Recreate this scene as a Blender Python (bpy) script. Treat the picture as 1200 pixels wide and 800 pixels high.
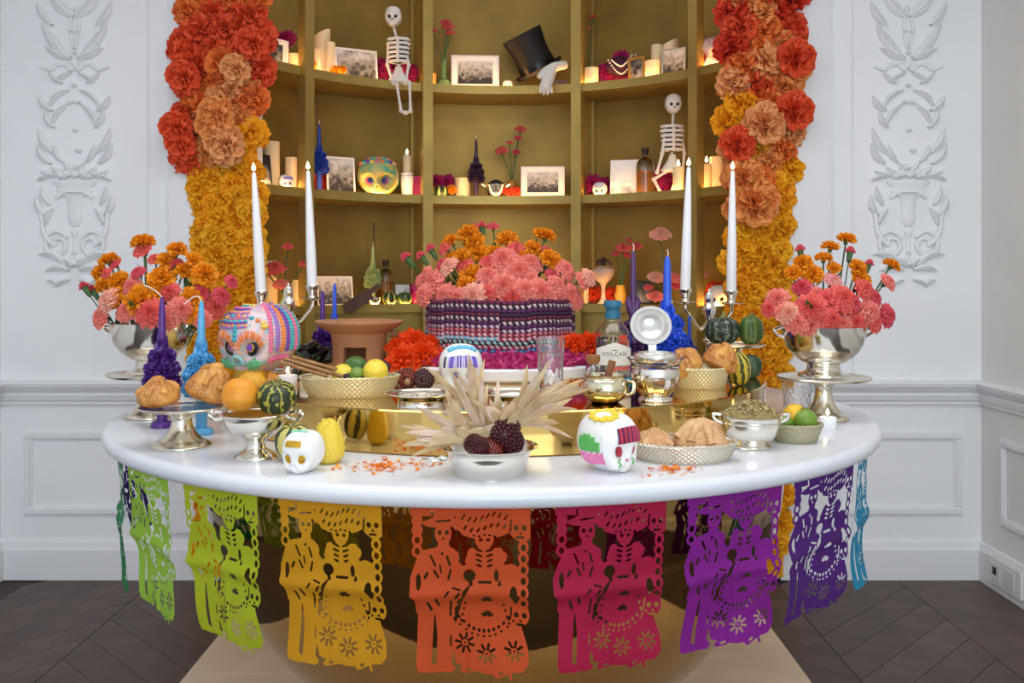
import bpy, math, random
import numpy as np
from mathutils import Vector, Matrix, Euler
R = random.Random(7)
PI = math.pi
scene = bpy.context.scene
C = scene.collection
for o in list(bpy.data.objects):
    bpy.data.objects.remove(o, do_unlink=True)

# ------------------------------------------------------------------ camera
F, HX, HY = 1064.0, 600.0, 325.0          # focal length and horizon in photo pixels (1200x800)
CX, CZ = 0.05, 1.273
cam_d = bpy.data.cameras.new('camera'); cam = bpy.data.objects.new('camera', cam_d); C.objects.link(cam)
cam.location = (CX, 0, CZ); cam.rotation_euler = (PI / 2, 0, 0)
cam_d.sensor_fit = 'HORIZONTAL'; cam_d.sensor_width = 36.0; cam_d.lens = F / 1200 * 36.0
cam_d.shift_y = -(400 - HY) / 1200.0
cam_d.clip_start = 0.05
scene.camera = cam

# ------------------------------------------------------------------ light
w = bpy.data.worlds.new('world'); scene.world = w; w.use_nodes = True
bg = w.node_tree.nodes['Background']
bg.inputs[0].default_value = (0.82, 0.90, 1.0, 1); bg.inputs[1].default_value = 0.88
def area(name, loc, rot, sx, sy, power, col):
    d = bpy.data.lights.new(name, 'AREA'); d.shape = 'RECTANGLE'; d.size = sx; d.size_y = sy
    d.energy = power; d.color = col
    o = bpy.data.objects.new(name, d); C.objects.link(o); o.location = loc; o.rotation_euler = rot
    return o
area('window_light', (0.7, -2.6, 1.6), (math.radians(86), 0, math.radians(6)), 2.6, 2.4, 60, (0.88, 0.94, 1.0))
area('ceiling_light', (0.1, 1.35, 3.16), (math.radians(-8), 0, 0), 2.8, 1.8, 46, (1.0, 0.985, 0.96))
vs = scene.view_settings
vs.view_transform = 'Standard'; vs.look = 'None'; vs.gamma = 1.0; vs.use_curve_mapping = False
vs.exposure = 0.36

# ------------------------------------------------------------------ helpers
def P(x, y, d):
    """photo pixel at distance d (metres along the view axis) -> world point"""
    return Vector((CX + (x - HX) / F * d, d, CZ + (HY - y) / F * d))
def DZ(y, z):
    """distance at which photo row y meets the horizontal plane z"""
    return F * (CZ - z) / (y - HY)
def lin(c):
    return tuple(((v / 255) / 12.92 if v / 255 <= 0.04045 else ((v / 255 + 0.055) / 1.055) ** 2.4) for v in c)

MATS = {}
def mat(name, col, rough=0.5, metal=0.0, var=0.0, vs_=8.0, col2=None, bump=0.0, bs=40.0, trans=0.0,
        emit=None, es=1.0, transl=0.0, sss=0.0, coat=0.0, ior=1.45):
    if name in MATS: return MATS[name]
    m = bpy.data.materials.new(name); m.use_nodes = True; nt = m.node_tree; N = nt.nodes; L = nt.links
    b = N['Principled BSDF']; c = lin(col)
    b.inputs['Base Color'].default_value = (*c, 1); b.inputs['Roughness'].default_value = rough
    b.inputs['Metallic'].default_value = metal; b.inputs['IOR'].default_value = ior
    if trans: b.inputs['Transmission Weight'].default_value = trans
    if coat: b.inputs['Coat Weight'].default_value = coat; b.inputs['Coat Roughness'].default_value = 0.15
    if sss:
        b.inputs['Subsurface Weight'].default_value = sss
        b.inputs['Subsurface Radius'].default_value = (0.02, 0.012, 0.008)
    if emit:
        b.inputs['Emission Color'].default_value = (*lin(emit), 1); b.inputs['Emission Strength'].default_value = es
    tc = N.new('ShaderNodeTexCoord')
    if var or col2:
        nz = N.new('ShaderNodeTexNoise'); nz.inputs['Scale'].default_value = vs_; nz.inputs['Detail'].default_value = 4
        L.new(tc.outputs['Object'], nz.inputs['Vector'])
        rp = N.new('ShaderNodeValToRGB'); L.new(nz.outputs['Fac'], rp.inputs['Fac'])
        a = c if col2 else tuple(max(0, v * (1 - var)) for v in c)
        e = lin(col2) if col2 else tuple(min(1, v * (1 + var)) for v in c)
        rp.color_ramp.elements[0].color = (*a, 1); rp.color_ramp.elements[1].color = (*e, 1)
        rp.color_ramp.elements[0].position = 0.36; rp.color_ramp.elements[1].position = 0.64
        L.new(rp.outputs['Color'], b.inputs['Base Color'])
    if bump:
        nb = N.new('ShaderNodeTexNoise'); nb.inputs['Scale'].default_value = bs; nb.inputs['Detail'].default_value = 5
        L.new(tc.outputs['Object'], nb.inputs['Vector'])
        bp = N.new('ShaderNodeBump'); bp.inputs['Strength'].default_value = bump; bp.inputs['Distance'].default_value = 0.01
        L.new(nb.outputs['Fac'], bp.inputs['Height']); L.new(bp.outputs['Normal'], b.inputs['Normal'])
    if transl:
        t = N.new('ShaderNodeBsdfTranslucent'); t.inputs['Color'].default_value = (*c, 1)
        mx = N.new('ShaderNodeMixShader'); mx.inputs[0].default_value = transl
        L.new(b.outputs[0], mx.inputs[1]); L.new(t.outputs[0], mx.inputs[2]); L.new(mx.outputs[0], N['Material Output'].inputs[0])
    MATS[name] = m
    return m
def stripes(name, n, ca, cb, wob=0.6, thr=0.5, rough=0.35, speck=None):
    """rind with n lengthwise stripes around the object's own z axis"""
    if name in MATS: return MATS[name]
    m = mat(name, ca, rough, bump=0.15, bs=60); nt = m.node_tree; N = nt.nodes; L = nt.links; b = N['Principled BSDF']
    tc = [x for x in N if x.type == 'TEX_COORD'][0]
    sp = N.new('ShaderNodeSeparateXYZ'); L.new(tc.outputs['Object'], sp.inputs[0])
    at = N.new('ShaderNodeMath'); at.operation = 'ARCTAN2'; L.new(sp.outputs[1], at.inputs[0]); L.new(sp.outputs[0], at.inputs[1])
    nz = N.new('ShaderNodeTexNoise'); nz.inputs['Scale'].default_value = 90; L.new(tc.outputs['Object'], nz.inputs['Vector'])
    mu = N.new('ShaderNodeMath'); mu.operation = 'MULTIPLY_ADD'; mu.inputs[1].default_value = n
    L.new(at.outputs[0], mu.inputs[0])
    nm = N.new('ShaderNodeMath'); nm.operation = 'MULTIPLY'; nm.inputs[1].default_value = wob * 4; L.new(nz.outputs['Fac'], nm.inputs[0])
    L.new(nm.outputs[0], mu.inputs[2])
    si = N.new('ShaderNodeMath'); si.operation = 'SINE'; L.new(mu.outputs[0], si.inputs[0])
    ma = N.new('ShaderNodeMath'); ma.operation = 'MULTIPLY_ADD'; ma.inputs[1].default_value = 0.5; ma.inputs[2].default_value = 0.5
    L.new(si.outputs[0], ma.inputs[0])
    rp = N.new('ShaderNodeValToRGB'); L.new(ma.outputs[0], rp.inputs['Fac'])
    rp.color_ramp.elements[0].color = (*lin(ca), 1); rp.color_ramp.elements[1].color = (*lin(cb), 1)
    rp.color_ramp.elements[0].position = thr - 0.08; rp.color_ramp.elements[1].position = thr + 0.08
    L.new(rp.outputs['Color'], b.inputs['Base Color'])
    return m

class MB:
    def __init__(s): s.v = []; s.f = []; s.m = []; s.mi = 0
    def add(s, vs, fs):
        k = len(s.v); s.v += [tuple(p) for p in vs]
        for f in fs: s.f.append(tuple(i + k for i in f)); s.m.append(s.mi)
        return k
    def box(s, c, d, rz=0.0, rx=0.0, ry=0.0):
        hx, hy, hz = d[0] / 2, d[1] / 2, d[2] / 2
        M = Euler((rx, ry, rz)).to_matrix(); c = Vector(c)
        vs = [c + M @ Vector((x * hx, y * hy, z * hz)) for z in (-1, 1) for y in (-1, 1) for x in (-1, 1)]
        s.add(vs, [(0, 2, 3, 1), (4, 5, 7, 6), (0, 1, 5, 4), (2, 6, 7, 3), (0, 4, 6, 2), (1, 3, 7, 5)]); return s
    def lathe(s, prof, seg=32, sx=1.0, sy=1.0, c=(0, 0, 0), rib=None, close=False):
        """prof = list of (r, z); rib(theta, i) multiplies r"""
        vs = []; fs = []; idx = []
        for i, (r, z) in enumerate(prof):
            if abs(r) < 1e-6:
                idx.append([len(vs)]); vs.append((c[0], c[1], c[2] + z)); continue
            row = []
            for j in range(seg):
                t = 2 * PI * j / seg; q = r * (rib(t, i) if rib else 1.0)
                row.append(len(vs)); vs.append((c[0] + q * sx * math.cos(t), c[1] + q * sy * math.sin(t), c[2] + z))
            idx.append(row)
        pairs = list(zip(idx, idx[1:]))
        if close: pairs.append((idx[-1], idx[0]))
        for a, b in pairs:
            for j in range(seg):
                k = (j + 1) % seg
                if len(a) == 1 and len(b) == 1: break
                if len(a) == 1: fs.append((a[0], b[k], b[j]))
                elif len(b) == 1: fs.append((a[j], a[k], b[0]))
                else: fs.append((a[j], a[k], b[k], b[j]))
        s.add(vs, fs); return s
    def tube(s, pts, r, seg=8, caps=True):
        pts = [Vector(p) for p in pts]; n = len(pts)
        rr = r if isinstance(r, (list, tuple)) else [r] * n
        vs = []; fs = []; up = None
        for i, p in enumerate(pts):
            t = (pts[min(i + 1, n - 1)] - pts[max(i - 1, 0)])
            t = t.normalized() if t.length > 1e-9 else Vector((0, 0, 1))
            if up is None: up = Vector((0, 0, 1)) if abs(t.z) < 0.9 else Vector((1, 0, 0))
            a = t.cross(up)
            if a.length < 1e-6: a = t.orthogonal()
            a.normalize(); b = t.cross(a); up = b if b.length > 0 else up
            up = -b if False else up
            for j in range(seg):
                q = 2 * PI * j / seg
                vs.append(p + (a * math.cos(q) + b * math.sin(q)) * rr[i])
            up = a.cross(t)
        for i in range(n - 1):
            for j in range(seg):
                k = (j + 1) % seg
                fs.append((i * seg + j, i * seg + k, (i + 1) * seg + k, (i + 1) * seg + j))
        if caps:
            fs.append(tuple(range(seg))[::-1]); fs.append(tuple((n - 1) * seg + j for j in range(seg)))
        s.add(vs, fs); return s
    def ell(s, c, r, seg=20, rings=12, fn=None):
        if not isinstance(r, (list, tuple)): r = (r, r, r)
        vs = [(0, 0, -1)]; fs = []
        for i in range(1, rings):
            a = -PI / 2 + PI * i / rings
            for j in range(seg):
                t = 2 * PI * j / seg; vs.append((math.cos(a) * math.cos(t), math.cos(a) * math.sin(t), math.sin(a)))
        vs.append((0, 0, 1)); top = len(vs) - 1
        for j in range(seg): fs.append((0, 1 + (j + 1) % seg, 1 + j))
        for i in range(rings - 2):
            for j in range(seg):
                k = (j + 1) % seg; a = 1 + i * seg
                fs.append((a + j, a + k, a + seg + k, a + seg + j))
        a = 1 + (rings - 2) * seg
        for j in range(seg): fs.append((a + j, a + (j + 1) % seg, top))
        out = []
        for d in vs:
            p = Vector(d); q = fn(p) if fn else p
            out.append((c[0] + q[0] * r[0], c[1] + q[1] * r[1], c[2] + q[2] * r[2]))
        s.add(out, fs); return s
    def ring(s, c, Rr, r, seg=32, sg=8, sx=1.0, sy=1.0, axis='Z'):
        vs = []; fs = []
        for i in range(seg):
            a = 2 * PI * i / seg
            for j in range(sg):
                b = 2 * PI * j / sg; q = Rr + r * math.cos(b)
                p = (q * math.cos(a) * sx, q * math.sin(a) * sy, r * math.sin(b))
                if axis == 'Y': p = (p[0], p[2], p[1])
                if axis == 'X': p = (p[2], p[0], p[1])
                vs.append((c[0] + p[0], c[1] + p[1], c[2] + p[2]))
        for i in range(seg):
            for j in range(sg):
                fs.append((i * sg + j, ((i + 1) % seg) * sg + j, ((i + 1) % seg) * sg + (j + 1) % sg, i * sg + (j + 1) % sg))
        s.add(vs, fs); return s
    def poly(s, pts, y0, y1):
        """outline in x,z extruded between y0 (front) and y1"""
        n = len(pts)
        vs = [(x, y0, z) for x, z in pts] + [(x, y1, z) for x, z in pts]
        fs = [tuple(range(n)), tuple(range(2 * n - 1, n - 1, -1))]
        for i in range(n): fs.append((i, n + i, n + (i + 1) % n, (i + 1) % n))
        s.add(vs, fs); return s
    def xf(s, k, M):
        for i in range(k, len(s.v)): s.v[i] = tuple(M @ Vector(s.v[i]))
        return s
    def mesh(s, name, mats, smooth=True, ang=40):
        me = bpy.data.meshes.new(name); me.from_pydata(s.v, [], s.f)
        ml = mats if isinstance(mats, (list, tuple)) else [mats]
        for m in ml: me.materials.append(m)
        if any(s.m): me.polygons.foreach_set('material_index', s.m)
        if smooth:
            me.polygons.foreach_set('use_smooth', [True] * len(me.polygons))
            try: me.set_sharp_from_angle(angle=math.radians(ang))
            except Exception: pass
        me.update()
        return me
    def build(s, name, mats, parent=None, loc=None, rot=None, smooth=True, ang=40):
        return put(name, s.mesh(name, mats, smooth, ang), parent, loc, rot)
def put(name, me, parent=None, loc=None, rot=None, scale=None):
    o = bpy.data.objects.new(name, me); C.objects.link(o)
    if parent: o.parent = parent
    if loc is not None: o.location = loc
    if rot is not None:
        if hasattr(rot, 'to_euler'): rot = rot.to_euler()
        o.rotation_euler = rot
    if scale is not None: o.scale = scale if hasattr(scale, '__len__') else (scale,) * 3
    return o
def tag(o, label, cat, group=None):
    o['label'] = label; o['category'] = cat
    if group: o['group'] = group
    return o
def thing(name, label, cat, loc=(0, 0, 0), rz=0.0, group=None, rot=None):
    o = bpy.data.objects.new(name, None); C.objects.link(o); o.empty_display_size = 0.05
    o.location = loc; o.rotation_euler = rot if rot is not None else (0, 0, rz)
    return tag(o, label, cat, group)
def struct(o): o['kind'] = 'structure'; return o
def stuff(o): o['kind'] = 'stuff'; return o
def smooth_prof(p, n=6):
    """Catmull-Rom through (r,z) points"""
    out = []
    for i in range(len(p) - 1):
        a = p[max(i - 1, 0)]; b = p[i]; c = p[i + 1]; d = p[min(i + 2, len(p) - 1)]
        for k in range(n):
            t = k / n
            out.append(tuple(0.5 * (2 * b[q] + (c[q] - a[q]) * t + (2 * a[q] - 5 * b[q] + 4 * c[q] - d[q]) * t * t + (3 * b[q] - a[q] - 3 * c[q] + d[q]) * t ** 3) for q in range(len(b))))
    out.append(p[-1])
    return [(max(0, q[0]),) + tuple(q[1:]) for q in out]
def smooth_path(p, n=6):
    out = []
    for i in range(len(p) - 1):
        a = p[max(i - 1, 0)]; b = p[i]; c = p[i + 1]; d = p[min(i + 2, len(p) - 1)]
        for k in range(n):
            t = k / n
            out.append(tuple(0.5 * (2 * b[q] + (c[q] - a[q]) * t + (2 * a[q] - 5 * b[q] + 4 * c[q] - d[q]) * t * t + (3 * b[q] - a[q] - 3 * c[q] + d[q]) * t ** 3) for q in range(3)))
    out.append(tuple(p[-1])); return out

# ------------------------------------------------------------------ materials
M_wall = mat('wall_paint', (236, 238, 241), 0.55, var=0.02, vs_=3, bump=0.03, bs=30)
M_plaster = mat('plaster', (232, 235, 238), 0.5)
M_silver = mat('silver', (240, 235, 224), 0.14, 1.0, bump=0.02, bs=12)
M_silver_d = mat('silver_worn', (232, 224, 206), 0.2, 1.0, bump=0.08, bs=60)
M_brass = mat('polished_brass', (214, 178, 104), 0.07, 1.0, bump=0.02, bs=6)
M_brass_b = mat('hammered_brass', (158, 126, 76), 0.05, 1.0, bump=0.10, bs=5)
M_niche = mat('gold_leaf_paint', (172, 148, 80), 0.42, 0.55, var=0.10, vs_=5, bump=0.04, bs=25)
M_nicheb = mat('gold_leaf_panel', (150, 122, 58), 0.42, 0.6, var=0.14, vs_=4, bump=0.04, bs=25)
M_led = mat('warm_led', (255, 214, 150), 0.5, emit=(255, 190, 112), es=30.0)
M_ivory = mat('ivory_wax', (236, 216, 176), 0.45, sss=0.25)
M_white_wax = mat('white_wax', (238, 238, 240), 0.35, sss=0.1)
M_flame = mat('flame', (255, 220, 140), 0.5, emit=(255, 226, 160), es=9.0)
M_wick = mat('wick', (40, 34, 30), 0.9)
M_black = mat('black', (16, 15, 17), 0.6)
M_white = mat('white_paint', (238, 238, 236), 0.5)
M_stem = mat('stem_green', (72, 104, 58), 0.6, var=0.25, vs_=30)
M_leaf = mat('leaf_green', (60, 92, 48), 0.55, var=0.25, vs_=20)
M_glass = mat('clear_glass', (250, 252, 252), 0.03, trans=1.0, ior=1.45)
M_water = mat('water', (250, 252, 252), 0.0, trans=1.0, ior=1.33)
M_magenta = mat('magenta_petals', (176, 26, 92), 0.7, var=0.35, vs_=40, transl=0.2)
# ------------------------------------------------------------------ the room
WY, XL, XR = 3.84, -2.11, 2.035            # face of the back wall and the side walls
TC = Vector((0.0, 2.64, 0.0))              # centre of the round table
NC = Vector((0.0, 3.40, 0.0))              # centre of the curved niche
OP = 1.06                                  # half width of the niche opening
b = MB()
b.box(((XL - OP) / 2, WY + 0.1, 1.6), (-OP - XL, 0.2, 3.2)); b.box(((XR + OP) / 2, WY + 0.1, 1.6), (XR - OP, 0.2, 3.2))
b.box((0, WY + 0.1, 3.1), (2 * OP, 0.2, 0.2))
struct(b.build('wall_back', M_wall, smooth=False))
struct(MB().box((XL - 0.05, 1.0, 1.6), (0.1, 6.0, 3.2)).build('wall_left', M_wall, smooth=False))
struct(MB().box((XR + 0.05, 1.0, 1.6), (0.1, 6.0, 3.2)).build('wall_right', mat('wall_paint_warm', (226, 225, 220), 0.55, var=0.02, vs_=3), smooth=False))
struct(MB().box((-0.04, 1.9, 3.25), (4.3, 4.2, 0.1)).build('ceiling', M_wall, smooth=False))

def strip(name, prof, y0_pts, m, label=None):
    """moulding: profile (out, z) swept along a list of ((x,y),(nx,ny)) stations"""
    b = MB(); n = len(prof); vs = []
    for (x, y), (nx, ny) in y0_pts:
        for o_, z in prof: vs.append((x + nx * o_, y + ny * o_, z))
    fs = []
    for i in range(len(y0_pts) - 1):
        for j in range(n - 1): fs.append((i * n + j, i * n + j + 1, (i + 1) * n + j + 1, (i + 1) * n + j))
    for e in (0, len(y0_pts) - 1): fs.append(tuple(e * n + j for j in range(n)))
    b.add(vs, fs); return b.build(name, m, smooth=False)
M_trim = mat('trim_paint', (230, 232, 235), 0.4)
zb = lambda y: CZ + (HY - y) / F * WY
rail = [(0, zb(474)), (0.014, zb(473)), (0.014, zb(470)), (0.022, zb(468)), (0.03, zb(462)), (0.018, zb(459.5)), (0.03, zb(457)), (0.045, zb(452)), (0.05, zb(448)), (0.035, zb(446)), (0.0, zb(445))]
base = [(0, 0), (0.022, 0), (0.022, zb(643)), (0.016, zb(639)), (0.012, zb(634.5)), (0, zb(633.5))]
q = 0.7071
def run(a, c):
    return [((a, WY), (0, -1)), ((c, WY), (0, -1))]
for nm, pr in (('trim', rail), ('baseboard', base)):
    struct(strip(nm + '_1' if nm == 'trim' else nm + '_left', pr, run(XL, -OP - 0.12), M_trim))
    struct(strip(nm + '_2' if nm == 'trim' else nm + '_right', pr, [((OP + 0.12, WY), (0, -1)), ((XR, WY), (-1, -1)), ((XR, 0.2), (-1, 0))], M_trim))
    struct(strip(nm + '_3' if nm == 'trim' else nm + '_side', pr, [((XL, WY), (1, -1)), ((XL, 0.2), (1, 0))], M_trim))
# architrave beside the niche
for i, (sx, n_) in enumerate(((-1, 4), (1, 5))):
    b = MB()
    b.box((sx * (OP + 0.18), WY - 0.012, 1.7), (0.30, 0.024, 3.0)); b.box((sx * (OP + 0.335), WY - 0.008, 1.7), (0.012, 0.016, 3.0)); b.box((sx * (OP + 0.43), WY - 0.003, 1.7), (0.006, 0.006, 3.0))
    struct(b.build('trim_%d' % n_, M_trim, smooth=False))
# wainscot panels: raised frame of four mitred bars each
def panel(name, a, c, side=False):
    p = thing(name, 'x', 'x'); del p['label']; del p['category']; struct(p)
    z0, z1 = zb(603), zb(505)
    for k, (x0, x1, y0, y1) in enumerate(((a, c, z0, z0 + 0.035), (a, c, z1 - 0.035, z1), (a, a + 0.035, z0 + 0.035, z1 - 0.035), (c - 0.035, c, z0 + 0.035, z1 - 0.035))):
        b = MB()
        for e, dep in ((0, 0.007), (0.008, 0.014), (0.02, 0.008)):
            if side: b.box((XR - dep / 2, (x0 + x1) / 2, (y0 + y1) / 2), (dep, max(0.004, x1 - x0 - 2 * e), max(0.004, y1 - y0 - 2 * e)))
            else: b.box(((x0 + x1) / 2, WY - dep / 2, (y0 + y1) / 2), (max(0.004, x1 - x0 - 2 * e), dep, max(0.004, y1 - y0 - 2 * e)))
        b.build('panel_bar', M_trim, p, smooth=False)
pxw = lambda x: CX + (x - HX) / F * WY
panel('trim_6', pxw(29), -OP - 0.35)
panel('trim_7', OP + 0.35, pxw(1127))
panel('trim_8', 1.4, 3.68, True)

# floor: dark chevron parquet, every plank in view a piece of its own
fl = struct(MB().box((0, 0.6, -0.03), (4.6, 7.0, 0.05)).build('floor', mat('floor_joint', (66, 54, 50), 0.7), smooth=False))
M_oak = [mat('dark_oak_%d' % i, c, 0.5, var=0.14, vs_=9, bump=0.05, bs=50) for i, c in enumerate(((92, 76, 69), (89, 73, 67), (94, 78, 71), (87, 72, 66)))]
PW, PLX = 0.125, 0.52
mesh_pl = {}
for sgn in (1, -1):
    for k in range(4):
        b = MB(); g = 0.0015
        h = PLX - g
        pts = [(0 + g, 0 + g), (h, sgn * h + g if False else h * sgn + g), (h, h * sgn + PW * 1.414 - g), (0 + g, PW * 1.414 - g)]
        vs = [(x, y, -0.005) for x, y in pts] + [(x, y, 0.0) for x, y in pts]
        b.add(vs, [(0, 3, 2, 1), (4, 5, 6, 7), (0, 1, 5, 4), (1, 2, 6, 5), (2, 3, 7, 6), (3, 0, 4, 7)])
        mesh_pl[(sgn, k)] = b.mesh('plank', M_oak[k], smooth=False)
npl = 0
for ci in range(-5, 5):
    x0 = ci * PLX + 0.11
    sgn = 1 if ci % 2 == 0 else -1
    off = 0 if sgn == 1 else PLX
    for j in range(0, 26):
        y0 = 1.1 + j * PW * 1.414 + off
        ym = y0 + sgn * PLX / 2
        full = x0 + PLX <= XR
        if x0 > XR - 0.03 or x0 < XL - 0.3: continue
        if ym > WY + 0.05 or ym < 1.7 or (abs(x0 + PLX / 2) < 0.6): continue
        if x0 < XL: continue
        npl += 1
        kk = R.randrange(4)
        if not full:
            if (sgn, kk, 's') not in mesh_pl:
                me_ = mesh_pl[(sgn, kk)].copy(); mesh_pl[(sgn, kk, 's')] = me_; f_ = (XR - x0) / PLX
                for v_ in me_.vertices:
                    if v_.co.x > 0.1: v_.co.y -= v_.co.x * sgn * (1 - f_); v_.co.x *= f_
            put('plank', mesh_pl[(sgn, kk, 's')], fl, (x0, y0, 0)); continue
        put('plank', mesh_pl[(sgn, kk)], fl, (x0, y0, 0))

# stone platform under the table
M_stone = mat('limestone', (244, 220, 190), 0.45, var=0.06, vs_=4, bump=0.03)
plat = struct(MB().box((0, 2.765, 0.009), (1.93, 2.05, 0.018)).build('platform', mat('stone_joint', (120, 105, 92), 0.8), smooth=False))
HPL = 0.03
yj = F * (CZ - HPL) / (789 - HY)
for (ya, yb) in ((1.72, yj - 0.002), (yj + 0.002, 3.80)):
    for (xa, xb) in ((-0.97, -0.001), (0.001, 0.97)):
        MB().box(((xa + xb) / 2, (ya + yb) / 2, HPL / 2 + 0.002), (xb - xa, yb - ya, HPL - 0.004)).build('slab', M_stone, plat, smooth=False)

# ------------------------------------------------------------------ curved niche with shelves
def arc(r0, r1, a0, a1, z0, z1, m, name, parent, n=48):
    b = MB(); vs = []; fs = []
    for i in range(n + 1):
        t = math.radians(a0 + (a1 - a0) * i / n)
        c_, s_ = math.cos(t), math.sin(t)
        for r, z in ((r0, z0), (r1, z0), (r1, z1), (r0, z1)): vs.append((NC.x + r * c_, NC.y + r * s_, z))
    for i in range(n):
        for j in range(4):
            k = (j + 1) % 4; fs.append((i * 4 + j, i * 4 + k, (i + 1) * 4 + k, (i + 1) * 4 + j))
    fs += [(0, 3, 2, 1), (n * 4, n * 4 + 1, n * 4 + 2, n * 4 + 3)]
    b.add(vs, fs); return b.build(name, m, parent, ang=30)
niche = thing('wall_niche', 'x', 'x'); del niche['label']; del niche['category']; struct(niche)
SR = 1.2
arc(1.50, 1.54, 19, 161, 0.0, 3.1, M_nicheb, 'back_panel', niche)
arc(1.20, 1.50, 24, 156, 3.0, 3.05, M_niche, 'top_panel', niche)
SZ = {'u': CZ + (HY - 102.3) / F * 4.6, 'm': CZ + (HY - 231.5) / F * 4.6, 'l': CZ + (HY - 357) / F * 4.6}
for k, z in SZ.items():
    sh = arc(SR, 1.499, 23.5, 156.5, z - 0.034, z, M_niche, 'shelf', niche)
    arc(SR, SR + 0.010, 23.5, 156.5, z, z + 0.008, M_niche, 'shelf_lip', sh)
    arc(SR + 0.014, SR + 0.026, 27, 153, z, z + 0.004, M_led, 'light_strip', sh)
arc(SR + 0.03, SR + 0.05, 23.5, 156.5, 0.0, SZ['l'] - 0.034, M_niche, 'cupboard_front', niche)
for X in (-0.905, -0.378, 0.378, 0.905):
    a = math.acos(X / SR)
    b = MB().box((NC.x + (SR - 0.01) * math.cos(a), NC.y + (SR - 0.01) * math.sin(a), 1.52), (0.055, 0.05, 3.0), a)
    b.xf(0, Matrix.Identity(4)); po = b.build('post', M_niche, niche, smooth=False)
    if abs(X) < 0.5:
        b = MB(); b.box((NC.x + 1.355 * math.cos(a), NC.y + 1.355 * math.sin(a), 1.52), (0.26, 0.02, 3.0), a)
        b.box((NC.x + 1.478 * math.cos(a), NC.y + 1.478 * math.sin(a), 1.52), (0.04, 0.05, 3.0), a)
        b.build('divider', M_niche, po, smooth=False)

# ------------------------------------------------------------------ wall sockets
for i, (ya, kind) in enumerate(((3.72, 0), (3.36, 1))):
    t = thing('wall_socket', 'white double socket plate with %s on the right-hand baseboard' % ('one black port and a switch' if kind == 0 else 'two black ports'), 'socket', (XR - 0.022, ya, 0.085))
    MB().box((-0.006, -0.11, 0.0), (0.012, 0.25, 0.105)).build('plate', mat('socket_white', (225, 225, 222), 0.35), t, smooth=False)
    for q_ in range(2):
        ins = MB().box((-0.0135, -0.055 - 0.10 * q_, 0.0), (0.003, 0.075, 0.07)).build('insert', mat('socket_insert', (214, 214, 212), 0.35), t, smooth=False)
        if kind == 1 or q_ == 0:
            MB().box((-0.0165, -0.055 - 0.10 * q_, 0.005), (0.003, 0.022, 0.03)).build('port', M_black, ins, smooth=False)

# ------------------------------------------------------------------ plaster relief on the wall, both sides
def leaf_relief(b, p0, p1, w, bend=0.0, th=0.012, n=7):
    """pointed raised leaf from p0 to p1 (x,z), front toward -y"""
    x0, z0 = p0; x1, z1 = p1; dx, dz = x1 - x0, z1 - z0; L_ = math.hypot(dx, dz); nx, nz = -dz / L_, dx / L_
    vs = []; fs = []
    for i in range(n + 1):
        t = i / n; ww = w * math.sin(PI * min(1, 0.12 + 0.88 * t)) ** 0.8 if t < 1 else 0.0006; cb = bend * math.sin(PI * t)
        cx, cz = x0 + dx * t + nx * cb, z0 + dz * t + nz * cb
        hh = th * (0.35 + 0.65 * math.sin(PI * (0.1 + 0.8 * t)))
        for s_, h_ in ((-1, 0), (-0.75, hh * 0.7), (-0.08, hh), (0, hh * 0.75), (0.08, hh), (0.75, hh * 0.7), (1, 0)):
            vs.append((cx + nx * ww * s_, -h_, cz + nz * ww * s_))
    m_ = 7
    for i in range(n):
        for j in range(m_ - 1): fs.append((i * m_ + j, i * m_ + j + 1, (i + 1) * m_ + j + 1, (i + 1) * m_ + j))
    b.add(vs, fs); return b
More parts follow.
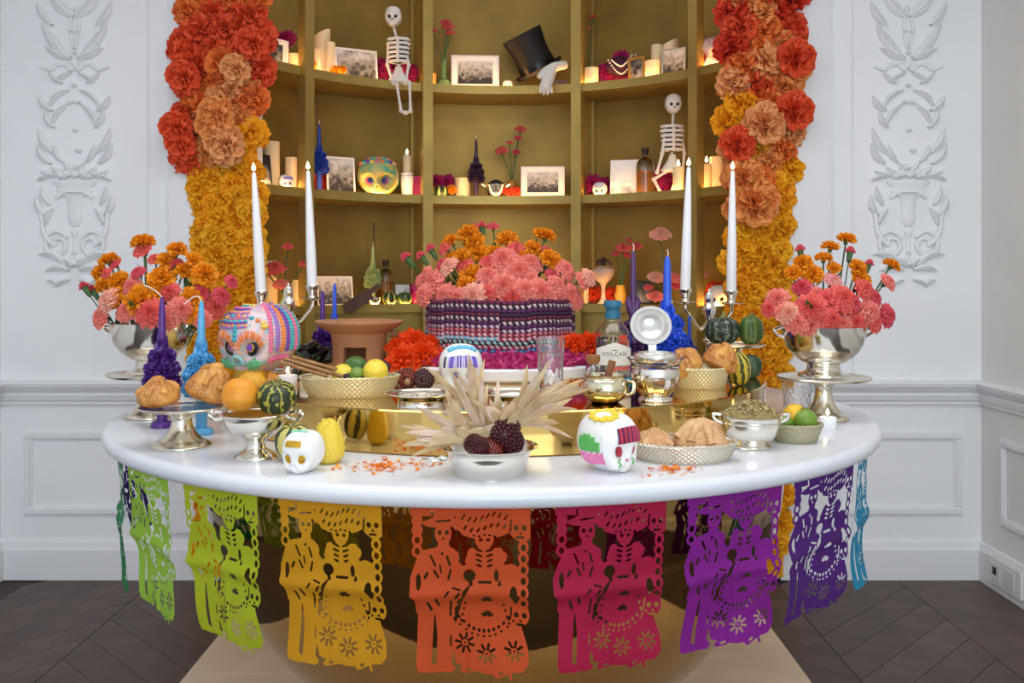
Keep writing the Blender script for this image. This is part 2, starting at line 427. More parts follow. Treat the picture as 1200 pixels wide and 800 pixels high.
def relief(name, px):
    t = thing(name, 'x', 'x', (pxw(px), WY, 0)); del t['label']; del t['category']; struct(t)
    U = WY / F
    # coordinates measured on the photo in px from the relief's centre line, z from photo rows
    def Q(x, y): return (x * U, zb(y))
    def lf(x0, y0, x1, y1, w, bend=0, th=0.024): leaf_relief(MB(), Q(x0, y0), Q(x1, y1), w * U, bend * U, th).build('leaf', M_plaster, t, ang=75)
    def tb(pts, r, nm='scroll'):
        p = smooth_path([(x * U, -0.004, zb(y)) for x, y in pts], 5)
        rr = [r * U * (0.55 + 0.45 * math.sin(PI * (0.15 + 0.7 * i / (len(p) - 1)))) for i in range(len(p))]
        MB().tube(p, rr, 7).build(nm, M_plaster, t, ang=75)
    for s in (-1, 1):
        for a in ((4, 68, 34, 56, 5, 2), (6, 70, 28, 38, 6, 3), (8, 70, 38, 22, 5, 5), (2, 20, 30, -12, 7, 4), (26, 30, 44, 2, 5, 3), (24, 44, 38, 30, 4, 2),
                  (4, 86, 22, 98, 3, -2), (6, 106, 30, 128, 3.5, -5), (14, 98, 30, 84, 3, 2), (8, 122, 28, 150, 3.2, -3), (26, 130, 42, 112, 4.5, 3), (24, 150, 34, 128, 4, 3),
                  (24, 180, 42, 150, 5, 4), (28, 192, 44, 168, 5, 3), (14, 190, 24, 170, 4, 2), (36, 252, 44, 228, 5, 3), (30, 240, 38, 218, 4, 2), (34, 262, 24, 244, 4, 2),
                  (12, 205, 26, 196, 5, 2), (20, 206, 40, 200, 4, 2), (2, 202, 12, 190, 4, 1), (28, 206, 44, 212, 3, -1), (8, 208, 20, 204, 4, 1),
                  (10, 312, 42, 298, 6, -7), (6, 316, 34, 318, 5, -4), (2, 312, 14, 304, 5, -2), (6, 328, 22, 336, 3, -2), (18, 334, 32, 328, 3, -2)):
            lf(s * a[0], a[1], s * a[2], a[3], a[4], s * -a[5] if len(a) > 5 else 0)
        tb([(s * 2, 78), (s * 12, 76), (s * 20, 76), (s * 28, 82), (s * 40, 78)], 2.4, 'ribbon')
        tb([(s * 3, 74), (s * 9, 78), (s * 4, 82), (s * 2, 78)], 2.6, 'bow')
        tb([(s * 2, 8), (s * 5, 34), (s * 1, 58)], 2.0, 'stalk')
        # volutes of the foot
        sp = [(s * (20 + rr * math.cos(an)), 286 + rr * math.sin(an)) for rr, an in ((14, -2.6), (15, -1.6), (15, -0.6), (14, 0.5), (13, 1.6), (11, 2.6), (9, 3.6), (7, 4.6), (5, 5.6), (2, 6.6))]
        tb(sp, 3.0)
        tb([(s * 38, 262), (s * 36, 272), (s * 30, 282), (s * 22, 288)], 3.4)
        tb([(s * 40, 240), (s * 39, 252), (s * 37, 264)], 3.0)
        for k in range(7):
            an = 0.3 + 0.42 * k
            MB().ell(((s * (20 + 9.5 * math.cos(an))) * U, -0.004, zb(286 + 9.5 * math.sin(an))), (1.5 * U, 0.006, 1.5 * U), 8, 6).build('bead', M_plaster, t)
        tb([(s * 8, 229), (s * 14, 227), (s * 19, 230), (s * 20, 233)], 3.0)
    MB().lathe(smooth_prof([(0.0, zb(266)), (5 * U, zb(264)), (8.5 * U, zb(256)), (8 * U, zb(245)), (11 * U, zb(232)), (15 * U, zb(227))]), 28, 1, 0.5, rib=lambda a, i: 1 + 0.05 * math.cos(12 * a)).build('urn', M_plaster, t)
    MB().lathe([(0, zb(226)), (20 * U, zb(226)), (22 * U, zb(223)), (20 * U, zb(220)), (24 * U, zb(217)), (27 * U, zb(213)), (22 * U, zb(211)), (0, zb(211))], 28, 1, 0.22).build('urn_rim', M_plaster, t)
    MB().lathe(smooth_prof([(0.0, zb(304)), (3 * U, zb(300)), (2.5 * U, zb(280)), (5 * U, zb(272)), (3 * U, zb(267)), (0, zb(266))]), 16, 1, 0.6).build('stem_knop', M_plaster, t)
    for (x, y, r) in ((-16, 206, 5), (-8, 203, 6), (1, 204, 6), (10, 202, 6), (17, 206, 5), (-3, 196, 5), (5, 176, 4), (0, 62, 3), (0, 56, 2.4), (-4, 37, 2.6), (4, 37, 2.6), (0, 100, 3), (-4, 120, 3), (4, 120, 3), (1, 152, 3.4), (0, 308, 5), (0, 296, 3)):
        MB().ell((x * U, -0.003, zb(y)), (r * U, 0.02, r * U * 0.85), 12, 8, lambda p: p * (1 + 0.14 * math.sin(6 * math.atan2(p.z, p.x)))).build('rosette', M_plaster, t)
relief('trim_9', 88); relief('trim_10', 1064)
# ------------------------------------------------------------------ the round table
TZ, TIER = 0.90, 0.994
tb_ = thing('round_table', 'round table with a white marble top on a large brass bowl base', 'table', (TC.x, TC.y, HPL))
prof = [(0, 0.862), (1.025, 0.862)] + [(1.025 + 0.019 * math.sin(PI * k / 8), 0.881 - 0.019 * math.cos(PI * k / 8)) for k in range(1, 8)] + [(1.025, TZ), (0, TZ)]
M_marble = mat('white_marble', (226, 228, 233), 0.16, col2=(213, 217, 226), vs_=2.2)
MB().lathe([(r, z - HPL) for r, z in prof], 128).build('marble_top', M_marble, tb_, ang=50)
bp = [(0.0, 0.001)] + [(0.81 * math.cos(math.radians(a)), 0.80 + 0.80 * math.sin(math.radians(a)) - HPL) for a in range(-74, 5, 4)] + [(0.80, 0.861 - HPL), (0.0, 0.861 - HPL)]
bp[1] = (bp[1][0], 0.001)
MB().lathe(bp, 96).build('bowl_base', M_brass_b, tb_, ang=60)
tier = MB().lathe([(0, TZ), (0.757, TZ), (0.76, TZ + 0.003), (0.76, TIER - 0.003), (0.757, TIER), (0, TIER)], 128).build('display_tier', M_brass, ang=30, loc=(TC.x, TC.y, 0.0005))
tag(tier, 'low mirror-polished brass drum raised in the middle of the marble table', 'display stand')
disc = MB().lathe([(0, 0), (0.311, 0), (0.318, 0.006), (0.318, 0.03), (0.311, 0.036), (0, 0.036)], 96).build('round_plinth', M_white_wax, loc=(TC.x + 0.02, TC.y + 0.06, TIER + 0.001))
tag(disc, 'round white board under the woven yarn basket and pink petals', 'board')
DISC = TIER + 0.037

# ------------------------------------------------------------------ papel picado
def banner_sdf(x, y):
    def ell(cx, cy, rx, ry, rot=0.0):
        c_, s_ = math.cos(rot), math.sin(rot); u = (x - cx) * c_ + (y - cy) * s_; v = -(x - cx) * s_ + (y - cy) * c_
        k = np.sqrt((u / rx) ** 2 + (v / ry) ** 2); return (k - 1) * min(rx, ry)
    def pol(p):
        n = len(p); d = np.full(x.shape, 1e9); ins = np.zeros(x.shape, bool)
        for i in range(n):
            ax, ay = p[i]; bx, by = p[(i + 1) % n]; ex, ey = bx - ax, by - ay
            t = np.clip(((x - ax) * ex + (y - ay) * ey) / (ex * ex + ey * ey + 1e-9), 0, 1)
            d = np.minimum(d, np.hypot(x - ax - ex * t, y - ay - ey * t))
            if by != ay:
                c_ = ((ay > y) != (by > y)) & (x < ex * (y - ay) / (by - ay) + ax); ins ^= c_
        return np.where(ins, -d, d)
    def seg(x0, y0, x1, y1, r):
        ex, ey = x1 - x0, y1 - y0; t = np.clip(((x - x0) * ex + (y - y0) * ey) / (ex * ex + ey * ey + 1e-9), 0, 1)
        return np.hypot(x - x0 - ex * t, y - y0 - ey * t) - r
    S = pol([(78, 48), (592, 48), (592, 96), (78, 96)])
    def add(d):
        nonlocal S; S = np.minimum(S, d)
    for yy in range(130, 470, 46): add(ell(562, yy, 23, 27))
    for yy in (115, 155, 195, 240): add(ell(108, yy, 24, 26))
    add(ell(546, 142, 46, 52)); add(ell(546, 505, 42, 52)); add(pol([(505, 90), (592, 90), (592, 190), (540, 200), (505, 150)]))
    # groom
    add(pol([(165, 60), (268, 60), (262, 128), (168, 128)])); add(ell(215, 122, 84, 20, -0.05)); add(ell(220, 168, 36, 44)); add(pol([(200, 195), (242, 195), (250, 245), (190, 245)]))
    add(pol([(135, 235), (200, 222), (255, 225), (295, 255), (312, 330), (330, 385), (300, 410), (290, 470), (240, 500), (100, 500), (96, 440), (74, 420), (76, 345), (104, 275)]))
    add(pol([(108, 480), (178, 480), (162, 720), (98, 720)])); add(pol([(178, 480), (262, 480), (262, 600), (248, 725), (184, 725), (188, 600)]))
    add(pol([(98, 700), (160, 712), (205, 742), (180, 758), (106, 745)])); add(pol([(184, 712), (240, 712), (268, 748), (250, 764), (190, 755)]))
    add(seg(255, 400, 255, 660, 9))
    # bride
    add(ell(392, 128, 132, 62)); add(ell(395, 190, 40, 45)); add(pol([(300, 90), (500, 90), (480, 170), (320, 180)]))
    add(pol([(335, 228), (460, 228), (482, 270), (470, 330), (445, 400), (352, 400), (325, 330), (312, 270)]))
    add(ell(338, 268, 32, 36)); add(ell(460, 262, 32, 34)); add(pol([(300, 300), (340, 300), (330, 350), (290, 400), (268, 390)]))
    add(ell(508, 350, 48, 56)); add(pol([(460, 290), (545, 320), (560, 420), (470, 420)]))
    add(pol([(335, 388), (470, 388), (515, 440), (548, 540), (582, 640), (586, 700), (560, 735), (505, 745), (455, 762), (390, 764), (320, 748), (268, 724), (252, 650), (268, 560), (300, 450)]))
    add(seg(300, 755, 360, 742, 12)); add(seg(445, 765, 500, 735, 12)); add(seg(500, 735, 510, 768, 6))
    H = np.full(x.shape, 1e9)
    def cut(d):
        nonlocal H; H = np.minimum(H, d)
    for yy in range(225, 470, 46): cut(ell(562, yy, 11, 15))
    for yy in (195, 240): cut(ell(108, yy, 12, 14))
    for cx, cy in ((546, 142), (546, 507)):
        cut(ell(cx - 15, cy + 2, 11, 12)); cut(ell(cx + 20, cy + 2, 11, 12)); cut(pol([(cx + 3, cy + 16), (cx + 12, cy + 30), (cx - 5, cy + 30)])); cut(pol([(cx - 18, cy + 36), (cx + 22, cy + 36), (cx + 18, cy + 46), (cx - 14, cy + 46)]))
        cut(seg(cx - 36, cy - 30, cx - 40, cy + 20, 4))
    for a in ((205, 163, 9, 10), (236, 163, 9, 10), (112, 365, 11, 34), (215, 250, 6, 7), (330, 345, 26, 26), (446, 345, 10, 26), (520, 412, 16, 26), (276, 175, 22, 22), (300, 240, 16, 40), (330, 205, 14, 14), (500, 225, 30, 26), (150, 210, 22, 18)): cut(ell(*a))
    cut(pol([(220, 178), (228, 192), (212, 192)])); cut(pol([(300, 225), (330, 225), (305, 310), (285, 285)]))
    for a in ((165, 258, 185, 300, 5), (180, 320, 196, 350, 5), (235, 262, 248, 300, 5), (250, 320, 240, 360, 5), (205, 300, 210, 330, 4), (150, 330, 140, 350, 6), (150, 455, 165, 490, 6), (185, 440, 198, 470, 6), (225, 430, 240, 410, 5), (258, 395, 290, 405, 4), (250, 455, 245, 520, 5), (190, 118, 250, 112, 4), (175, 100, 172, 74, 4), (270, 440, 285, 420, 6), (280, 465, 290, 450, 7), (246, 610, 246, 650, 4), (372, 375, 420, 375, 6)): cut(seg(*a))
    for r_ in range(4):
        cut(ell(372, 238 + 22 * r_, 20 - 2 * r_, 6, 0.35)); cut(ell(418, 238 + 22 * r_, 20 - 2 * r_, 6, -0.35))
    for k in range(8): cut(seg(300 + 26 * k, 100 + 30 * math.sin(k * 0.9) * 0.4 + 8, 312 + 26 * k, 90 + 30 * math.sin(k * 0.9) * 0.4, 4))
    for k in range(7): cut(seg(310 + 28 * k, 148 + 12 * math.sin(k), 318 + 28 * k, 136 + 12 * math.sin(k), 5))
    for k in range(5): cut(ell(352 + 22 * k, 176 + 4 * math.sin(k * 2), 7, 5))
    cut(ell(380, 195, 9, 8)); cut(ell(412, 195, 9, 8))
    for cy in (448, 518):
        for an in (-1.0, -0.45, 0, 0.45, 1.0):
            ox, oy = math.sin(an), -math.cos(an); cut(ell(405 + ox * 20, cy + 14 + oy * 20, 5.5, 13, an))
    for k in range(11):
        t = -1 + 2 * k / 10; cut(ell(390 + 108 * t, 590 - 62 * t * t, 7, 9, 0.6 * t)); cut(ell(390 + 128 * t, 606 - 76 * t * t + 6, 6, 6))
    for k in range(4): cut(ell(292 + 6 * k, 545 - 26 * k, 6, 7)); cut(ell(476 + 8 * k, 470 + 26 * k, 6, 7))
    for cx, cy in ((307, 640), (403, 682), (522, 658)):
        for k in range(8):
            an = k * PI / 4 + 0.2; cut(seg(cx + 18 * math.cos(an), cy + 18 * math.sin(an), cx + 40 * math.cos(an), cy + 40 * math.sin(an), 5.5))
        cut(ell(cx, cy, 5, 5))
    cut(ell(325, 749, 14, 6, -0.3)); cut(ell(465, 752, 14, 6, -0.6))
    return np.maximum(S, -H)
def contour(nx, ny, x0, x1, y0, y1):
    xs = np.linspace(x0, x1, nx + 1); ys = np.linspace(y0, y1, ny + 1); X, Y = np.meshgrid(xs, ys); D = banner_sdf(X, Y)
    V = []; Fc = []; key = {}
    def vid(k, p):
        if k not in key: key[k] = len(V); V.append(p)
        return key[k]
    for j in range(ny):
        for i in range(nx):
            cs = [(i, j), (i + 1, j), (i + 1, j + 1), (i, j + 1)]; dv = [D[c[1], c[0]] for c in cs]
            if min(dv) >= 0: continue
            poly = []
            for a in range(4):
                c0, c1 = cs[a], cs[(a + 1) % 4]; d0, d1 = dv[a], dv[(a + 1) % 4]
                if d0 < 0: poly.append(vid(c0, (xs[c0[0]], ys[c0[1]])))
                if (d0 < 0) != (d1 < 0):
                    if c0 < c1: lo, hi, dl, dh = c0, c1, d0, d1
                    else: lo, hi, dl, dh = c1, c0, d1, d0
                    t = dl / (dl - dh)
                    poly.append(vid((lo, hi), (xs[lo[0]] + (xs[hi[0]] - xs[lo[0]]) * t, ys[lo[1]] + (ys[hi[1]] - ys[lo[1]]) * t)))
            if len(poly) > 2: Fc.append(tuple(poly))
    return V, Fc
BV, BF = contour(112, 150, 64, 608, 44, 782)
def theta_near(px, Rr, far=False):
    best = None
    for k in range(-1800, 1801):
        t = math.radians(k / 10.0)
        X, Yd = Rr * math.sin(t), TC.y - Rr * math.cos(t)
        isfar = Yd > TC.y - Rr * Rr / TC.y
        if isfar != far: continue
        e = abs(HX + (X - CX) / Yd * F - px)
        if best is None or e < best[0]: best = (e, t)
    return best[1]
def banner(label, col, t0, t1, length=0.315, seed=0, swing=0.0, sway=0.0):
    rr = random.Random(seed); Rb = 1.012; ztop = 0.865
    o0 = Vector((Rb * math.sin(t0), -Rb * math.cos(t0))); o1 = Vector((Rb * math.sin(t1), -Rb * math.cos(t1)))
    ph, ph2 = rr.random() * 6, rr.random() * 6; am = 0.006 + 0.006 * rr.random()
    vs = []
    tm = (t0 + t1) / 2; nx, ny = math.sin(tm), -math.cos(tm); tx, ty = math.cos(tm), math.sin(tm)
    for (x, y) in BV:
        u = (x - 78) / 514.0; v = (y - 48) / 720.0
        t = t0 + (t1 - t0) * u; k = max(0.0, 1 - v * 1.4)
        X = Rb * math.sin(t) * k + (o0.x + (o1.x - o0.x) * u) * (1 - k); Y = -Rb * math.cos(t) * k + (o0.y + (o1.y - o0.y) * u) * (1 - k)
        d = am * v * math.sin(5 * u + ph + 2 * v) + 0.010 * math.exp(-((v - 0.52) / 0.05) ** 2) + 0.006 * v * math.sin(9 * v + ph2) + swing * v * v - 0.03 * v * (1 if v > 0 else 0)
        d += 0.004 * math.exp(-((u - 0.5) / 0.03) ** 2) * v
        vs.append((TC.x + X + nx * d + tx * sway * v, TC.y + Y + ny * d + ty * sway * v, ztop - length * v * (1 - 0.02 * math.sin(3 * u))))
    b = MB(); b.add(vs, BF)
    nm = '%d_%d_%d' % col
    o = b.build('paper_banner', mat('tissue_' + nm, col, 0.75, transl=0.28, var=0.06, vs_=14), ang=80)
    tag(o, label, 'banner', 'cut-paper banners round the table edge')
TN = lambda px: theta_near(px, 1.012)
TF = lambda px: theta_near(px, 1.012, True)
banner('orange cut-paper banner of a skeleton couple hanging from the marble edge', (212, 82, 32), TN(480), TN(622), 0.325, 1)
banner('crimson cut-paper banner of a skeleton couple hanging from the marble edge', (178, 18, 66), TN(651), TN(782), 0.325, 2)
banner('bright violet cut-paper banner hanging from the marble edge', (140, 26, 148), TN(806), TN(917), 0.325, 3)
banner('dark purple cut-paper banner beside the turquoise one', (86, 32, 128), TN(931), TN(1001), 0.325, 4)
banner('turquoise cut-paper banner at the end of the row', (38, 148, 190), TN(1001) + 0.05, TN(1001) + 0.26, 0.33, 5, 0.02)
banner('golden yellow cut-paper banner of a skeleton couple', (216, 152, 12), TN(325), TN(446), 0.325, 6)
banner('yellow-green cut-paper banner in front of the brass bowl', (184, 196, 32), TN(214), TN(301), 0.325, 7)
banner('light lime green cut-paper banner in front of the wainscot', (160, 206, 64), TN(149), TN(196), 0.325, 8)
banner('emerald green cut-paper banner turned edge-on', (28, 140, 78), TN(149) - 0.30, TN(149) - 0.06, 0.34, 9, 0.02)
banner('indigo cut-paper banner behind the emerald one', (70, 50, 150), TF(147) - 0.12, TF(147) + 0.10, 0.30, 10)

# ------------------------------------------------------------------ flower blooms (shared meshes)
def ruffle_mesh(name, m, Rr=1.0, layers=6, seg=40, pet=12, ruf=0.10, hgt=0.7, cup=0.35, seed=1, jag=0.05):
    """layered frilly bloom, axis +z, unit radius"""
    rr = random.Random(seed); b = MB()
    for l in range(layers):
        t = l / max(1, layers - 1)
        r = Rr * (1 - 0.78 * t ** 1.1); z1 = hgt * (0.28 + 0.72 * math.sin(t * PI / 2)); z0 = hgt * 0.05 + z1 * 0.3
        ph = rr.random() * 6.28; vs = [(0, 0, 0)]; fs = []
        for k, (fr, fz) in enumerate(((0.55, 0.75), (0.88, 1.02), (1.0, 0.96 - cup * (1 - t) * 0.55))):
            for j in range(seg):
                a = 2 * PI * j / seg
                w_ = math.sin(pet * a + ph); w2 = math.sin(pet * 2.3 * a + ph * 2 + l)
                q = r * fr * (1 + (ruf * 0.8 * w_ if k else 0.0) + (jag * rr.uniform(-1, 1) if k == 2 else 0))
                zz = z0 + (z1 - z0) * fz + (ruf * hgt * (0.9 if k else 0.3) * (w2 * 0.8 + rr.uniform(-0.4, 0.4)))
                vs.append((q * math.cos(a), q * math.sin(a), zz))
        for j in range(seg):
            kk = (j + 1) % seg; fs.append((0, 1 + j, 1 + kk))
            for k in range(2): fs.append((1 + k * seg + j, 1 + k * seg + kk, 1 + (k + 1) * seg + kk, 1 + (k + 1) * seg + j))
        b.add([(x, y, max(-0.05, z)) for x, y, z in vs], fs)
    return b.mesh(name, m, ang=35)
def pom_mesh(name, m, n=44, w=0.42, wav=0.10, seed=1, flat=0.9):
    """pom-pom bloom of many bent, wavy-edged petals set over a dome, axis +z, unit radius"""
    rr = random.Random(seed); b = MB()
    for i in range(n):
        zc = 1.0 - 1.08 * (i + 0.5) / n; a = i * 2.39996 + rr.uniform(-.3, .3); rc = math.sqrt(max(0.0, 1 - zc * zc))
        d = Vector((rc * math.cos(a), rc * math.sin(a), zc)) + Vector((rr.uniform(-.18, .18), rr.uniform(-.18, .18), rr.uniform(-.1, .1))); d.normalize()
        s_ = d.cross(Vector((math.cos(a + rr.uniform(-1.2, 1.2)), math.sin(a), 0.9))); s_ = s_.normalized() if s_.length > 0.1 else d.orthogonal().normalized()
        nn = d.cross(s_); L_ = rr.uniform(0.86, 1.08); vs = []; ph = rr.random() * 6; cu = rr.uniform(-0.25, 0.25)
        for k, (u, ww) in enumerate(((0.22, 0.35), (0.6, 0.85), (0.88, 1.05), (1.0, 0.8))):
            for j in range(6):
                v = -1 + 2 * j / 5; wv = wav * u * math.sin(4.2 * v + ph) + (0.05 * rr.uniform(-1, 1) if k == 3 else 0)
                q = d * (L_ * u - 0.10 * v * v * u + (0.05 * rr.uniform(-1, 1) if k == 3 else 0)) + s_ * (w * ww * v) + nn * (wv * 1.6 + cu * u * u + 0.12 * v * v * u)
                vs.append((q.x, q.y, q.z * flat))
        b.add(vs, [(k * 6 + j, k * 6 + j + 1, (k + 1) * 6 + j + 1, (k + 1) * 6 + j) for k in range(3) for j in range(5)])
    return b.mesh(name, m, ang=50)
CARN = [('salmon', (244, 140, 126)), ('coral', (236, 104, 96)), ('rose', (224, 84, 98)), ('peach', (248, 176, 152)), ('pale_pink', (246, 168, 164))]
carn_me = {}
for nm, c in CARN:
    m_ = mat('carnation_' + nm, c, 0.6, var=0.12, vs_=30, transl=0.22)
    carn_me[nm] = [ruffle_mesh('carnation', m_, layers=7, seg=44, pet=11, ruf=0.12, hgt=0.75, cup=0.5, seed=s, jag=0.09) for s in (1, 2)]
M_mari = mat('marigold_petals', (240, 152, 18), 0.6, var=0.16, vs_=30, transl=0.2)
mari_me = [pom_mesh('marigold', M_mari, 80, 0.24, 0.05, s, 0.75) for s in (3, 4)]
lb = MB(); lb.add([(x * w_, 0.10 * z_ * z_ - 0.25 * abs(x) * w_, z_) for z_, w_ in ((0, 0.03), (0.3, 0.13), (0.6, 0.14), (0.85, 0.07), (1.0, 0.005)) for x in (-1, 0, 1)], [(i * 3 + j, i * 3 + j + 1, i * 3 + j + 4, i * 3 + j + 3) for i in range(4) for j in range(2)])
leaf_me = lb.mesh('leaf', M_leaf)
calyx_me = MB().lathe(smooth_prof([(0, -0.62), (0.2, -0.6), (0.3, -0.3), (0.36, 0.12), (0.22, 0.16), (0, 0.12)], 3), 10).mesh('calyx', M_stem)
def flower(name, label, group, me, head, base, rad, axis=None, stem=True, stemr=0.0022, leaves=0):
    head = Vector(head); base = Vector(base)
    t = thing(name, label, 'flower', base, group=group)
    ax = Vector(axis).normalized() if axis is not None else (head - base).normalized()
    q = ax.to_track_quat('Z', 'Y'); q = q @ Euler((0, 0, R.random() * 6)).to_quaternion()
    put('bloom', me, t, head - base, q, rad)
    put('calyx', calyx_me, t, head - base, q, rad * 0.8)
    if stem:
        s0 = head - base - ax * rad * 0.4; mid = s0 * 0.5 + Vector((0, 0, 0.1 * s0.length))
        MB().tube(smooth_path([(0, 0, 0), tuple(mid), tuple(s0)], 3), stemr, 6).build('stem', M_stem, t)
        if leaves:
            for k in range(leaves):
                u = R.uniform(0.45, 0.9); a = R.random() * 6.28; put('leaf', leaf_me, t, s0 * u, Vector((math.cos(a), math.sin(a) - 0.3, 0.7)).to_track_quat('Z', 'Y'), rad * R.uniform(1.2, 2.0))
    return t
def bud(label, group, col, head, base, rad):
    t = thing('carnation_bud', label, 'flower', base, group=group); head = Vector(head); base = Vector(base); ax = (head - base).normalized(); q = ax.to_track_quat('Z', 'Y')
    put('bloom', carn_me[col][0], t, head - base, q, (rad * 0.55, rad * 0.55, rad)); put('calyx', calyx_me, t, head - base, q, (rad * 0.9, rad * 0.9, rad * 1.6))
    MB().tube([(0, 0, 0), tuple((head - base) * 0.5 + Vector((0, 0, 0.006))), tuple(head - base - ax * rad)], 0.0016, 6).build('stem', M_stem, t)

# ------------------------------------------------------------------ hanging columns of paper flowers
PAP = {'red': (238, 92, 50), 'scarlet': (222, 62, 38), 'orange': (244, 132, 60), 'peach': (248, 164, 90), 'apricot': (248, 176, 112), 'yellow': (254, 178, 20), 'amber': (252, 168, 14), 'gold': (255, 188, 34)}
pap_me = {}
for k, c in PAP.items():
    m_ = mat('crepe_' + k, c, 0.75, var=0.10, vs_=6, transl=0.18)
    pap_me[k] = [pom_mesh('paper_flower', m_, 44, 0.46, 0.10, s, 0.6 if k in ('yellow', 'amber', 'gold') else 0.85) for s in (5, 6, 7)]
def column(label, side):
    t = thing('flower_column', label, 'flower garland', (pxw(262) if side < 0 else pxw(897), WY - 0.07, 0.0))
    ox = t.location.x; d0 = 3.70
    U = d0 / F
    def span(y):
        if side < 0: return (203, 300) if y < 110 else ((203, 292) if y < 195 else ((218, 293) if y < 560 else (224, 286)))
        return (862, 940) if y < 200 else ((864, 930) if y < 560 else (868, 926))
    a, c = (228, 290) if side < 0 else (868, 926)
    MB().box(((P((a + c) / 2, 0, d0).x - ox), 0.045, 1.45), ((c - a) * U, 0.04, 2.86)).build('backing', mat('garland_net', (232, 150, 14), 0.9), t, smooth=False)
    pts = []; y = -34.0; row = 0
    while y < 660:
        big = y < 190 if side < 0 else y < 120
        mid = side > 0 and 120 <= y < 262
        st = 27 if big else (23 if mid else 18.5)
        x0, x1 = span(y); n = max(2, int(round((x1 - x0) / (st * 1.06))))
        for i in range(n):
            x = x0 + (x1 - x0) * (i + (0.5 if row % 2 else 0.15)) / (n - 0.3) + R.uniform(-4, 4); x = min(max(x, x0), x1)
            yy = y + R.uniform(-4, 4)
            pts.append((x, yy, st))
        y += st * (0.80 if not big else 0.78); row += 1
    for (x, yy, st) in pts:
        if side < 0:
            yel = yy > 192 or (yy > 128 and x > 272 - (yy - 128) * 0.6 + 20)
            if yy < 92: cols = ['red', 'red', 'orange', 'red', 'scarlet', 'peach' if 215 < x < 250 and 10 < yy < 45 else 'red']
            else: cols = ['peach', 'orange', 'peach', 'apricot'] if 215 < x < 285 else ['red', 'red', 'orange']
        else:
            yel = yy > 262 or (yy > 95 and x < 880 and yy < 150) or (yy > 190 and x > 905) or (yy > 100 and R.random() < 0.18)
            if yy < 68: cols = ['red', 'orange', 'red', 'peach', 'scarlet', 'red']
            elif yy < 262: cols = ['peach', 'apricot', 'peach', 'orange'] if R.random() < 0.85 else ['red']
            else: cols = ['yellow']
        if yel: cols = ['yellow', 'amber', 'yellow', 'gold', 'yellow']
        k = R.choice(cols); r = st * (0.90 if yel else 0.84) * U * R.uniform(0.9, 1.12)
        p = P(x, yy, d0)
        if p.z < 0.05: continue
        nx = (x - (a + c) / 2) / 90.0
        q = Vector((nx * 0.9 + R.uniform(-.25, .25), -1, R.uniform(-.3, .25))).normalized().to_track_quat('Z', 'Y') @ Euler((0, 0, R.random() * 6)).to_quaternion()
        put('paper_flower', R.choice(pap_me[k]), t, (p.x - ox, 0.045 - R.uniform(0.0, 0.03) + 0.03 * abs(nx), p.z), q, (r, r, r * 1.0))
    if side > 0:
        for (x, yy, k, st) in ((872, 165, 'red', 22), (940, 125, 'red', 24), (942, 62, 'red', 24), (893, 235, 'peach', 30), (880, 205, 'peach', 24), (905, 140, 'apricot', 26)):
            p = P(x, yy, d0 - 0.06); put('paper_flower', pap_me[k][0], t, (p.x - ox, -0.03, p.z), Vector((0.1, -1, 0.05)).to_track_quat('Z', 'Y'), st * U)
    else:
        for (x, yy, k, st) in ((197, 146, 'red', 22), (202, 165, 'red', 20), (245, 130, 'peach', 24), (255, 165, 'apricot', 26), (240, 145, 'peach', 22), (288, 44, 'red', 22), (205, 85, 'red', 22), (268, 75, 'apricot', 20)):
            p = P(x, yy, d0 - 0.06); put('paper_flower', pap_me[k][1], t, (p.x - ox, -0.03, p.z), Vector((-0.1, -1, 0.05)).to_track_quat('Z', 'Y'), st * U)
column('tall garland of red, peach and yellow paper flowers behind the purple flower candle', -1)
column('tall garland of paper flowers with single red blooms among the yellow, by the squash stand', 1)
# ------------------------------------------------------------------ builders for the things on the table
def onz(px, py, z, back=0.0):
    d = DZ(py, z) + back; return Vector((CX + (px - HX) / F * d, d, z))
def flame(parent, loc, h=0.016):
    MB().lathe(smooth_prof([(0, 0), (h * 0.22, h * 0.22), (h * 0.2, h * 0.5), (0.0, h)], 4), 10).build('flame', M_flame, parent, loc)
def wick(parent, loc, h=0.006): MB().tube([(0, 0, 0), (0.0005, 0, h)], 0.0009, 5).build('wick', M_wick, parent, loc)
EZ, NZ = -0.24, -0.58
def skull_fn(p):
    x, y, z = p; n = Vector((x, y, z))
    k0 = (abs(x) ** 2.5 + abs(y) ** 2.5 + abs(z) ** 2.5) ** (-1 / 2.5); qx, qy, qz = x * k0, y * k0, z * k0
    t = min(1.0, max(0.0, (-z - 0.1) * 1.3)); qx *= 1 - 0.40 * t * t
    if y > 0: qy *= 1 - 0.35 * t
    dep = 0.0
    for s in (-1, 1):
        dd = (n - Vector((0.42 * s, -0.86, EZ)).normalized()).length; dep += 0.30 * math.exp(-(dd / 0.27) ** 4)
        dep -= 0.08 * math.exp(-((n - Vector((0.62 * s, -0.66, -0.58)).normalized()).length / 0.2) ** 2)
        dep -= 0.035 * math.exp(-((n - Vector((0.42 * s, -0.85, 0.14)).normalized()).length / 0.17) ** 2)
        dep += 0.08 * math.exp(-((n - Vector((0.95 * s, -0.25, -0.45)).normalized()).length / 0.25) ** 2)
    if y < 0:
        w_ = 0.11 + 0.16 * max(0, (NZ + 0.14 - z)); dep += 0.22 * math.exp(-((x / w_) ** 4) - (((z - NZ) / 0.12) ** 4))
        dep -= 0.05 * math.exp(-((x / 0.3) ** 2) - (((z + 0.85) / 0.15) ** 2))
    k = 1 - dep
    return Vector((qx * k, qy * k, max(qz * k, -0.93)))
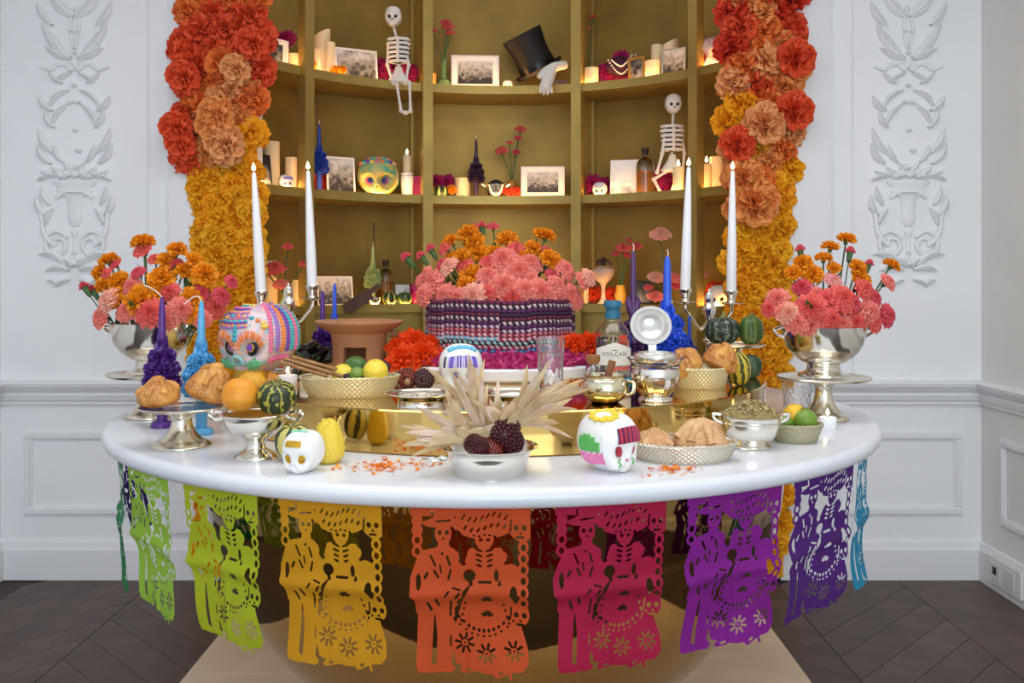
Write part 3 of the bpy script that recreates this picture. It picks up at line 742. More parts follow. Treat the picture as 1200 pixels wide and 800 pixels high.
def skull(name, label, loc, h, rz=0.0, m=None, W=0.40, D=0.48, group=None, tilt=0.0, teeth=True, eyec=None, tooth_m=None):
    t = thing(name, label, 'skull', loc, group=group, rot=(tilt, 0, rz))
    hz = h / 1.93; t_ = dict(W=W * h / 0.8, D=D * h / 0.8, hz=hz)
    def S(x, y, z, off=0.0):
        n = Vector((x, y, z)).normalized(); q = skull_fn(n); return Vector((q.x * t_['W'], q.y * t_['D'], q.z * hz + 0.93 * hz)) + Vector((n.x, n.y, n.z)) * off
    MB().ell((0, 0, 0.93 * hz), (t_['W'], t_['D'], hz), 56, 36, skull_fn).build('cranium', m or M_white, t, ang=80)
    if eyec:
        for s in (-1, 1):
            c_ = S(0.42 * s, -0.86, EZ)
            for k, (cc, rr) in enumerate(eyec):
                e = MB().ell((0, 0, 0), (rr * h, 0.012 * h, rr * h), 16, 8).build('eye', cc, t, c_ + Vector((0, -0.05 * h - 0.012 * h * k, 0)))
    if teeth:
        for r_ in (0, 1):
            for k in range(6):
                x = (k - 2.5) * 0.085; c_ = S(x * 1.2, -0.66, -0.76 - 0.10 * r_)
                MB().box((0, 0, 0), (0.032 * h, 0.02 * h, 0.045 * h)).build('tooth', tooth_m or M_white, t, c_)
    return t, S
def beads(t, S, pts, r, m, name='icing_bead', off=0.0, sq=1.0):
    b = MB()
    for p in pts:
        c_ = S(*p, off); b.ell(c_, (r, r, r * sq), 8, 6)
    return b.build(name, m, t)
def icing(t, S, pts, r, m, name='icing_line', off=0.001, n=5):
    p = [S(*q_, off) for q_ in smooth_path(pts, n)]
    return MB().tube(p, r, 6).build(name, m, t)

def weave_basket(name, label, cat, loc, sx, sy, h, flare, m, rz=0.0, n=44, rows=8, floor_m=None):
    t = thing(name, label, cat, loc, rz)
    prof = [(flare + (1 - flare) * (i / rows) ** 0.8, h * i / rows) for i in range(rows + 1)]
    pf = []
    for i in range(rows * 2 + 1):
        u = i / (rows * 2); pf.append((flare + (1 - flare) * u ** 0.8, h * u))
    MB().lathe(pf, n * 6, sx, sy, rib=lambda a, i: 1 + 0.034 * math.sin(n * a + (PI if (i // 2) % 2 else 0)) * (1 if i % 2 else 0.15)).build('woven_side', m, t, ang=80)
    MB().lathe([(0, 0.002), (flare * 0.97, 0.002), (0.96, h * 0.98)], 48, sx, sy).build('lining', m, t, ang=80)
    b = MB(); vs = []; K = n * 4
    for s_ in (0, 1):
        pts = [((1.0 + 0.012 * math.sin(n * 2 * PI * i / K * 0.5 + s_ * PI)) * sx * math.cos(2 * PI * i / K), (1.0 + 0.012 * math.sin(n * 2 * PI * i / K * 0.5 + s_ * PI)) * sy * math.sin(2 * PI * i / K), h + 0.002 * math.cos(n * PI * i / K + s_ * PI)) for i in range(K + 1)]
        b.tube(pts, 0.0022, 5)
    b.build('rim', m, t)
    return t
M_wick1 = mat('silver_cane', (216, 208, 190), 0.42, 0.6, bump=0.15, bs=80)
M_wick2 = mat('gilt_cane', (222, 210, 168), 0.42, 0.55, bump=0.15, bs=80)

def noise_fn(seed, a=0.05, k=3.0, k2=7.0):
    rr = random.Random(seed); ph = [rr.random() * 6.28 for _ in range(6)]
    def f(p):
        v = math.sin(k * p.x + ph[0]) * math.sin(k * p.y + ph[1]) + math.sin(k * p.z + ph[2]) * 0.6 + 0.45 * math.sin(k2 * p.x + ph[3]) * math.sin(k2 * p.z + ph[4]) + 0.3 * math.sin(k2 * p.y + ph[5])
        return p * (1 + a * v)
    return f
def speckle(m, col, scale, thr):
    nt = m.node_tree; N = nt.nodes; L = nt.links; b = N['Principled BSDF']; tc = [x for x in N if x.type == 'TEX_COORD'][0]
    v = N.new('ShaderNodeTexVoronoi'); v.inputs['Scale'].default_value = scale; L.new(tc.outputs['Object'], v.inputs['Vector'])
    lt = N.new('ShaderNodeMath'); lt.operation = 'LESS_THAN'; lt.inputs[1].default_value = thr; L.new(v.outputs['Distance'], lt.inputs[0])
    mx = N.new('ShaderNodeMixRGB'); L.new(lt.outputs[0], mx.inputs[0]); src = b.inputs['Base Color'].links[0].from_socket; L.new(src, mx.inputs[1]); mx.inputs[2].default_value = (*lin(col), 1); L.new(mx.outputs[0], b.inputs['Base Color']); return m
M_bread = speckle(mat('crusty_bread', (172, 100, 32), 0.36, col2=(222, 158, 74), vs_=26, bump=0.6, bs=110, coat=0.25), (236, 204, 140), 330, 0.24)
M_bread_p = speckle(mat('pale_bread', (196, 146, 98), 0.8, col2=(220, 178, 130), vs_=26, bump=0.5, bs=90), (232, 212, 182), 330, 0.22)
def bread(label, loc, rx, ry, h, m, rz=0.0, tilt=(0, 0), seed=1, group=None):
    t = thing('bread_roll', label, 'bread', loc, group=group, rot=(tilt[0], tilt[1], rz))
    nf = noise_fn(seed, 0.055)
    def f(p):
        q = nf(p); z = q.z if q.z > 0 else q.z * 0.35
        return Vector((q.x, q.y, z))
    MB().ell((0, 0, h * 0.27), (rx, ry, h * 0.74), 32, 20, f).build('loaf', m, t, ang=80)
    for k in range(4):
        a = k * PI / 4 + 0.2; pts = []; rr = []
        for i in range(13):
            u = -1 + i / 6; an = u * 1.12
            pts.append((rx * math.sin(an) * math.cos(a + 0.25 * math.sin(2 * u + seed)), ry * math.sin(an) * math.sin(a + 0.25 * math.sin(2 * u + seed)), h * 0.27 + h * 0.74 * math.cos(an) - 0.004)); rr.append(min(rx, ry) * (0.11 + 0.12 * abs(math.sin(2.3 * u * PI / 2 + seed))))
        if k % 2 == 0 or k == 1: MB().tube(pts, rr, 9).build('dough_strip', m, t, ang=80)
    MB().ell((0, 0, h * 1.0), (rx * 0.36, ry * 0.34, h * 0.16), 18, 12, noise_fn(seed + 50, 0.06)).build('dough_knob', m, t)
    return t

def gourd(name, label, loc, rx, rz_h, m, n=10, rib=0.06, prof=None, rot=(0, 0, 0), cat='gourd', stem=True, warts=0, seed=1, group=None, stem_m=None):
    """round squash, axis z, standing on z=0"""
    t = thing(name, label, cat, loc, group=group, rot=rot)
    pr = prof or [(0, 0.04), (0.45, 0.0), (0.85, 0.18), (1.0, 0.48), (0.86, 0.80), (0.45, 0.97), (0.12, 0.95), (0, 0.93)]
    pf = smooth_prof(pr, 5)
    body = MB().lathe([(r * rx, z * rz_h) for r, z in pf], 60, rib=lambda a, i: 1 + rib * (abs(math.cos(n * a / 2)) - 0.6)).build('rind', m, t, ang=80)
    if warts:
        rr = random.Random(seed); b = MB()
        for k in range(warts):
            a = rr.random() * 6.28; i = rr.randrange(6, len(pf) - 6); r, z = pf[i]; q_ = rx * rr.uniform(0.04, 0.09)
            b.ell((r * rx * math.cos(a), r * rx * math.sin(a), z * rz_h), q_, 7, 5)
        b.build('warts', m, t)
    if stem:
        MB().tube(smooth_path([(0, 0, rz_h * 0.92), (0.002, 0, rz_h * 1.0), (rx * 0.12, 0, rz_h * 1.0 + rx * 0.28)], 4), [rx * 0.17] * 4 + [rx * 0.11] * 4 + [rx * 0.13], 8).build('stem', stem_m or mat('dry_stem', (150, 138, 84), 0.8), t)
    return t
def taper_flower_candle(name, label, loc, h, rad, m, group=None, nrose=13, wick_bend=True, seed=1, foot=True, heart=False):
    """hand-dipped candle: foot, stem, mass of wax roses, bud, thin taper, loose wick"""
    t = thing(name, label, 'candle', loc, group=group); rr = random.Random(seed)
    if foot:
        MB().lathe(smooth_prof([(0, 0), (rad * 0.52, 0), (rad * 0.55, h * 0.02), (rad * 0.48, h * 0.045), (rad * 0.26, h * 0.05)], 3), 20).build('foot', m, t)
        MB().lathe([(rad * 0.26, h * 0.045), (rad * 0.26, h * 0.34)], 16).build('stem', m, t)
    z0 = h * 0.30 if foot else 0.0; zb_ = h * (0.60 if foot else 0.46); mh = zb_ - z0
    me = WAXROSE[m.name] if m.name in WAXROSE else WAXROSE.setdefault(m.name, [pom_mesh('wax_rose', m, 22, 0.42, 0.14, s, 0.8) for s in (21, 22)])
    MB().lathe(smooth_prof([(0, z0), (rad * 0.45, z0 + mh * 0.05), (rad * 0.5, z0 + mh * 0.4), (rad * 0.3, z0 + mh * 0.8), (rad * 0.22, zb_ + h * 0.02)], 4), 20).build('core', m, t)
    for row, (zz, r_, n_, sc) in enumerate(((max(z0 + mh * 0.14, rad * 0.44), rad * 0.58, 7, 0.46), (z0 + mh * 0.48, rad * 0.54, 7, 0.46), (z0 + mh * 0.82, rad * 0.36, 5, 0.42))):
        for k in range(n_):
            a = 2 * PI * (k + 0.5 * row) / n_ - PI / 2; d = Vector((math.cos(a), math.sin(a), -0.1 + 0.3 * row))
            q = d.to_track_quat('Z', 'Y') @ Euler((0, 0, rr.random() * 6)).to_quaternion()
            put('wax_rose', me[k % 2], t, (math.cos(a) * r_, math.sin(a) * r_, zz), q, rad * sc)
    if heart:
        for s in (-1, 1): MB().tube([(0, 0, zb_ - h * 0.02), (s * rad * 0.14, 0, zb_ + h * 0.06), (s * rad * 0.26, 0, zb_ + h * 0.13), (s * rad * 0.24, 0, zb_ + h * 0.17)], [rad * 0.12, rad * 0.22, rad * 0.2, rad * 0.08], 12).build('wax_heart', m, t)
    else:
        put('bud', me[0], t, (0, 0, zb_ - h * 0.01), (0, 0, 1.0), (rad * 0.36, rad * 0.36, h * 0.20))
    MB().lathe(smooth_prof([(rad * 0.2, zb_), (rad * 0.18, zb_ + h * 0.16), (rad * 0.15, h * 0.9), (rad * 0.09, h * 0.985), (0, h)], 4), 12).build('taper', m, t)
    wm = mat('loose_wick', (232, 220, 206), 0.9)
    if wick_bend:
        pts = smooth_path([(0, 0, h * 0.99), (-rad * 0.15, 0, h * 1.03), (-rad * 0.45, 0, h * 1.02), (-rad * 0.8, -0.002, h * 0.97)], 4)
        if wick_bend == 2: pts = smooth_path([(0, 0, h * 0.99), (-rad * 0.2, 0, h * 1.03), (-rad * 0.6, 0, h * 1.07), (-rad * 0.9, -0.002, h * 1.09)], 4)
    else: pts = [(0, 0, h * 0.99), (rad * 0.04, 0, h * 1.03), (0, 0, h * 1.06)]
    MB().tube(pts, 0.0016, 6).build('wick', wm, t)
    return t
WAXROSE = {}
def wax(n, c): return mat('wax_' + n, c, 0.38, sss=0.08, var=0.08, vs_=30, coat=0.2)
W_purple, W_sky, W_blue, W_plum, W_royal, W_green = wax('purple', (84, 38, 128)), wax('sky', (92, 172, 222)), wax('blue', (30, 66, 176)), wax('plum', (82, 46, 98)), wax('royal', (44, 92, 220)), wax('green', (190, 205, 130))

def carafe_tray(label, loc, r, h, foot_r):
    t = thing('footed_tray', label, 'cake stand', loc)
    MB().lathe(smooth_prof([(0, 0), (foot_r, 0), (foot_r * 1.02, h * 0.06), (foot_r * 0.9, h * 0.12), (foot_r * 0.72, h * 0.18), (foot_r * 0.45, h * 0.42), (foot_r * 0.36, h * 0.7), (foot_r * 0.52, h * 0.86), (foot_r * 0.6, h * 0.9)], 4), 40).build('foot', M_silver_d, t, ang=60)
    MB().lathe([(0, h * 0.89), (r * 0.7, h * 0.90), (r * 0.93, h * 0.93), (r, h * 0.985), (r * 1.0, h), (r * 0.97, h), (r * 0.90, h * 0.96), (r * 0.7, h * 0.945), (0, h * 0.94)], 56).build('plate', M_silver_d, t, ang=60)
    b = MB().ring((0, 0, h * 0.99), r * 0.995, 0.0022, 72, 6); b.build('rim', M_silver_d, t)
    return t
def punch_bowl(label, loc, r, h):
    t = thing('footed_bowl', label, 'bowl', loc)
    MB().lathe(smooth_prof([(0, 0), (r * 0.55, 0), (r * 0.58, h * 0.05), (r * 0.40, h * 0.13), (r * 0.36, h * 0.26)], 4), 40).build('foot', M_silver, t, ang=60)
    for z_ in (0.17, 0.21, 0.25): MB().ring((0, 0, h * z_), r * 0.37, 0.002, 40, 6).build('band', M_silver, t)
    MB().lathe(smooth_prof([(0, h * 0.26), (r * 0.36, h * 0.26), (r * 0.62, h * 0.36), (r * 0.84, h * 0.56), (r * 0.95, h * 0.8), (r * 1.0, h)], 5) + [(r * 0.975, h), (r * 0.92, h * 0.8), (r * 0.8, h * 0.56), (r * 0.5, h * 0.36), (0, h * 0.3)], 64, rib=lambda a, i: 1 + 0.008 * math.cos(12 * a)).build('bowl', M_silver, t, ang=60)
    for s in (-1, 1):
        MB().tube(smooth_path([(s * r * 0.93, 0, h * 0.78), (s * r * 1.12, 0, h * 0.84), (s * r * 1.18, 0, h * 0.93), (s * r * 1.0, 0, h * 0.98)], 4), 0.0045, 8).build('handle', M_silver, t)
    return t
def flowers_px(lst, dc, cpx, base_c, tagtxt, spread=0.07, front_y=345):
    """lst: (px, py, kind, radius in px)"""
    for (x, y, k, r) in lst:
        f = (y - 280) / 90.0; u = (x - cpx) / 70.0
        d = dc - spread * max(-0.6, min(1.2, (f - 0.25) * 1.7)) * math.sqrt(max(0.05, 1 - min(1, abs(u)) ** 2)) + R.uniform(-0.012, 0.012)
        h = P(x, y, d); rad = r * d / F
        ax = Vector((u * 0.9, -0.45 - 0.7 * max(0, f), 0.75 - 0.75 * max(0, f - 0.3))) + Vector((R.uniform(-.25, .25), R.uniform(-.2, .2), R.uniform(-.1, .2)))
        bs = Vector(base_c) + Vector(((h.x - base_c[0]) * 0.45, (h.y - base_c[1]) * 0.45, 0))
        if k == 'm': flower('marigold', 'orange marigold in the ' + tagtxt, 'marigolds in the ' + tagtxt, R.choice(mari_me), h, bs, rad, ax, leaves=2)
        elif k == 'ms': flower('marigold', 'orange marigold in the ' + tagtxt, 'marigolds in the ' + tagtxt, R.choice(mari_me), h, bs, rad, (u * 0.5, -0.12, 1))
        elif k.startswith('b'): bud('pink carnation bud in the ' + tagtxt, 'carnation buds in the ' + tagtxt, k[1:], h, bs, rad * 1.4)
        else: flower('carnation', {'salmon': 'salmon pink', 'coral': 'coral red', 'rose': 'deep rose', 'peach': 'pale peach', 'pale_pink': 'pale pink'}[k] + ' carnation in the ' + tagtxt, k.replace('_', ' ') + ' carnations in the ' + tagtxt, R.choice(carn_me[k]), h, bs, rad, ax, leaves=2)
def sprigs(parent_group, pts, dc, base_c):
    for (x, y, r) in pts:
        pass

# ------------------------------------------------------------------ flower bowls, left and right
z_tr = CZ - 112 / F * 2.44
c = P(178, 437, 2.44); cl = Vector((c.x, 2.44, TZ))
carafe_tray('footed silver tray under the flower bowl beside the purple flower candle', cl, 0.115, z_tr - TZ, 0.066)
hb = CZ - 53 / F * 2.44 - z_tr
punch_bowl('silver punch bowl of flowers behind the purple flower candle', Vector((cl.x, cl.y, z_tr)), 0.108, hb)
LB = (cl.x, cl.y, z_tr + hb * 0.55)
flowers_px([(168, 285, 'ms', 15), (168, 295, 'coral', 12), (208, 293, 'm', 13), (128, 306, 'ms', 13), (117, 319, 'm', 11), (139, 331, 'm', 15), (190, 327, 'm', 17), (240, 322, 'm', 16), (165, 353, 'm', 21), (133, 349, 'm', 14),
            (120, 334, 'm', 10), (224, 350, 'm', 15), (195, 306, 'm', 13), (228, 306, 'm', 12), (215, 318, 'm', 12), (188, 345, 'm', 12), (222, 368, 'm', 12), (131, 353, 'peach', 17), (122, 372, 'salmon', 15), (155, 337, 'salmon', 13), (163, 321, 'rose', 10),
            (178, 368, 'coral', 19), (212, 363, 'salmon', 16), (206, 312, 'rose', 11), (200, 343, 'coral', 13), (235, 344, 'rose', 11), (250, 361, 'coral', 14), (258, 348, 'rose', 12), (270, 331, 'rose', 9), (136, 311, 'rose', 8), (126, 321, 'coral', 8), (150, 366, 'salmon', 14), (195, 373, 'salmon', 15),
            (110, 342, 'brose', 8), (100, 338, 'brose', 8), (236, 374, 'salmon', 12), (182, 305, 'coral', 9)], 2.44, 178, LB, 'silver bowl behind the purple flower candle')
z_tr2 = CZ - 116 / F * 2.40
c = P(965, 441, 2.40); cr = Vector((c.x, 2.40, TZ))
carafe_tray('footed silver tray under the flower bowl beside the tealight', cr, 0.120, z_tr2 - TZ, 0.060)
hb2 = CZ - 57 / F * 2.40 - z_tr2
punch_bowl('silver punch bowl of flowers beside the tealight and limes', Vector((cr.x, cr.y, z_tr2)), 0.110, hb2)
RB = (cr.x, cr.y, z_tr2 + hb2 * 0.55)
flowers_px([(992, 281, 'ms', 12), (973, 290, 'ms', 11), (965, 303, 'ms', 11), (941, 308, 'm', 12), (952, 322, 'm', 13), (977, 314, 'm', 9), (1005, 314, 'm', 12), (1008, 328, 'm', 15), (1044, 311, 'ms', 11), (930, 320, 'm', 11),
            (912, 352, 'salmon', 15), (903, 362, 'coral', 11), (924, 368, 'peach', 14), (950, 362, 'coral', 19), (934, 378, 'salmon', 15), (985, 352, 'coral', 19), (975, 330, 'pale_pink', 12), (1010, 340, 'coral', 15), (1022, 350, 'rose', 12), (1015, 366, 'salmon', 18), (1000, 378, 'coral', 15), (950, 380, 'salmon', 15), (985, 380, 'salmon', 15), (1022, 379, 'coral', 13),
            (1036, 370, 'rose', 15), (1038, 332, 'salmon', 12), (940, 338, 'rose', 12), (972, 374, 'coral', 15), (955, 348, 'salmon', 13), (968, 350, 'coral', 12), (938, 295, 'brose', 8), (996, 297, 'brose', 8), (1018, 311, 'brose', 7), (918, 366, 'salmon', 11), (998, 356, 'rose', 12)], 2.40, 962, RB, 'silver bowl beside the tealight')

# ------------------------------------------------------------------ left of the table
taper_flower_candle('flower_candle', 'dark purple candle of wax roses behind the bread stand', onz(190, 502, TZ, 0.02), 0.325, 0.050, W_purple, wick_bend=2, seed=3)
taper_flower_candle('flower_candle', 'sky blue candle of wax roses behind the bread stand', onz(236, 510, TZ, 0.02), 0.318, 0.050, W_sky, wick_bend=1, seed=4)
p = onz(213, 528, TZ, 0.06); zpl = CZ - (476 - HY) / F * p.y
t = carafe_tray('low silver cake stand holding two golden sesame breads', p, 0.090, zpl - TZ, 0.060)
bread('rounded sesame bread lying flat on the silver cake stand', (p.x - 0.045, p.y - 0.012, zpl + 0.000), 0.046, 0.048, 0.060, M_bread, 0.4, (0, -0.06), 2)
bread('sesame bread propped up against the sky blue candle', (p.x + 0.045, p.y + 0.012, zpl + 0.010), 0.050, 0.048, 0.080, M_bread, 1.2, (0.35, 0.15), 3)
def handled_bowl(label, loc, r, h, hf, rf, m, name='footed_dish', handles=1.0):
    t = thing(name, label, 'bowl', loc)
    MB().lathe(smooth_prof([(0, 0), (rf, 0), (rf * 1.02, hf * 0.12), (rf * 0.8, hf * 0.3), (rf * 0.5, hf * 0.5), (rf * 0.45, hf * 0.8), (rf * 0.6, hf)], 4), 36).build('foot', m, t, ang=60)
    MB().lathe(smooth_prof([(0, hf), (rf * 0.6, hf), (r * 0.7, hf + (h - hf) * 0.35), (r * 0.9, hf + (h - hf) * 0.75), (r * 0.94, hf + (h - hf) * 0.95), (r, h)], 5) + [(r * 0.99, h + 0.001), (r * 0.91, h * 0.98), (r * 0.84, hf + (h - hf) * 0.75), (r * 0.6, hf + (h - hf) * 0.4), (0, hf + 0.004)], 56).build('bowl', m, t, ang=60)
    for s in (-1, 1):
        pts = smooth_path([(s * r * 0.92, 0, h * 0.90), (s * (r + 0.012 * handles), 0, h * 0.86), (s * (r + 0.024 * handles), 0, h * 0.98), (s * (r + 0.008 * handles), 0, h * 1.03), (s * r * 0.97, 0, h * 1.0)], 4)
        MB().tube(pts, 0.004, 8).build('handle', m, t)
        MB().ell((s * (r + 0.018 * handles), 0, h * 1.02), 0.007, 10, 8).build('knop', m, t)
    return t
p = onz(300, 541, TZ, 0.045); zr = CZ - (484 - HY) / F * p.y
handled_bowl('silver two-handled footed dish piled with orange and striped gourds', p, 0.073, zr - TZ, 0.040, 0.042, M_silver)
G_or = mat('orange_rind', (222, 140, 36), 0.45, col2=(234, 160, 50), vs_=14, bump=0.1)
G_ye = mat('yellow_rind', (224, 196, 56), 0.45, col2=(232, 206, 80), vs_=14, bump=0.15)
G_ol = stripes('green_yellow_rind', 9, (44, 56, 34), (176, 166, 66), 2.4, 0.78)
G_cr = stripes('cream_green_rind', 6, (206, 194, 112), (48, 58, 34), 0.5, 0.62)
G_gr = stripes('dark_green_rind', 7, (34, 56, 32), (206, 198, 110), 0.3, 0.86)
G_dk = mat('dark_squash', (36, 54, 38), 0.4, col2=(70, 92, 62), vs_=40, bump=0.15)
gourd('gourd', 'smooth orange egg-shaped gourd in the silver footed dish', P(281, 481, p.y - 0.02) + Vector((0, 0, 0.002)), 0.037, 0.064, G_or, 8, 0.01, prof=[(0, 0.02), (0.5, 0.0), (0.95, 0.25), (1.0, 0.5), (0.82, 0.8), (0.4, 0.98), (0, 1.0)], stem=False)
gourd('gourd', 'warty amber gourd at the back of the silver footed dish', P(295, 476, p.y + 0.035), 0.033, 0.072, mat('amber_rind', (218, 158, 44), 0.5, var=0.1, vs_=20), 8, 0.03, stem=False, warts=40, seed=4)
gourd('gourd', 'green and yellow flecked gourd in the silver footed dish', P(324, 481, p.y - 0.005), 0.040, 0.064, G_ol, 9, 0.05, rot=(0.35, 0.1, 0))
gourd('gourd', 'cream gourd with dark green stripes lying against the white skull', onz(345, 543, TZ, 0.04) + Vector((0, 0, 0.007)), 0.037, 0.068, G_cr, 10, 0.05, rot=(0.25, -0.1, 0.4))
gourd('gourd', 'upright yellow warty gourd on the marble beside the gilded skull', onz(385, 546, TZ, 0.033), 0.032, 0.088, G_ye, 8, 0.03, prof=[(0, 0.01), (0.5, 0.0), (0.93, 0.15), (1.0, 0.38), (0.82, 0.68), (0.55, 0.9), (0.25, 1.0), (0, 1.0)], stem=False, warts=60, seed=9)
M_gold = mat('gold_leaf', (226, 176, 62), 0.25, 1.0, bump=0.3, bs=60)
M_sugar = mat('sugar_white', (240, 240, 238), 0.55, bump=0.08, bs=80)
t, S = skull('sugar_skull', 'small white skull with gold eyes and gold brow patch', onz(356, 557, TZ, 0.036), 0.080, -0.32, M_sugar, 0.36, 0.42, teeth=False, eyec=[(M_gold, 0.13)])
b = MB(); g = []
for i in range(7):
    for j in range(4): g.append(S(-0.42 + 0.14 * i, -0.82, 0.30 + 0.10 * j, 0.0012))
b.add(g, [(i * 4 + j, (i + 1) * 4 + j, (i + 1) * 4 + j + 1, i * 4 + j + 1) for i in range(6) for j in range(3)]); b.build('gold_patch', M_gold, t)
icing(t, S, [(-0.5, -0.3, 0.95), (-0.1, -0.35, 1.0), (0.4, -0.3, 0.95)], 0.003, mat('mint', (150, 214, 180), 0.5))

# ------------------------------------------------------------------ scattered petals
def petals(label, areas, z, cols, seed=1, size=0.006, name='marigold_petals'):
    rr = random.Random(seed); b = MB(); ml = [mat('petal_%d_%d_%d' % c_, c_, 0.6, transl=0.15) for c_ in cols]
    for (px, py, rx, ry, n) in areas:
        for k in range(n):
            x = px + rr.gauss(0, rx * 0.5); y = py + rr.gauss(0, ry * 0.5); q = onz(x, y, z)
            a = rr.random() * 6.28; L_ = size * rr.uniform(0.7, 1.5); w_ = L_ * 0.35; tz = rr.uniform(0.0005, 0.006); b.mi = rr.randrange(len(ml))
            dx, dy = math.cos(a), math.sin(a)
            b.add([(q.x - dx * L_, q.y - dy * L_, z + 0.0012), (q.x - dy * w_, q.y + dx * w_, z + tz), (q.x + dx * L_, q.y + dy * L_, z + 0.002 + tz * 0.6), (q.x + dy * w_, q.y - dx * w_, z + 0.0012)], [(0, 1, 2, 3)])
    o = b.build(name, ml, smooth=False); tag(o, label, 'petals'); return stuff(o)
OR3 = [(242, 132, 24), (232, 104, 18), (250, 164, 40)]
petals('loose orange petals scattered on the marble before the yellow gourd', [(447, 546, 22, 8, 90), (400, 549, 22, 5, 22), (490, 543, 30, 6, 40), (440, 553, 16, 6, 12)], TZ, OR3, 1)
petals('loose orange petals scattered on the marble before the oval bread basket', [(783, 551, 20, 5, 60), (812, 550, 14, 5, 14), (760, 557, 10, 4, 4)], TZ, OR3, 2)
petals('row of orange petals on the brass tier before the white board', [(600, 446, 26, 2, 60), (672, 446, 20, 3, 60), (590, 448, 14, 2, 20)], TIER + 0.001, [(246, 160, 20), (240, 140, 16)], 3)
petals('orange petals on the brass tier beside the gold bowl', [(728, 480, 10, 1, 16)], TIER + 0.001, [(246, 170, 30)], 5)

# ------------------------------------------------------------------ dish of dried corn
M_husk = mat('corn_husk', (226, 202, 160), 0.65, col2=(190, 158, 112), vs_=16, transl=0.12, bump=0.15, bs=40)
M_husk2 = mat('corn_husk_pink', (228, 204, 182), 0.65, col2=(200, 166, 132), vs_=16, transl=0.12, bump=0.15, bs=40)
M_kern = mat('dark_kernel', (70, 22, 30), 0.25, var=0.25, vs_=50, coat=0.3)
M_kern2 = mat('red_kernel', (124, 44, 34), 0.3, var=0.25, vs_=50, coat=0.3)
def husk_leaf(parent, p0, d, L_, w_, bend, m, seed):
    rr = random.Random(seed); p0 = Vector(p0); d = Vector(d).normalized(); side = d.cross(Vector((0, -1, 0.15))).normalized(); nrm = side.cross(d).normalized()
    b = MB(); vs = []; n = 9; tw = rr.uniform(-0.6, 0.6); cu = rr.uniform(-0.25, 0.25)
    for i in range(n + 1):
        u = i / n; c_ = p0 + d * (L_ * u) + Vector(bend) * (u * u) + side * (cu * L_ * u * u)
        ww = w_ * (0.35 + 1.3 * u) * (1 - u) ** 0.55 * 1.5 if u < 1 else 0.0004
        s2 = side * math.cos(tw * u) + nrm * math.sin(tw * u); n2 = nrm * math.cos(tw * u) - side * math.sin(tw * u)
        for k, f_ in ((-1, 0.3), (-0.5, 0.05), (0, 0.22), (0.5, 0.05), (1, 0.3)): vs.append(c_ + s2 * (ww * k) + n2 * (-f_ * ww + 0.0007 * math.sin(9 * u + k * 4)))
    b.add(vs, [(i * 5 + j, i * 5 + j + 1, (i + 1) * 5 + j + 1, (i + 1) * 5 + j) for i in range(n) for j in range(4)])
    b.build('husk_leaf', m, parent, ang=80)
def corn(label, loc, ax, Lc, rc, leaves, m_k, seed, group=None, cd=None):
    """ear: cob along -ax from loc, husk leaves pulled back along their own directions"""
    t = thing('corn_ear', label, 'corn', loc, group=group); ax = Vector(ax).normalized(); q = (Vector(cd).normalized() if cd else -ax).to_track_quat('Z', 'Y')
    st_ = 0.30 * rc; Ls = max(0.006, Lc - rc); pf = [(rc, i * st_) for i in range(int(Ls / st_) + 1)]; z9 = pf[-1][1]
    pf += [(rc * math.cos(a_), z9 + rc * math.sin(a_)) for a_ in (0.3, 0.6, 0.9, 1.2, 1.5)]
    b = MB()
    for i, (r, z) in enumerate(pf):
        nn = max(1, int(2 * PI * r / (0.33 * rc)))
        for j in range(nn):
            a = 2 * PI * (j + 0.5 * (i % 2)) / nn; b.ell((r * math.cos(a), r * math.sin(a), z), rc * 0.185, 6, 4)
    b.build('kernels', m_k, t, (0, 0, 0), q); Lc = z9 + rc
    MB().lathe([(0, 0)] + [(r * 0.94, z) for r, z in pf] + [(0, Lc)], 20).build('cob', m_k, t, (0, 0, 0), q)
    for k, (d, L_, w_, bend) in enumerate(leaves): husk_leaf(t, ax * 0.002, d, L_, w_, bend, M_husk if (k + seed) % 3 else M_husk2, seed * 50 + k)
    return t
p = onz(573, 565, TZ, 0.072); zr = CZ - (533 - HY) / F * (p.y - 0.09)
dish = thing('handled_dish', 'wide silver dish holding dried corn ears with pale husks', 'bowl', p)
hd = zr - TZ
MB().lathe(smooth_prof([(0, 0), (0.058, 0), (0.066, 0.004), (0.075, hd * 0.5), (0.080, hd * 0.85), (0.094, hd)], 4) + [(0.093, hd + 0.0015), (0.078, hd * 0.9), (0.070, hd * 0.4), (0.05, 0.004), (0, 0.004)], 64).build('bowl', M_silver, dish, ang=60)
for s in (-1,):
    MB().ring((-0.104, -0.030, hd * 0.62), 0.014, 0.0028, 24, 8, 1.3, 0.8).build('ring_handle', M_silver, dish); MB().ell((-0.086, -0.028, hd * 0.66), (0.010, 0.005, 0.006), 10, 8).build('handle_mount', M_silver, dish)
zc = zr + 0.004
def fan(cx, cy_, n, a0, a1, L0, L1, w_, seed, up=0.0):
    rr = random.Random(seed); out = []
    for k in range(n):
        a = math.radians(a0 + (a1 - a0) * (k + rr.uniform(-0.2, 0.2)) / max(1, n - 1)); out.append(((math.cos(a), rr.uniform(-0.35, 0.35), math.sin(a)), rr.uniform(L0, L1), w_ * rr.uniform(0.7, 1.2), (rr.uniform(-0.025, 0.025), rr.uniform(-0.03, 0.015), rr.uniform(-0.035, 0.012))))
    return out
corn('dark corn ear lying low in the silver dish, husks spread toward the marigold petals', (p.x - 0.030, p.y - 0.025, zc + 0.006), (-0.75, -0.05, 0.5), 0.045, 0.017, fan(0, 0, 26, 112, 176, 0.07, 0.125, 0.0062, 1), M_kern, 1, cd=(0.5, -0.7, -0.25))
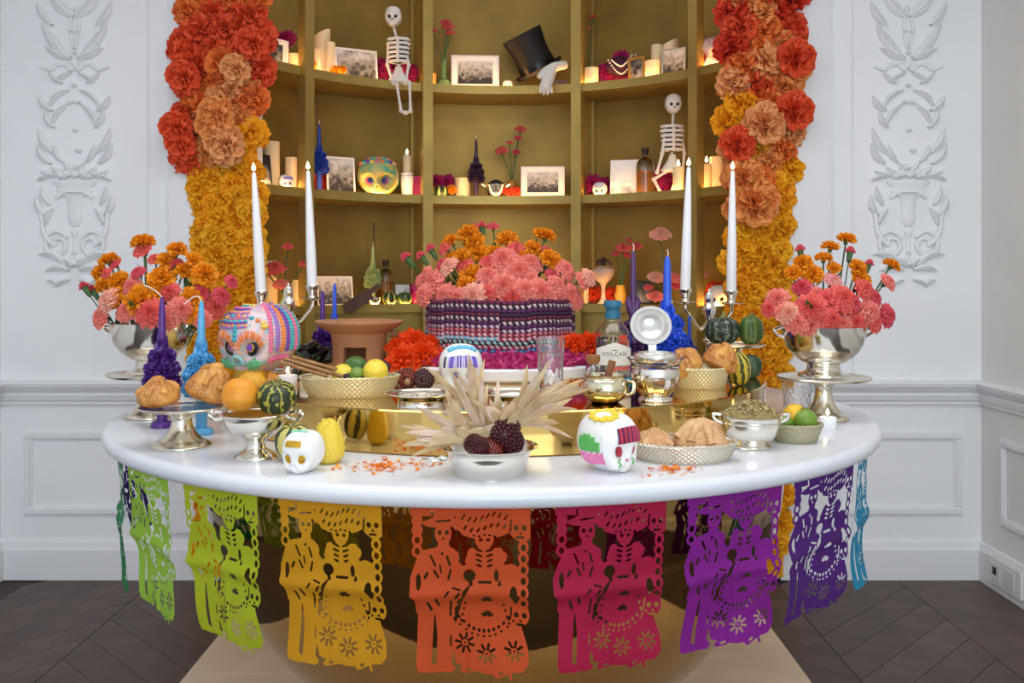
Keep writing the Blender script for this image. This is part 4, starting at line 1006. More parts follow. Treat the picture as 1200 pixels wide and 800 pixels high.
corn('dark corn ear in the silver dish with tall upright husks', (p.x - 0.006, p.y + 0.010, zc + 0.012), (-0.35, 0.1, 0.9), 0.04, 0.017, fan(0, 0, 14, 96, 122, 0.10, 0.165, 0.0065, 2) + fan(0, 0, 9, 80, 140, 0.05, 0.10, 0.008, 12), M_kern2, 2, cd=(0.3, 0.3, -0.3))
corn('plump dark corn ear in the silver dish, husks bent toward the squat bowl', (p.x + 0.034, p.y + 0.000, zc + 0.030), (0.62, 0.3, 0.55), 0.052, 0.024, fan(0, 0, 20, 20, 62, 0.08, 0.175, 0.0058, 3), M_kern, 3, cd=(-0.15, -0.75, -0.25))
corn('reddish corn ear at the back of the silver dish with pinkish husks', (p.x + 0.012, p.y + 0.000, zc + 0.010), (0.2, 0.2, 0.9), 0.06, 0.017, fan(0, 0, 14, 50, 95, 0.06, 0.11, 0.0075, 4), M_kern2, 4, cd=(-0.1, -0.8, -0.5))
corn('dark corn ear lying across the rim of the silver dish', (p.x + 0.040, p.y - 0.012, zc + 0.006), (-0.1, 0.3, 0.95), 0.030, 0.024, fan(0, 0, 9, 85, 130, 0.05, 0.085, 0.012, 5) + fan(0, 0, 7, 95, 150, 0.04, 0.075, 0.014, 15), M_kern, 5, cd=(0.6, -0.5, 0.02))

# ------------------------------------------------------------------ right of the table front
t, S = skull('sugar_skull', 'white skull with striped red brow and green and pink icing on its side', onz(712, 557, TZ, 0.055), 0.114, 0.75, M_sugar, 0.35, 0.42, teeth=False, eyec=[(mat('ruby_bead', (168, 26, 48), 0.25, coat=0.5), 0.11)])
pk, gn, rd, yl, prp = (mat('icing_' + n_, c_, 0.5) for n_, c_ in (('pink', (240, 140, 190)), ('green', (96, 182, 92)), ('red', (206, 60, 76)), ('yellow', (246, 206, 60)), ('plum', (110, 40, 90))))
def patch(t, S, x0, x1, y, z0, z1, m, nm='icing_patch', nx=8, nz=6, off=0.0015, yv=None):
    b = MB(); g = [S(*(yv(x0 + (x1 - x0) * i / nx, z0 + (z1 - z0) * j / nz) if yv else (x0 + (x1 - x0) * i / nx, y, z0 + (z1 - z0) * j / nz)), off) for i in range(nx + 1) for j in range(nz + 1)]
    b.add(g, [(i * (nz + 1) + j, (i + 1) * (nz + 1) + j, (i + 1) * (nz + 1) + j + 1, i * (nz + 1) + j + 1) for i in range(nx) for j in range(nz)]); return b.build(nm, m, t)
for k in range(14):
    u = -0.75 + 0.1 * k
    icing(t, S, [(-0.9, u * 0.8 + 0.1, -0.70 + 0.05 * abs(u)), (-0.95, u * 0.8 + 0.1, -0.48), (-0.98, u * 0.8 + 0.1, -0.26 - 0.06 * (k % 3))], 0.0030, pk)
    icing(t, S, [(-0.98, u * 0.62 + 0.15, -0.22 + 0.05 * (k % 2)), (-0.98, u * 0.62 + 0.15, 0.0), (-0.95, u * 0.62 + 0.15, 0.32 - 0.42 * u * u - 0.05 * (k % 3))], 0.0030, gn)
for k in range(12):
    x = -0.55 + 0.1 * k; icing(t, S, [(x, -0.86, 0.08), (x * 0.95, -0.82, 0.28), (x * 0.9, -0.76, 0.50)], 0.0024, rd if k % 2 else prp)
for k in range(26):
    u = k / 25; icing(t, S, [(-0.85 + 0.2 * u, -0.4, 0.30 - u * 0.95), (-0.66 + 0.1 * u, -0.75, 0.1 - u * 0.8)], 0.0024, M_sugar)
for k in range(9):
    a = k * 0.7; beads(t, S, [(-0.45 + 0.38 * math.sin(a), -0.15 + 0.42 * math.cos(a), 0.90)], 0.009, yl, 'icing_dab', sq=0.5)
beads(t, S, [(0.1, -0.1, 1.0), (-0.7, -0.1, 0.8), (-0.55, -0.35, 0.85), (0.3, -0.3, 0.9)], 0.008, yl, 'icing_dab', sq=0.5)
for s in (-1, 1): icing(t, S, [(0.35 * s, -0.85, -0.48), (0.5 * s, -0.8, -0.54), (0.38 * s, -0.8, -0.60), (0.5 * s, -0.75, -0.66)], 0.0014, gn)
icing(t, S, [(-0.12, -0.85, -0.56), (0, -0.88, -0.5), (0.12, -0.85, -0.58), (0, -0.8, -0.66)], 0.002, pk)
for k in range(7): icing(t, S, [(-0.3, -0.7, -0.72 - 0.03 * k), (0, -0.72, -0.72 - 0.03 * k), (0.3, -0.7, -0.72 - 0.03 * k)], 0.0014, M_sugar)

p = onz(801, 545, TZ, 0.065)
weave_basket('oval_basket', 'silver woven oval basket of pale sugared breads', 'basket', p, 0.108, 0.078, 0.036, 0.84, M_wick1, n=52)
bread('small pale sugared bread in the silver oval basket', (p.x - 0.060, p.y - 0.01, TZ + 0.012), 0.038, 0.042, 0.048, M_bread_p, 0.6, (0.1, -0.1), 5)
bread('large pale sugared bread in the silver oval basket', (p.x + 0.034, p.y - 0.002, TZ + 0.010), 0.060, 0.054, 0.066, M_bread_p, 0.2, (0.12, 0.05), 6)
p = onz(880, 528, TZ, 0.045); zr = CZ - (490 - HY) / F * (p.y - 0.05)
t = thing('handled_bowl', 'bright silver bowl with small ear handles full of dried herbs', 'bowl', p); h_ = zr - TZ
MB().lathe(smooth_prof([(0, 0), (0.040, 0), (0.042, 0.004), (0.034, 0.010), (0.05, 0.022), (0.060, 0.042), (0.064, h_ * 0.9), (0.070, h_)], 4) + [(0.068, h_ + 0.001), (0.060, h_ * 0.85), (0.04, 0.03), (0, 0.02)], 56).build('bowl', M_silver, t, ang=60)
MB().ring((0, 0, h_ * 0.78), 0.0635, 0.0016, 56, 6).build('band', M_silver, t)
for s in (-1, 1): MB().tube(smooth_path([(s * 0.062, 0, h_ * 0.75), (s * 0.078, 0, h_ * 0.86), (s * 0.084, 0, h_ * 1.02), (s * 0.068, 0, h_ * 1.0)], 4), 0.0035, 7).build('handle', M_silver, t)
b = MB(); rr = random.Random(3); hm = [mat('herb_%d' % i, c_, 0.8) for i, c_ in enumerate(((186, 164, 108), (146, 128, 78), (216, 198, 148), (104, 90, 56)))]
for k in range(1700):
    r_ = 0.060 * math.sqrt(rr.random()); a = rr.random() * 6.28; hh = h_ + 0.034 * (1 - (r_ / 0.062) ** 2) + rr.uniform(-0.002, 0.003) - 0.004; L_ = rr.uniform(0.0025, 0.0065); d = Vector((rr.uniform(-1, 1), rr.uniform(-1, 1), rr.uniform(-.5, .8))).normalized() * L_; c_ = Vector((r_ * math.cos(a), r_ * math.sin(a), hh)); b.mi = rr.randrange(4)
    s_ = d.orthogonal().normalized() * 0.0016; s2 = d.cross(s_).normalized() * 0.0016; b.add([c_ - d, c_ + s_, c_ + d, c_ - s_, c_ + s2, c_ - s2], [(0, 4, 1), (1, 4, 2), (2, 4, 3), (3, 4, 0), (0, 1, 5), (1, 2, 5), (2, 3, 5), (3, 0, 5)])
o = b.build('dried_herbs', hm, loc=p, smooth=False); tag(o, 'heap of dried greenish herbs filling the bright silver bowl', 'herbs'); stuff(o)
b = MB().lathe(smooth_prof([(0, 0.03), (0.045, 0.03), (0.062, h_ - 0.004), (0.04, h_ + 0.014), (0, h_ + 0.026)], 3), 24); b.build('herb_core', hm[1], o)

p = onz(932, 521, TZ, 0.045)
weave_basket('small_basket', 'small round woven basket of limes beside the tealight', 'basket', p, 0.060, 0.055, 0.040, 0.74, mat('grey_cane', (176, 168, 138), 0.6, 0.3, bump=0.15, bs=80), n=36)
def fruit(name, label, loc, r, m, kind='lime', rot=(0, 0, 0), cat='fruit', group=None):
    t = thing(name, label, cat, loc, rot=rot, group=group); pr = {'lime': [(0, 0), (0.4, 0.06), (0.86, 0.4), (1.0, 0.95), (0.86, 1.5), (0.4, 1.85), (0.14, 1.92), (0.1, 2.02), (0, 2.04)],
        'lemon': [(0, -0.1), (0.16, -0.06), (0.3, 0.08), (0.84, 0.5), (1.0, 1.1), (0.84, 1.75), (0.34, 2.2), (0.22, 2.42), (0.08, 2.5), (0, 2.5)],
        'round': [(0, 0.02), (0.5, 0.08), (0.92, 0.55), (1, 1.0), (0.92, 1.45), (0.5, 1.88), (0.1, 1.93), (0, 1.88)]}[kind]
    MB().lathe([(a * r, z * r) for a, z in smooth_prof(pr, 4)], 28).build('rind', m, t, ang=80)
    MB().ell((0, 0, pr[-1][1] * r), (r * 0.09, r * 0.09, r * 0.05), 8, 6).build('stem_end', mat('stem_scar', (110, 96, 56), 0.8), t); return t
M_lime = mat('lime_rind', (104, 136, 44), 0.35, col2=(124, 152, 58), vs_=20, bump=0.1, bs=150)
M_limed = mat('dark_lime_rind', (58, 98, 40), 0.3, col2=(78, 118, 50), vs_=20, bump=0.1, bs=150)
M_lemon = mat('lemon_rind', (238, 212, 74), 0.38, col2=(230, 200, 60), vs_=20, bump=0.12, bs=150)
fruit('lime', 'round green lime in front in the small woven basket', (p.x + 0.014, p.y - 0.010, TZ + 0.026), 0.027, M_lime, rot=(0.3, 0.1, 0))
fruit('lime', 'green lime tucked behind the yellow fruit in the small woven basket', (p.x - 0.027, p.y + 0.002, TZ + 0.024), 0.021, M_lime, rot=(0.3, 0.1, 0.4))
fruit('mango', 'yellow fruit peeking over the limes in the small woven basket', (p.x - 0.014, p.y + 0.014, TZ + 0.044), 0.022, mat('mango_rind', (236, 184, 48), 0.4, var=0.1), 'lemon', rot=(0.6, 0.5, 0))
fruit('mango', 'yellow fruit at the far side of the small woven basket', (p.x + 0.038, p.y + 0.014, TZ + 0.022), 0.016, mat('mango_rind', (236, 184, 48), 0.4), 'round')
def tealight(label, loc, r, h, lit=True, group=None):
    t = thing('tealight', label, 'candle', loc, group=group)
    MB().lathe([(0, 0), (r * 0.97, 0), (r, h * 0.05), (r, h * 0.93), (r * 0.96, h), (r * 0.7, h * 0.97), (0, h * 0.95)], 28).build('wax', M_white_wax, t, ang=50)
    wick(t, (0, 0, h * 0.95), 0.006)
    if lit: flame(t, (0, 0, h * 0.95 + 0.005), 0.018)
tealight('lit tealight on the marble beside the small lime basket', onz(970, 504, TZ, 0.02), 0.021, 0.030)
M_cutglass = mat('cut_crystal', (250, 250, 252), 0.03, trans=0.97, ior=1.5)
def tumbler(label, loc, r, h, water=0.0, facets=14):
    t = thing('cut_glass', label, 'glass', loc)
    pf = [(0, 0), (r * 0.8, 0)] + [(r * (0.82 + 0.18 * k / 22), h * k / 22) for k in range(1, 23)]; n0 = len(pf)
    MB().lathe(pf + [(r * 0.93, h), (r * 0.85, h * 0.5), (r * 0.76, h * 0.12), (0, h * 0.10)], 84, rib=lambda a, i: 1 + (0.05 * max(abs(math.sin(facets * a / 2 + i * 0.42)), abs(math.sin(facets * a / 2 - i * 0.42))) - 0.04 if 3 < i < n0 - 5 else 0)).build('glass_body', M_cutglass, t, ang=20)
    if water: MB().lathe([(0, h * 0.105), (r * 0.75, h * 0.125), (r * 0.845, h * 0.5), (r * 0.88, h * water), (0, h * water)], 40).build('water', M_water, t)
tumbler('short cut-glass tumbler behind the small lime basket', onz(934, 490, TZ, 0.10), 0.041, 0.083)

# ------------------------------------------------------------------ on the brass tier
# big painted skull
M_sk = mat('painted_skull', (226, 196, 206), 0.45, col2=(198, 176, 220), vs_=30, coat=0.2)
_r = [x for x in M_sk.node_tree.nodes if x.type == 'VALTORGB'][0].color_ramp
for ps, cc in ((0.44, (236, 206, 200)), (0.50, (150, 196, 214)), (0.56, (240, 190, 160))): _r.elements.new(ps).color = (*lin(cc), 1)
p = onz(304, 447, TIER, 0.07)
t, S = skull('sugar_skull', 'large skull covered in coloured beads and icing before the silver candelabrum', p + Vector((0, 0, 0.020)), 0.186, -0.36, M_sk, 0.41, 0.46, teeth=False, eyec=[(mat('eye_black', (24, 20, 30), 0.2, coat=0.5), 0.125), (mat('eye_gold', (220, 176, 60), 0.3, 0.6), 0.070), (mat('eye_violet', (140, 90, 214), 0.3), 0.052)])
MB().lathe(smooth_prof([(0, -0.019), (0.035, -0.019), (0.040, -0.01), (0.038, 0.008), (0.03, 0.02)], 3), 24, 1.1, 1.0, (0, -0.04, 0)).build('jaw_base', mat('mustard', (214, 164, 52), 0.5, bump=0.3, bs=60), t)
cols = [mat('bead_' + n_, c_, 0.35, coat=0.2) for n_, c_ in (('turq', (60, 178, 190)), ('orange', (242, 142, 72)), ('lilac', (164, 120, 200)), ('pink', (236, 120, 160)), ('yell', (240, 204, 90)), ('purple', (120, 70, 170)), ('green', (110, 190, 140)))]
for k in range(9):
    x = -0.72 + 0.18 * k; beads(t, S, [(x, -0.72, 0.55 + 0.06 * math.cos(x * 3))], 0.0075, cols[(0, 1, 4)[k % 3]], 'icing_rosette', sq=0.8)
for r_ in range(9):
    an = 0.30 + 0.19 * r_; m_ = cols[(3, 2, 1, 5, 0, 3, 0, 1, 5)[r_]]
    pts = []
    for k in range(16):
        z_ = -0.25 + 1.2 * k / 15; w_ = math.sqrt(max(0.02, 1 - min(1, z_) ** 2)); pts.append((w_ * math.cos(an - 0.9), w_ * math.sin(an - 0.9), z_))
    beads(t, S, pts, 0.0070, m_, 'bead_row')
for r_ in range(6):
    z_ = 0.36 + 0.11 * r_; w_ = math.sqrt(1 - z_ * z_); icing(t, S, [(w_ * math.cos(-PI / 2 + a), w_ * math.sin(-PI / 2 + a), z_ + 0.02 * math.sin(5 * a)) for a in (-1.3, -0.9, -0.5, -0.2, 0.1, 0.35)], 0.0034, cols[(2, 5, 3, 2, 5, 0)[r_]])
    beads(t, S, [(w_ * math.cos(-PI / 2 + a), w_ * math.sin(-PI / 2 + a), z_ + 0.05) for a in (-1.3, -1.1, -0.9, -0.7, -0.5, -0.3, -0.1, 0.1, 0.3)], 0.0058, cols[(1, 0, 2, 1, 3, 4)[r_]], 'bead_row')
for s in (-1, 1):
    for k in range(13):
        a = PI * (0.02 + 0.96 * k / 12); cx, cz = 0.42 * s, EZ + 0.06
        x0, z0 = cx + 0.30 * math.cos(a), cz + 0.26 * math.sin(a); x1, z1 = cx + 0.40 * math.cos(a), cz + 0.44 * math.sin(a)
        icing(t, S, [(x0, -0.86, z0), ((x0 + x1) / 2, -0.85, (z0 + z1) / 2), (x1, -0.84, z1)], 0.0042, cols[1] if k % 2 else mat('bead_salmon', (244, 164, 130), 0.4), n=2)
    for k in range(24):
        a = k * 2.4; r_ = 0.038 * math.sqrt(k); beads(t, S, [(0.50 * s + 1.2 * r_ * math.cos(a), -0.74, -0.64 + r_ * math.sin(a))], 0.0055, cols[6], 'icing_dab', sq=0.8)
    icing(t, S, [(0.78 * s, -0.5, -0.52), (0.88 * s, -0.2, -0.50), (0.90 * s, 0.15, -0.48)], 0.009, cols[3])
icing(t, S, [(0.0, -0.9, -0.38), (0.14, -0.88, -0.48), (0.17, -0.82, -0.66), (0.0, -0.80, -0.74), (-0.17, -0.82, -0.66), (-0.14, -0.88, -0.48), (0, -0.9, -0.38)], 0.005, mat('bead_ice', (150, 214, 220), 0.4))
beads(t, S, [(0, -0.82, NZ)], 0.012, mat('nose_gold', (170, 110, 40), 0.5), 'nose_fill', off=-0.006)
for z_ in (0.40, 0.28, 0.16, 0.04): beads(t, S, [(0, -0.95, z_)], 0.007, cols[0], 'icing_rosette')
beads(t, S, [(0.66, -0.62, 0.36)], 0.011, cols[4], 'icing_rosette', sq=0.7)
# silver candelabra
def candelabrum(label, pxs, dc, arms, tl):
    base = Vector((P(pxs, 300, dc).x, dc, TIER)); t = thing('candelabrum', label, 'candelabrum', base)
    zt = P(0, tl, dc).z - TIER
    MB().lathe(smooth_prof([(0, 0), (0.055, 0), (0.056, 0.006), (0.04, 0.014), (0.016, 0.03), (0.012, 0.07), (0.02, 0.085), (0.012, 0.10), (0.011, 0.13), (0.017, zt - 0.075)], 4), 28).build('foot', M_silver, t, ang=60)
    MB().lathe(smooth_prof([(0.017, zt - 0.08), (0.02, zt - 0.06), (0.012, zt - 0.045), (0.014, zt - 0.03), (0.010, zt - 0.014), (0.004, zt - 0.008), (0.0, zt)], 4), 20, rib=lambda a, i: 1 + 0.06 * math.cos(8 * a)).build('finial', M_silver, t)
    for (px, pyb, d, pxt, pyt, lab) in arms:
        cb = P(px, pyb, d) - base
        MB().tube(smooth_path([(0, 0, zt - 0.085), (cb.x * 0.35, cb.y * 0.35, zt - 0.125), (cb.x * 0.75, cb.y * 0.75, cb.z - 0.085), (cb.x * 1.0, cb.y, cb.z - 0.06), (cb.x, cb.y, cb.z - 0.03)], 5), 0.0055, 8).build('arm', M_silver, t)
        MB().lathe(smooth_prof([(0, -0.045), (0.012, -0.042), (0.034, -0.036), (0.035, -0.033), (0.012, -0.03), (0.014, -0.015), (0.018, -0.006), (0.020, 0.004), (0.017, 0.005), (0.015, -0.002), (0, -0.002)], 3), 24, c=tuple(cb)).build('candle_cup', M_silver, t)
        bw = P(px, pyb, d); tp = P(pxt, pyt, d); v = tp - bw; L_ = v.length
        cd = thing('taper_candle', lab, 'candle', bw + Vector((0, 0, 0.0)), rot=v.to_track_quat('Z', 'Y').to_euler())
        MB().lathe([(0, 0), (0.0155, 0), (0.0150, L_ * 0.3), (0.0105, L_ * 0.75), (0.0062, L_ * 0.985), (0.004, L_), (0, L_)], 20).build('wax', M_white_wax, cd, ang=60)
        wick(cd, (0, 0, L_ - 0.001), 0.007); flame(cd, (0, 0, L_ + 0.004), 0.026)
candelabrum('silver two-armed candelabrum behind the large beaded skull', 338, 2.76, [(306, 343, 2.70, 297.5, 202, 'lit white taper candle over the large beaded skull, by the yellow garland'), (366, 336, 2.82, 361, 200, 'lit white taper candle over the large beaded skull, by the terracotta brazier')], 331)
candelabrum('silver two-armed candelabrum behind the green squashes', 831, 2.80, [(803, 340, 2.76, 807, 196, 'lit white taper candle beside the royal blue candle'), (857, 342, 2.84, 858.5, 200, 'lit white taper candle above the green squashes')], 338)
tealight('lit white tealight in front of the large beaded skull', onz(337, 452, TIER, 0.02), 0.025, 0.026)
tealight('unlit white tealight beside the cinnamon basket', onz(363, 454, TIER, 0.02), 0.025, 0.026, lit=False)
taper_flower_candle('flower_candle', 'violet candle of wax roses leaning by the brazier', P(378, 425, 2.78) + Vector((0, 0, -0.0)), 0.22, 0.045, W_purple, foot=False, seed=6, wick_bend=0)
taper_flower_candle('flower_candle', 'royal blue candle of wax roses behind the brazier', P(392, 418, 2.9), 0.235, 0.040, W_royal, foot=False, seed=7, wick_bend=0)
# black dried chillies
rr = random.Random(5); M_chile = mat('dried_chile', (30, 20, 22), 0.25, var=0.4, vs_=40, coat=0.6, bump=0.6, bs=60)
pc = onz(366, 440, TIER, 0.10)
for k in range(13):
    a = rr.random() * 6.28; r_ = 0.05 * math.sqrt(rr.random()); z_ = TIER + 0.014 + 0.0055 * k
    t = thing('dried_chilli', 'wrinkled black dried chilli heaped beside the terracotta brazier', 'chilli', (pc.x + r_ * math.cos(a) * 1.1, pc.y + 0.5 * r_ * math.sin(a), z_), group='black dried chillies by the brazier', rot=(rr.uniform(-.5, .5), rr.uniform(-.5, .5), rr.random() * 6))
    MB().ell((0, 0, 0), (0.034, 0.017, 0.012), 20, 12, noise_fn(k, 0.16, 4, 11)).build('pod', M_chile, t, ang=80); MB().tube([(0.032, 0, 0), (0.045, 0.002, 0.003)], [0.004, 0.002], 6).build('stalk', M_stem, t)
# terracotta brazier
M_terra = mat('terracotta', (176, 124, 88), 0.8, var=0.08, vs_=7, bump=0.08, bs=60)
p = onz(425, 437, TIER, 0.0); p = Vector((P(421, 400, 2.62).x, 2.62, TIER)); hz_ = P(0, 378, 2.62 - 0.1).z - TIER
t = thing('clay_brazier', 'terracotta brazier with a wide shallow rim behind the fruit basket', 'brazier', p)
MB().lathe(smooth_prof([(0.02, hz_ - 0.035), (0.075, hz_ - 0.035), (0.088, hz_ - 0.030), (0.105, hz_ - 0.020), (0.122, hz_ - 0.008), (0.126, hz_ - 0.001), (0.120, hz_ + 0.002), (0.095, hz_ - 0.002), (0.070, hz_ - 0.006), (0.045, hz_ - 0.012), (0, hz_ - 0.014)], 4), 64).build('dish', M_terra, t, ang=70)
MB().ring((0, 0, hz_ - 0.001), 0.062, 0.005, 48, 8).build('inner_rim', M_terra, t)
b = MB(); vs = []; fs = []; ns, nz = 72, 12
for lay, rr_ in ((0, 1.0), (1, 0.86)):
    for i in range(nz + 1):
        z_ = (hz_ - 0.03) * i / nz; r_ = (0.082 - 0.006 * math.sin(PI * i / nz)) * rr_
        for j in range(ns): a = 2 * PI * j / ns; vs.append((r_ * math.cos(a), r_ * math.sin(a), z_))
def hole(i, j):
    a = 2 * PI * (j + 0.5) / ns + PI / 2 - 2 * PI; a = math.atan2(math.sin(a), math.cos(a)); return abs(abs(a) - PI) < 0.42 and i < 7 or False
for lay in (0, 1):
    o_ = lay * (nz + 1) * ns
    for i in range(nz):
        for j in range(ns):
            an = 2 * PI * (j + 0.5) / ns; d_ = abs(math.atan2(math.sin(an + PI / 2), math.cos(an + PI / 2)))
            if d_ < 0.44 and 2 <= i < 8: continue
            k = (j + 1) % ns; f_ = (o_ + i * ns + j, o_ + i * ns + k, o_ + (i + 1) * ns + k, o_ + (i + 1) * ns + j); fs.append(f_ if lay == 0 else f_[::-1])
b.add(vs, fs); b.build('body', M_terra, t, ang=70)
MB().tube(smooth_path([(0.085, 0.02, hz_ * 0.75), (0.118, 0.02, hz_ * 0.72), (0.120, 0.02, hz_ * 0.5), (0.087, 0.02, hz_ * 0.42)], 4), 0.010, 8).build('handle', M_terra, t)
# fruit basket on the tier
p = onz(410, 468, TIER, 0.068)
weave_basket('oval_basket', 'gilt woven oval basket of lemons, limes and cinnamon sticks', 'basket', p, 0.116, 0.074, 0.046, 0.80, M_wick2, 0.12, n=56)
M_cin = mat('cinnamon_bark', (168, 124, 76), 0.7, col2=(140, 96, 56), vs_=30, bump=0.2)
def cinnamon(label, a, c_, r=0.006, group=None):
    a, c_ = Vector(a), Vector(c_); v = c_ - a; t = thing('cinnamon_stick', label, 'spice', a, group=group, rot=v.to_track_quat('Z', 'Y').to_euler()); L_ = v.length
    sec = []
    for s in (-1, 1):
        for k in range(10):
            an = k * 0.75; q_ = r * 0.62 * (1 - 0.055 * k); sec.append((s * (r * 0.62 - q_ * math.cos(an) * 1.0) * 1.0 + s * 0.0, q_ * math.sin(an)))
        if s == -1: sec = sec[::-1]
    b = MB(); n = len(sec); vs = [(x, y, z_) for z_ in (0, L_) for x, y in sec]; b.add(vs, [(i, i + 1, n + i + 1, n + i) for i in range(n - 1)])
    b.build('quill', M_cin, t, ang=60); MB().tube([(0, 0, 0.002), (0, 0, L_ - 0.002)], r * 0.7, 8).build('inner_quill', M_cin, t)
zR = TIER + 0.050
for k, (xa, ya, xb, yb, dd) in enumerate(((333, 420, 402, 441, -0.055), (342, 418, 424, 441, -0.03), (328, 424, 385, 441, -0.06))):
    cinnamon('cinnamon stick lying across the rim of the fruit basket', P(xa, ya, p.y + dd), P(xb, yb, p.y + dd + 0.005), 0.0065, 'cinnamon sticks across the fruit basket')
fruit('lemon', 'lemon with a pointed tip beside the cinnamon sticks', (p.x - 0.035, p.y + 0.004, TIER + 0.040), 0.025, M_lemon, 'lemon', rot=(0.9, 0.9, 0.3))
fruit('lemon', 'smooth lemon at the raised end of the fruit basket', (p.x + 0.065, p.y - 0.02, TIER + 0.032), 0.029, M_lemon, 'round', rot=(0.3, 0, 0))
fruit('lime', 'dark green lime standing at the back of the fruit basket', (p.x + 0.010, p.y + 0.03, TIER + 0.036), 0.028, M_limed, 'round', rot=(0.2, 0, 0))
fruit('lime', 'light green lime low in the fruit basket', (p.x + 0.022, p.y - 0.012, TIER + 0.040), 0.019, M_lime, 'round', rot=(0.9, 0, 0))
M_pass = mat('wrinkled_dark_fruit', (52, 34, 48), 0.4, var=0.4, vs_=60, bump=0.7, bs=90)
for k, (x, y, z_, r_) in enumerate(((-0.004, -0.022, 0.046, 0.018), (0.040, 0.010, 0.056, 0.021), (0.075, 0.028, 0.064, 0.018), (0.030, -0.034, 0.042, 0.012))):
    tag(MB().ell((0, 0, 0), (r_, r_, r_ * 0.9), 20, 14, noise_fn(k + 20, 0.06, 6, 14)).build('fig', M_pass, loc=(p.x + x, p.y + y, TIER + z_)), 'wrinkled dark purple fruit among the lemons', 'fruit', 'dark fruits in the lemon basket')
# red corn ends and platters
for k, (px, py, m_, lb) in enumerate(((477, 456, M_kern2, 'reddish corn cob end showing its pale core'), (497, 457, M_kern, 'dark red corn cob end beside the small blue-white skull'))):
    pp = onz(px, py, TIER, 0.03); t = thing('corn_cob', lb, 'corn', pp + Vector((0, 0, 0.024))); b = MB()
    for i in range(6):
        r_ = 0.022 * math.sin(0.5 + 2.1 * i / 5)
        for j in range(14): a = 2 * PI * (j + 0.5 * (i % 2)) / 14; b.ell((r_ * math.cos(a), -0.022 * math.cos(0.5 + 2.1 * i / 5), r_ * math.sin(a)), 0.0058, 6, 4)
    b.ell((0, 0, 0), (0.021, 0.02, 0.021), 14, 10); b.build('kernels', m_, t)
    if k == 0: MB().ell((0.004, -0.023, -0.006), (0.008, 0.004, 0.008), 10, 6).build('core', M_husk, t)
    else:
        for q_ in range(3): husk_leaf(t, (0.015, 0.005, 0.0), (0.8, 0, 0.5 - 0.3 * q_), 0.04, 0.006, (0, 0, 0), M_husk, 300 + q_)
def platter(label, pc, r, rows=5, seeds=None):
    t = thing('silver_platter', label, 'dish', pc)
    MB().lathe(smooth_prof([(0, 0), (r * 0.62, 0), (r * 0.66, 0.004), (r * 0.68, 0.018), (r * 0.98, 0.026)], 3) + [(r, 0.028), (r * 0.98, 0.029), (r * 0.74, 0.022), (r * 0.66, 0.014), (0, 0.012)], 64, 1, 0.86).build('dish', M_silver, t, ang=60)
    MB().ring((0, 0, 0.028), r * 0.99, 0.0018, 80, 6, 1, 0.86).build('rim', M_silver, t)
    return t
pl = onz(494, 481, TIER, 0.072); platter('round silver platter of pale seeds beside the fruit basket', pl, 0.080)
b = MB(); rr = random.Random(8); sm = [mat('seed_%d' % i, c_, 0.6) for i, c_ in enumerate(((226, 216, 196), (196, 184, 160), (90, 78, 66)))]
for k in range(620):
    r_ = 0.055 * math.sqrt(rr.random()); a = rr.random() * 6.28; b.mi = 0 if rr.random() < .55 else rr.randrange(3); b.ell((r_ * math.cos(a), 0.86 * r_ * math.sin(a), 0.017 + 0.008 * (1 - (r_ / 0.056) ** 2) + rr.uniform(0, 0.002)), (rr.uniform(.0022, .003), 0.0018, 0.0012), 6, 4)
o = b.build('seeds', sm, loc=pl); tag(o, 'layer of pale and dark seeds on the round silver platter', 'seeds'); stuff(o)
pl = onz(602, 480, TIER, 0.07); platter('empty polished silver platter before the tall cut glass', pl, 0.082)
# small blue-white skull, tall glass
t, S = skull('sugar_skull', 'white skull with violet brow and sky blue icing before the pink petals', onz(540, 462, TIER, 0.045), 0.118, 0.15, M_sugar, 0.36, 0.44, teeth=False, eyec=[(mat('violet_bead', (86, 50, 160), 0.3), 0.06)])
vio, sky = mat('icing_violet', (112, 84, 196), 0.5), mat('icing_sky', (104, 196, 226), 0.5)
for k in range(13): x = -0.6 + 0.1 * k; icing(t, S, [(x, -0.8, 0.12), (x * 0.97, -0.78, 0.32), (x * 0.9, -0.72, 0.48)], 0.0022, vio if k % 3 else mat('icing_lilac', (196, 180, 236), 0.5))
patch(t, S, -0.78, -0.62, -0.6, 0.1, 0.5, mat('navy', (50, 40, 100), 0.5))
for k in range(6): a = -1.0 + 0.4 * k; beads(t, S, [(math.sin(a) * 0.55, -0.5, 0.75 + 0.05 * math.cos(2 * a))], 0.009, sky, 'icing_dab', sq=0.6)
patch(t, S, -0.95, -0.78, -0.5, -0.85, -0.40, sky); patch(t, S, -0.97, -0.85, -0.4, -0.36, 0.05, pk); patch(t, S, 0.62, 0.85, -0.6, -0.45, -0.2, pk); patch(t, S, -0.06, 0.06, -0.95, -0.7, -0.3, sky)
tumbler('tall cut-glass tumbler of water before the pink petals', onz(645, 461, TIER, 0.035), 0.035, 0.133, 0.72)
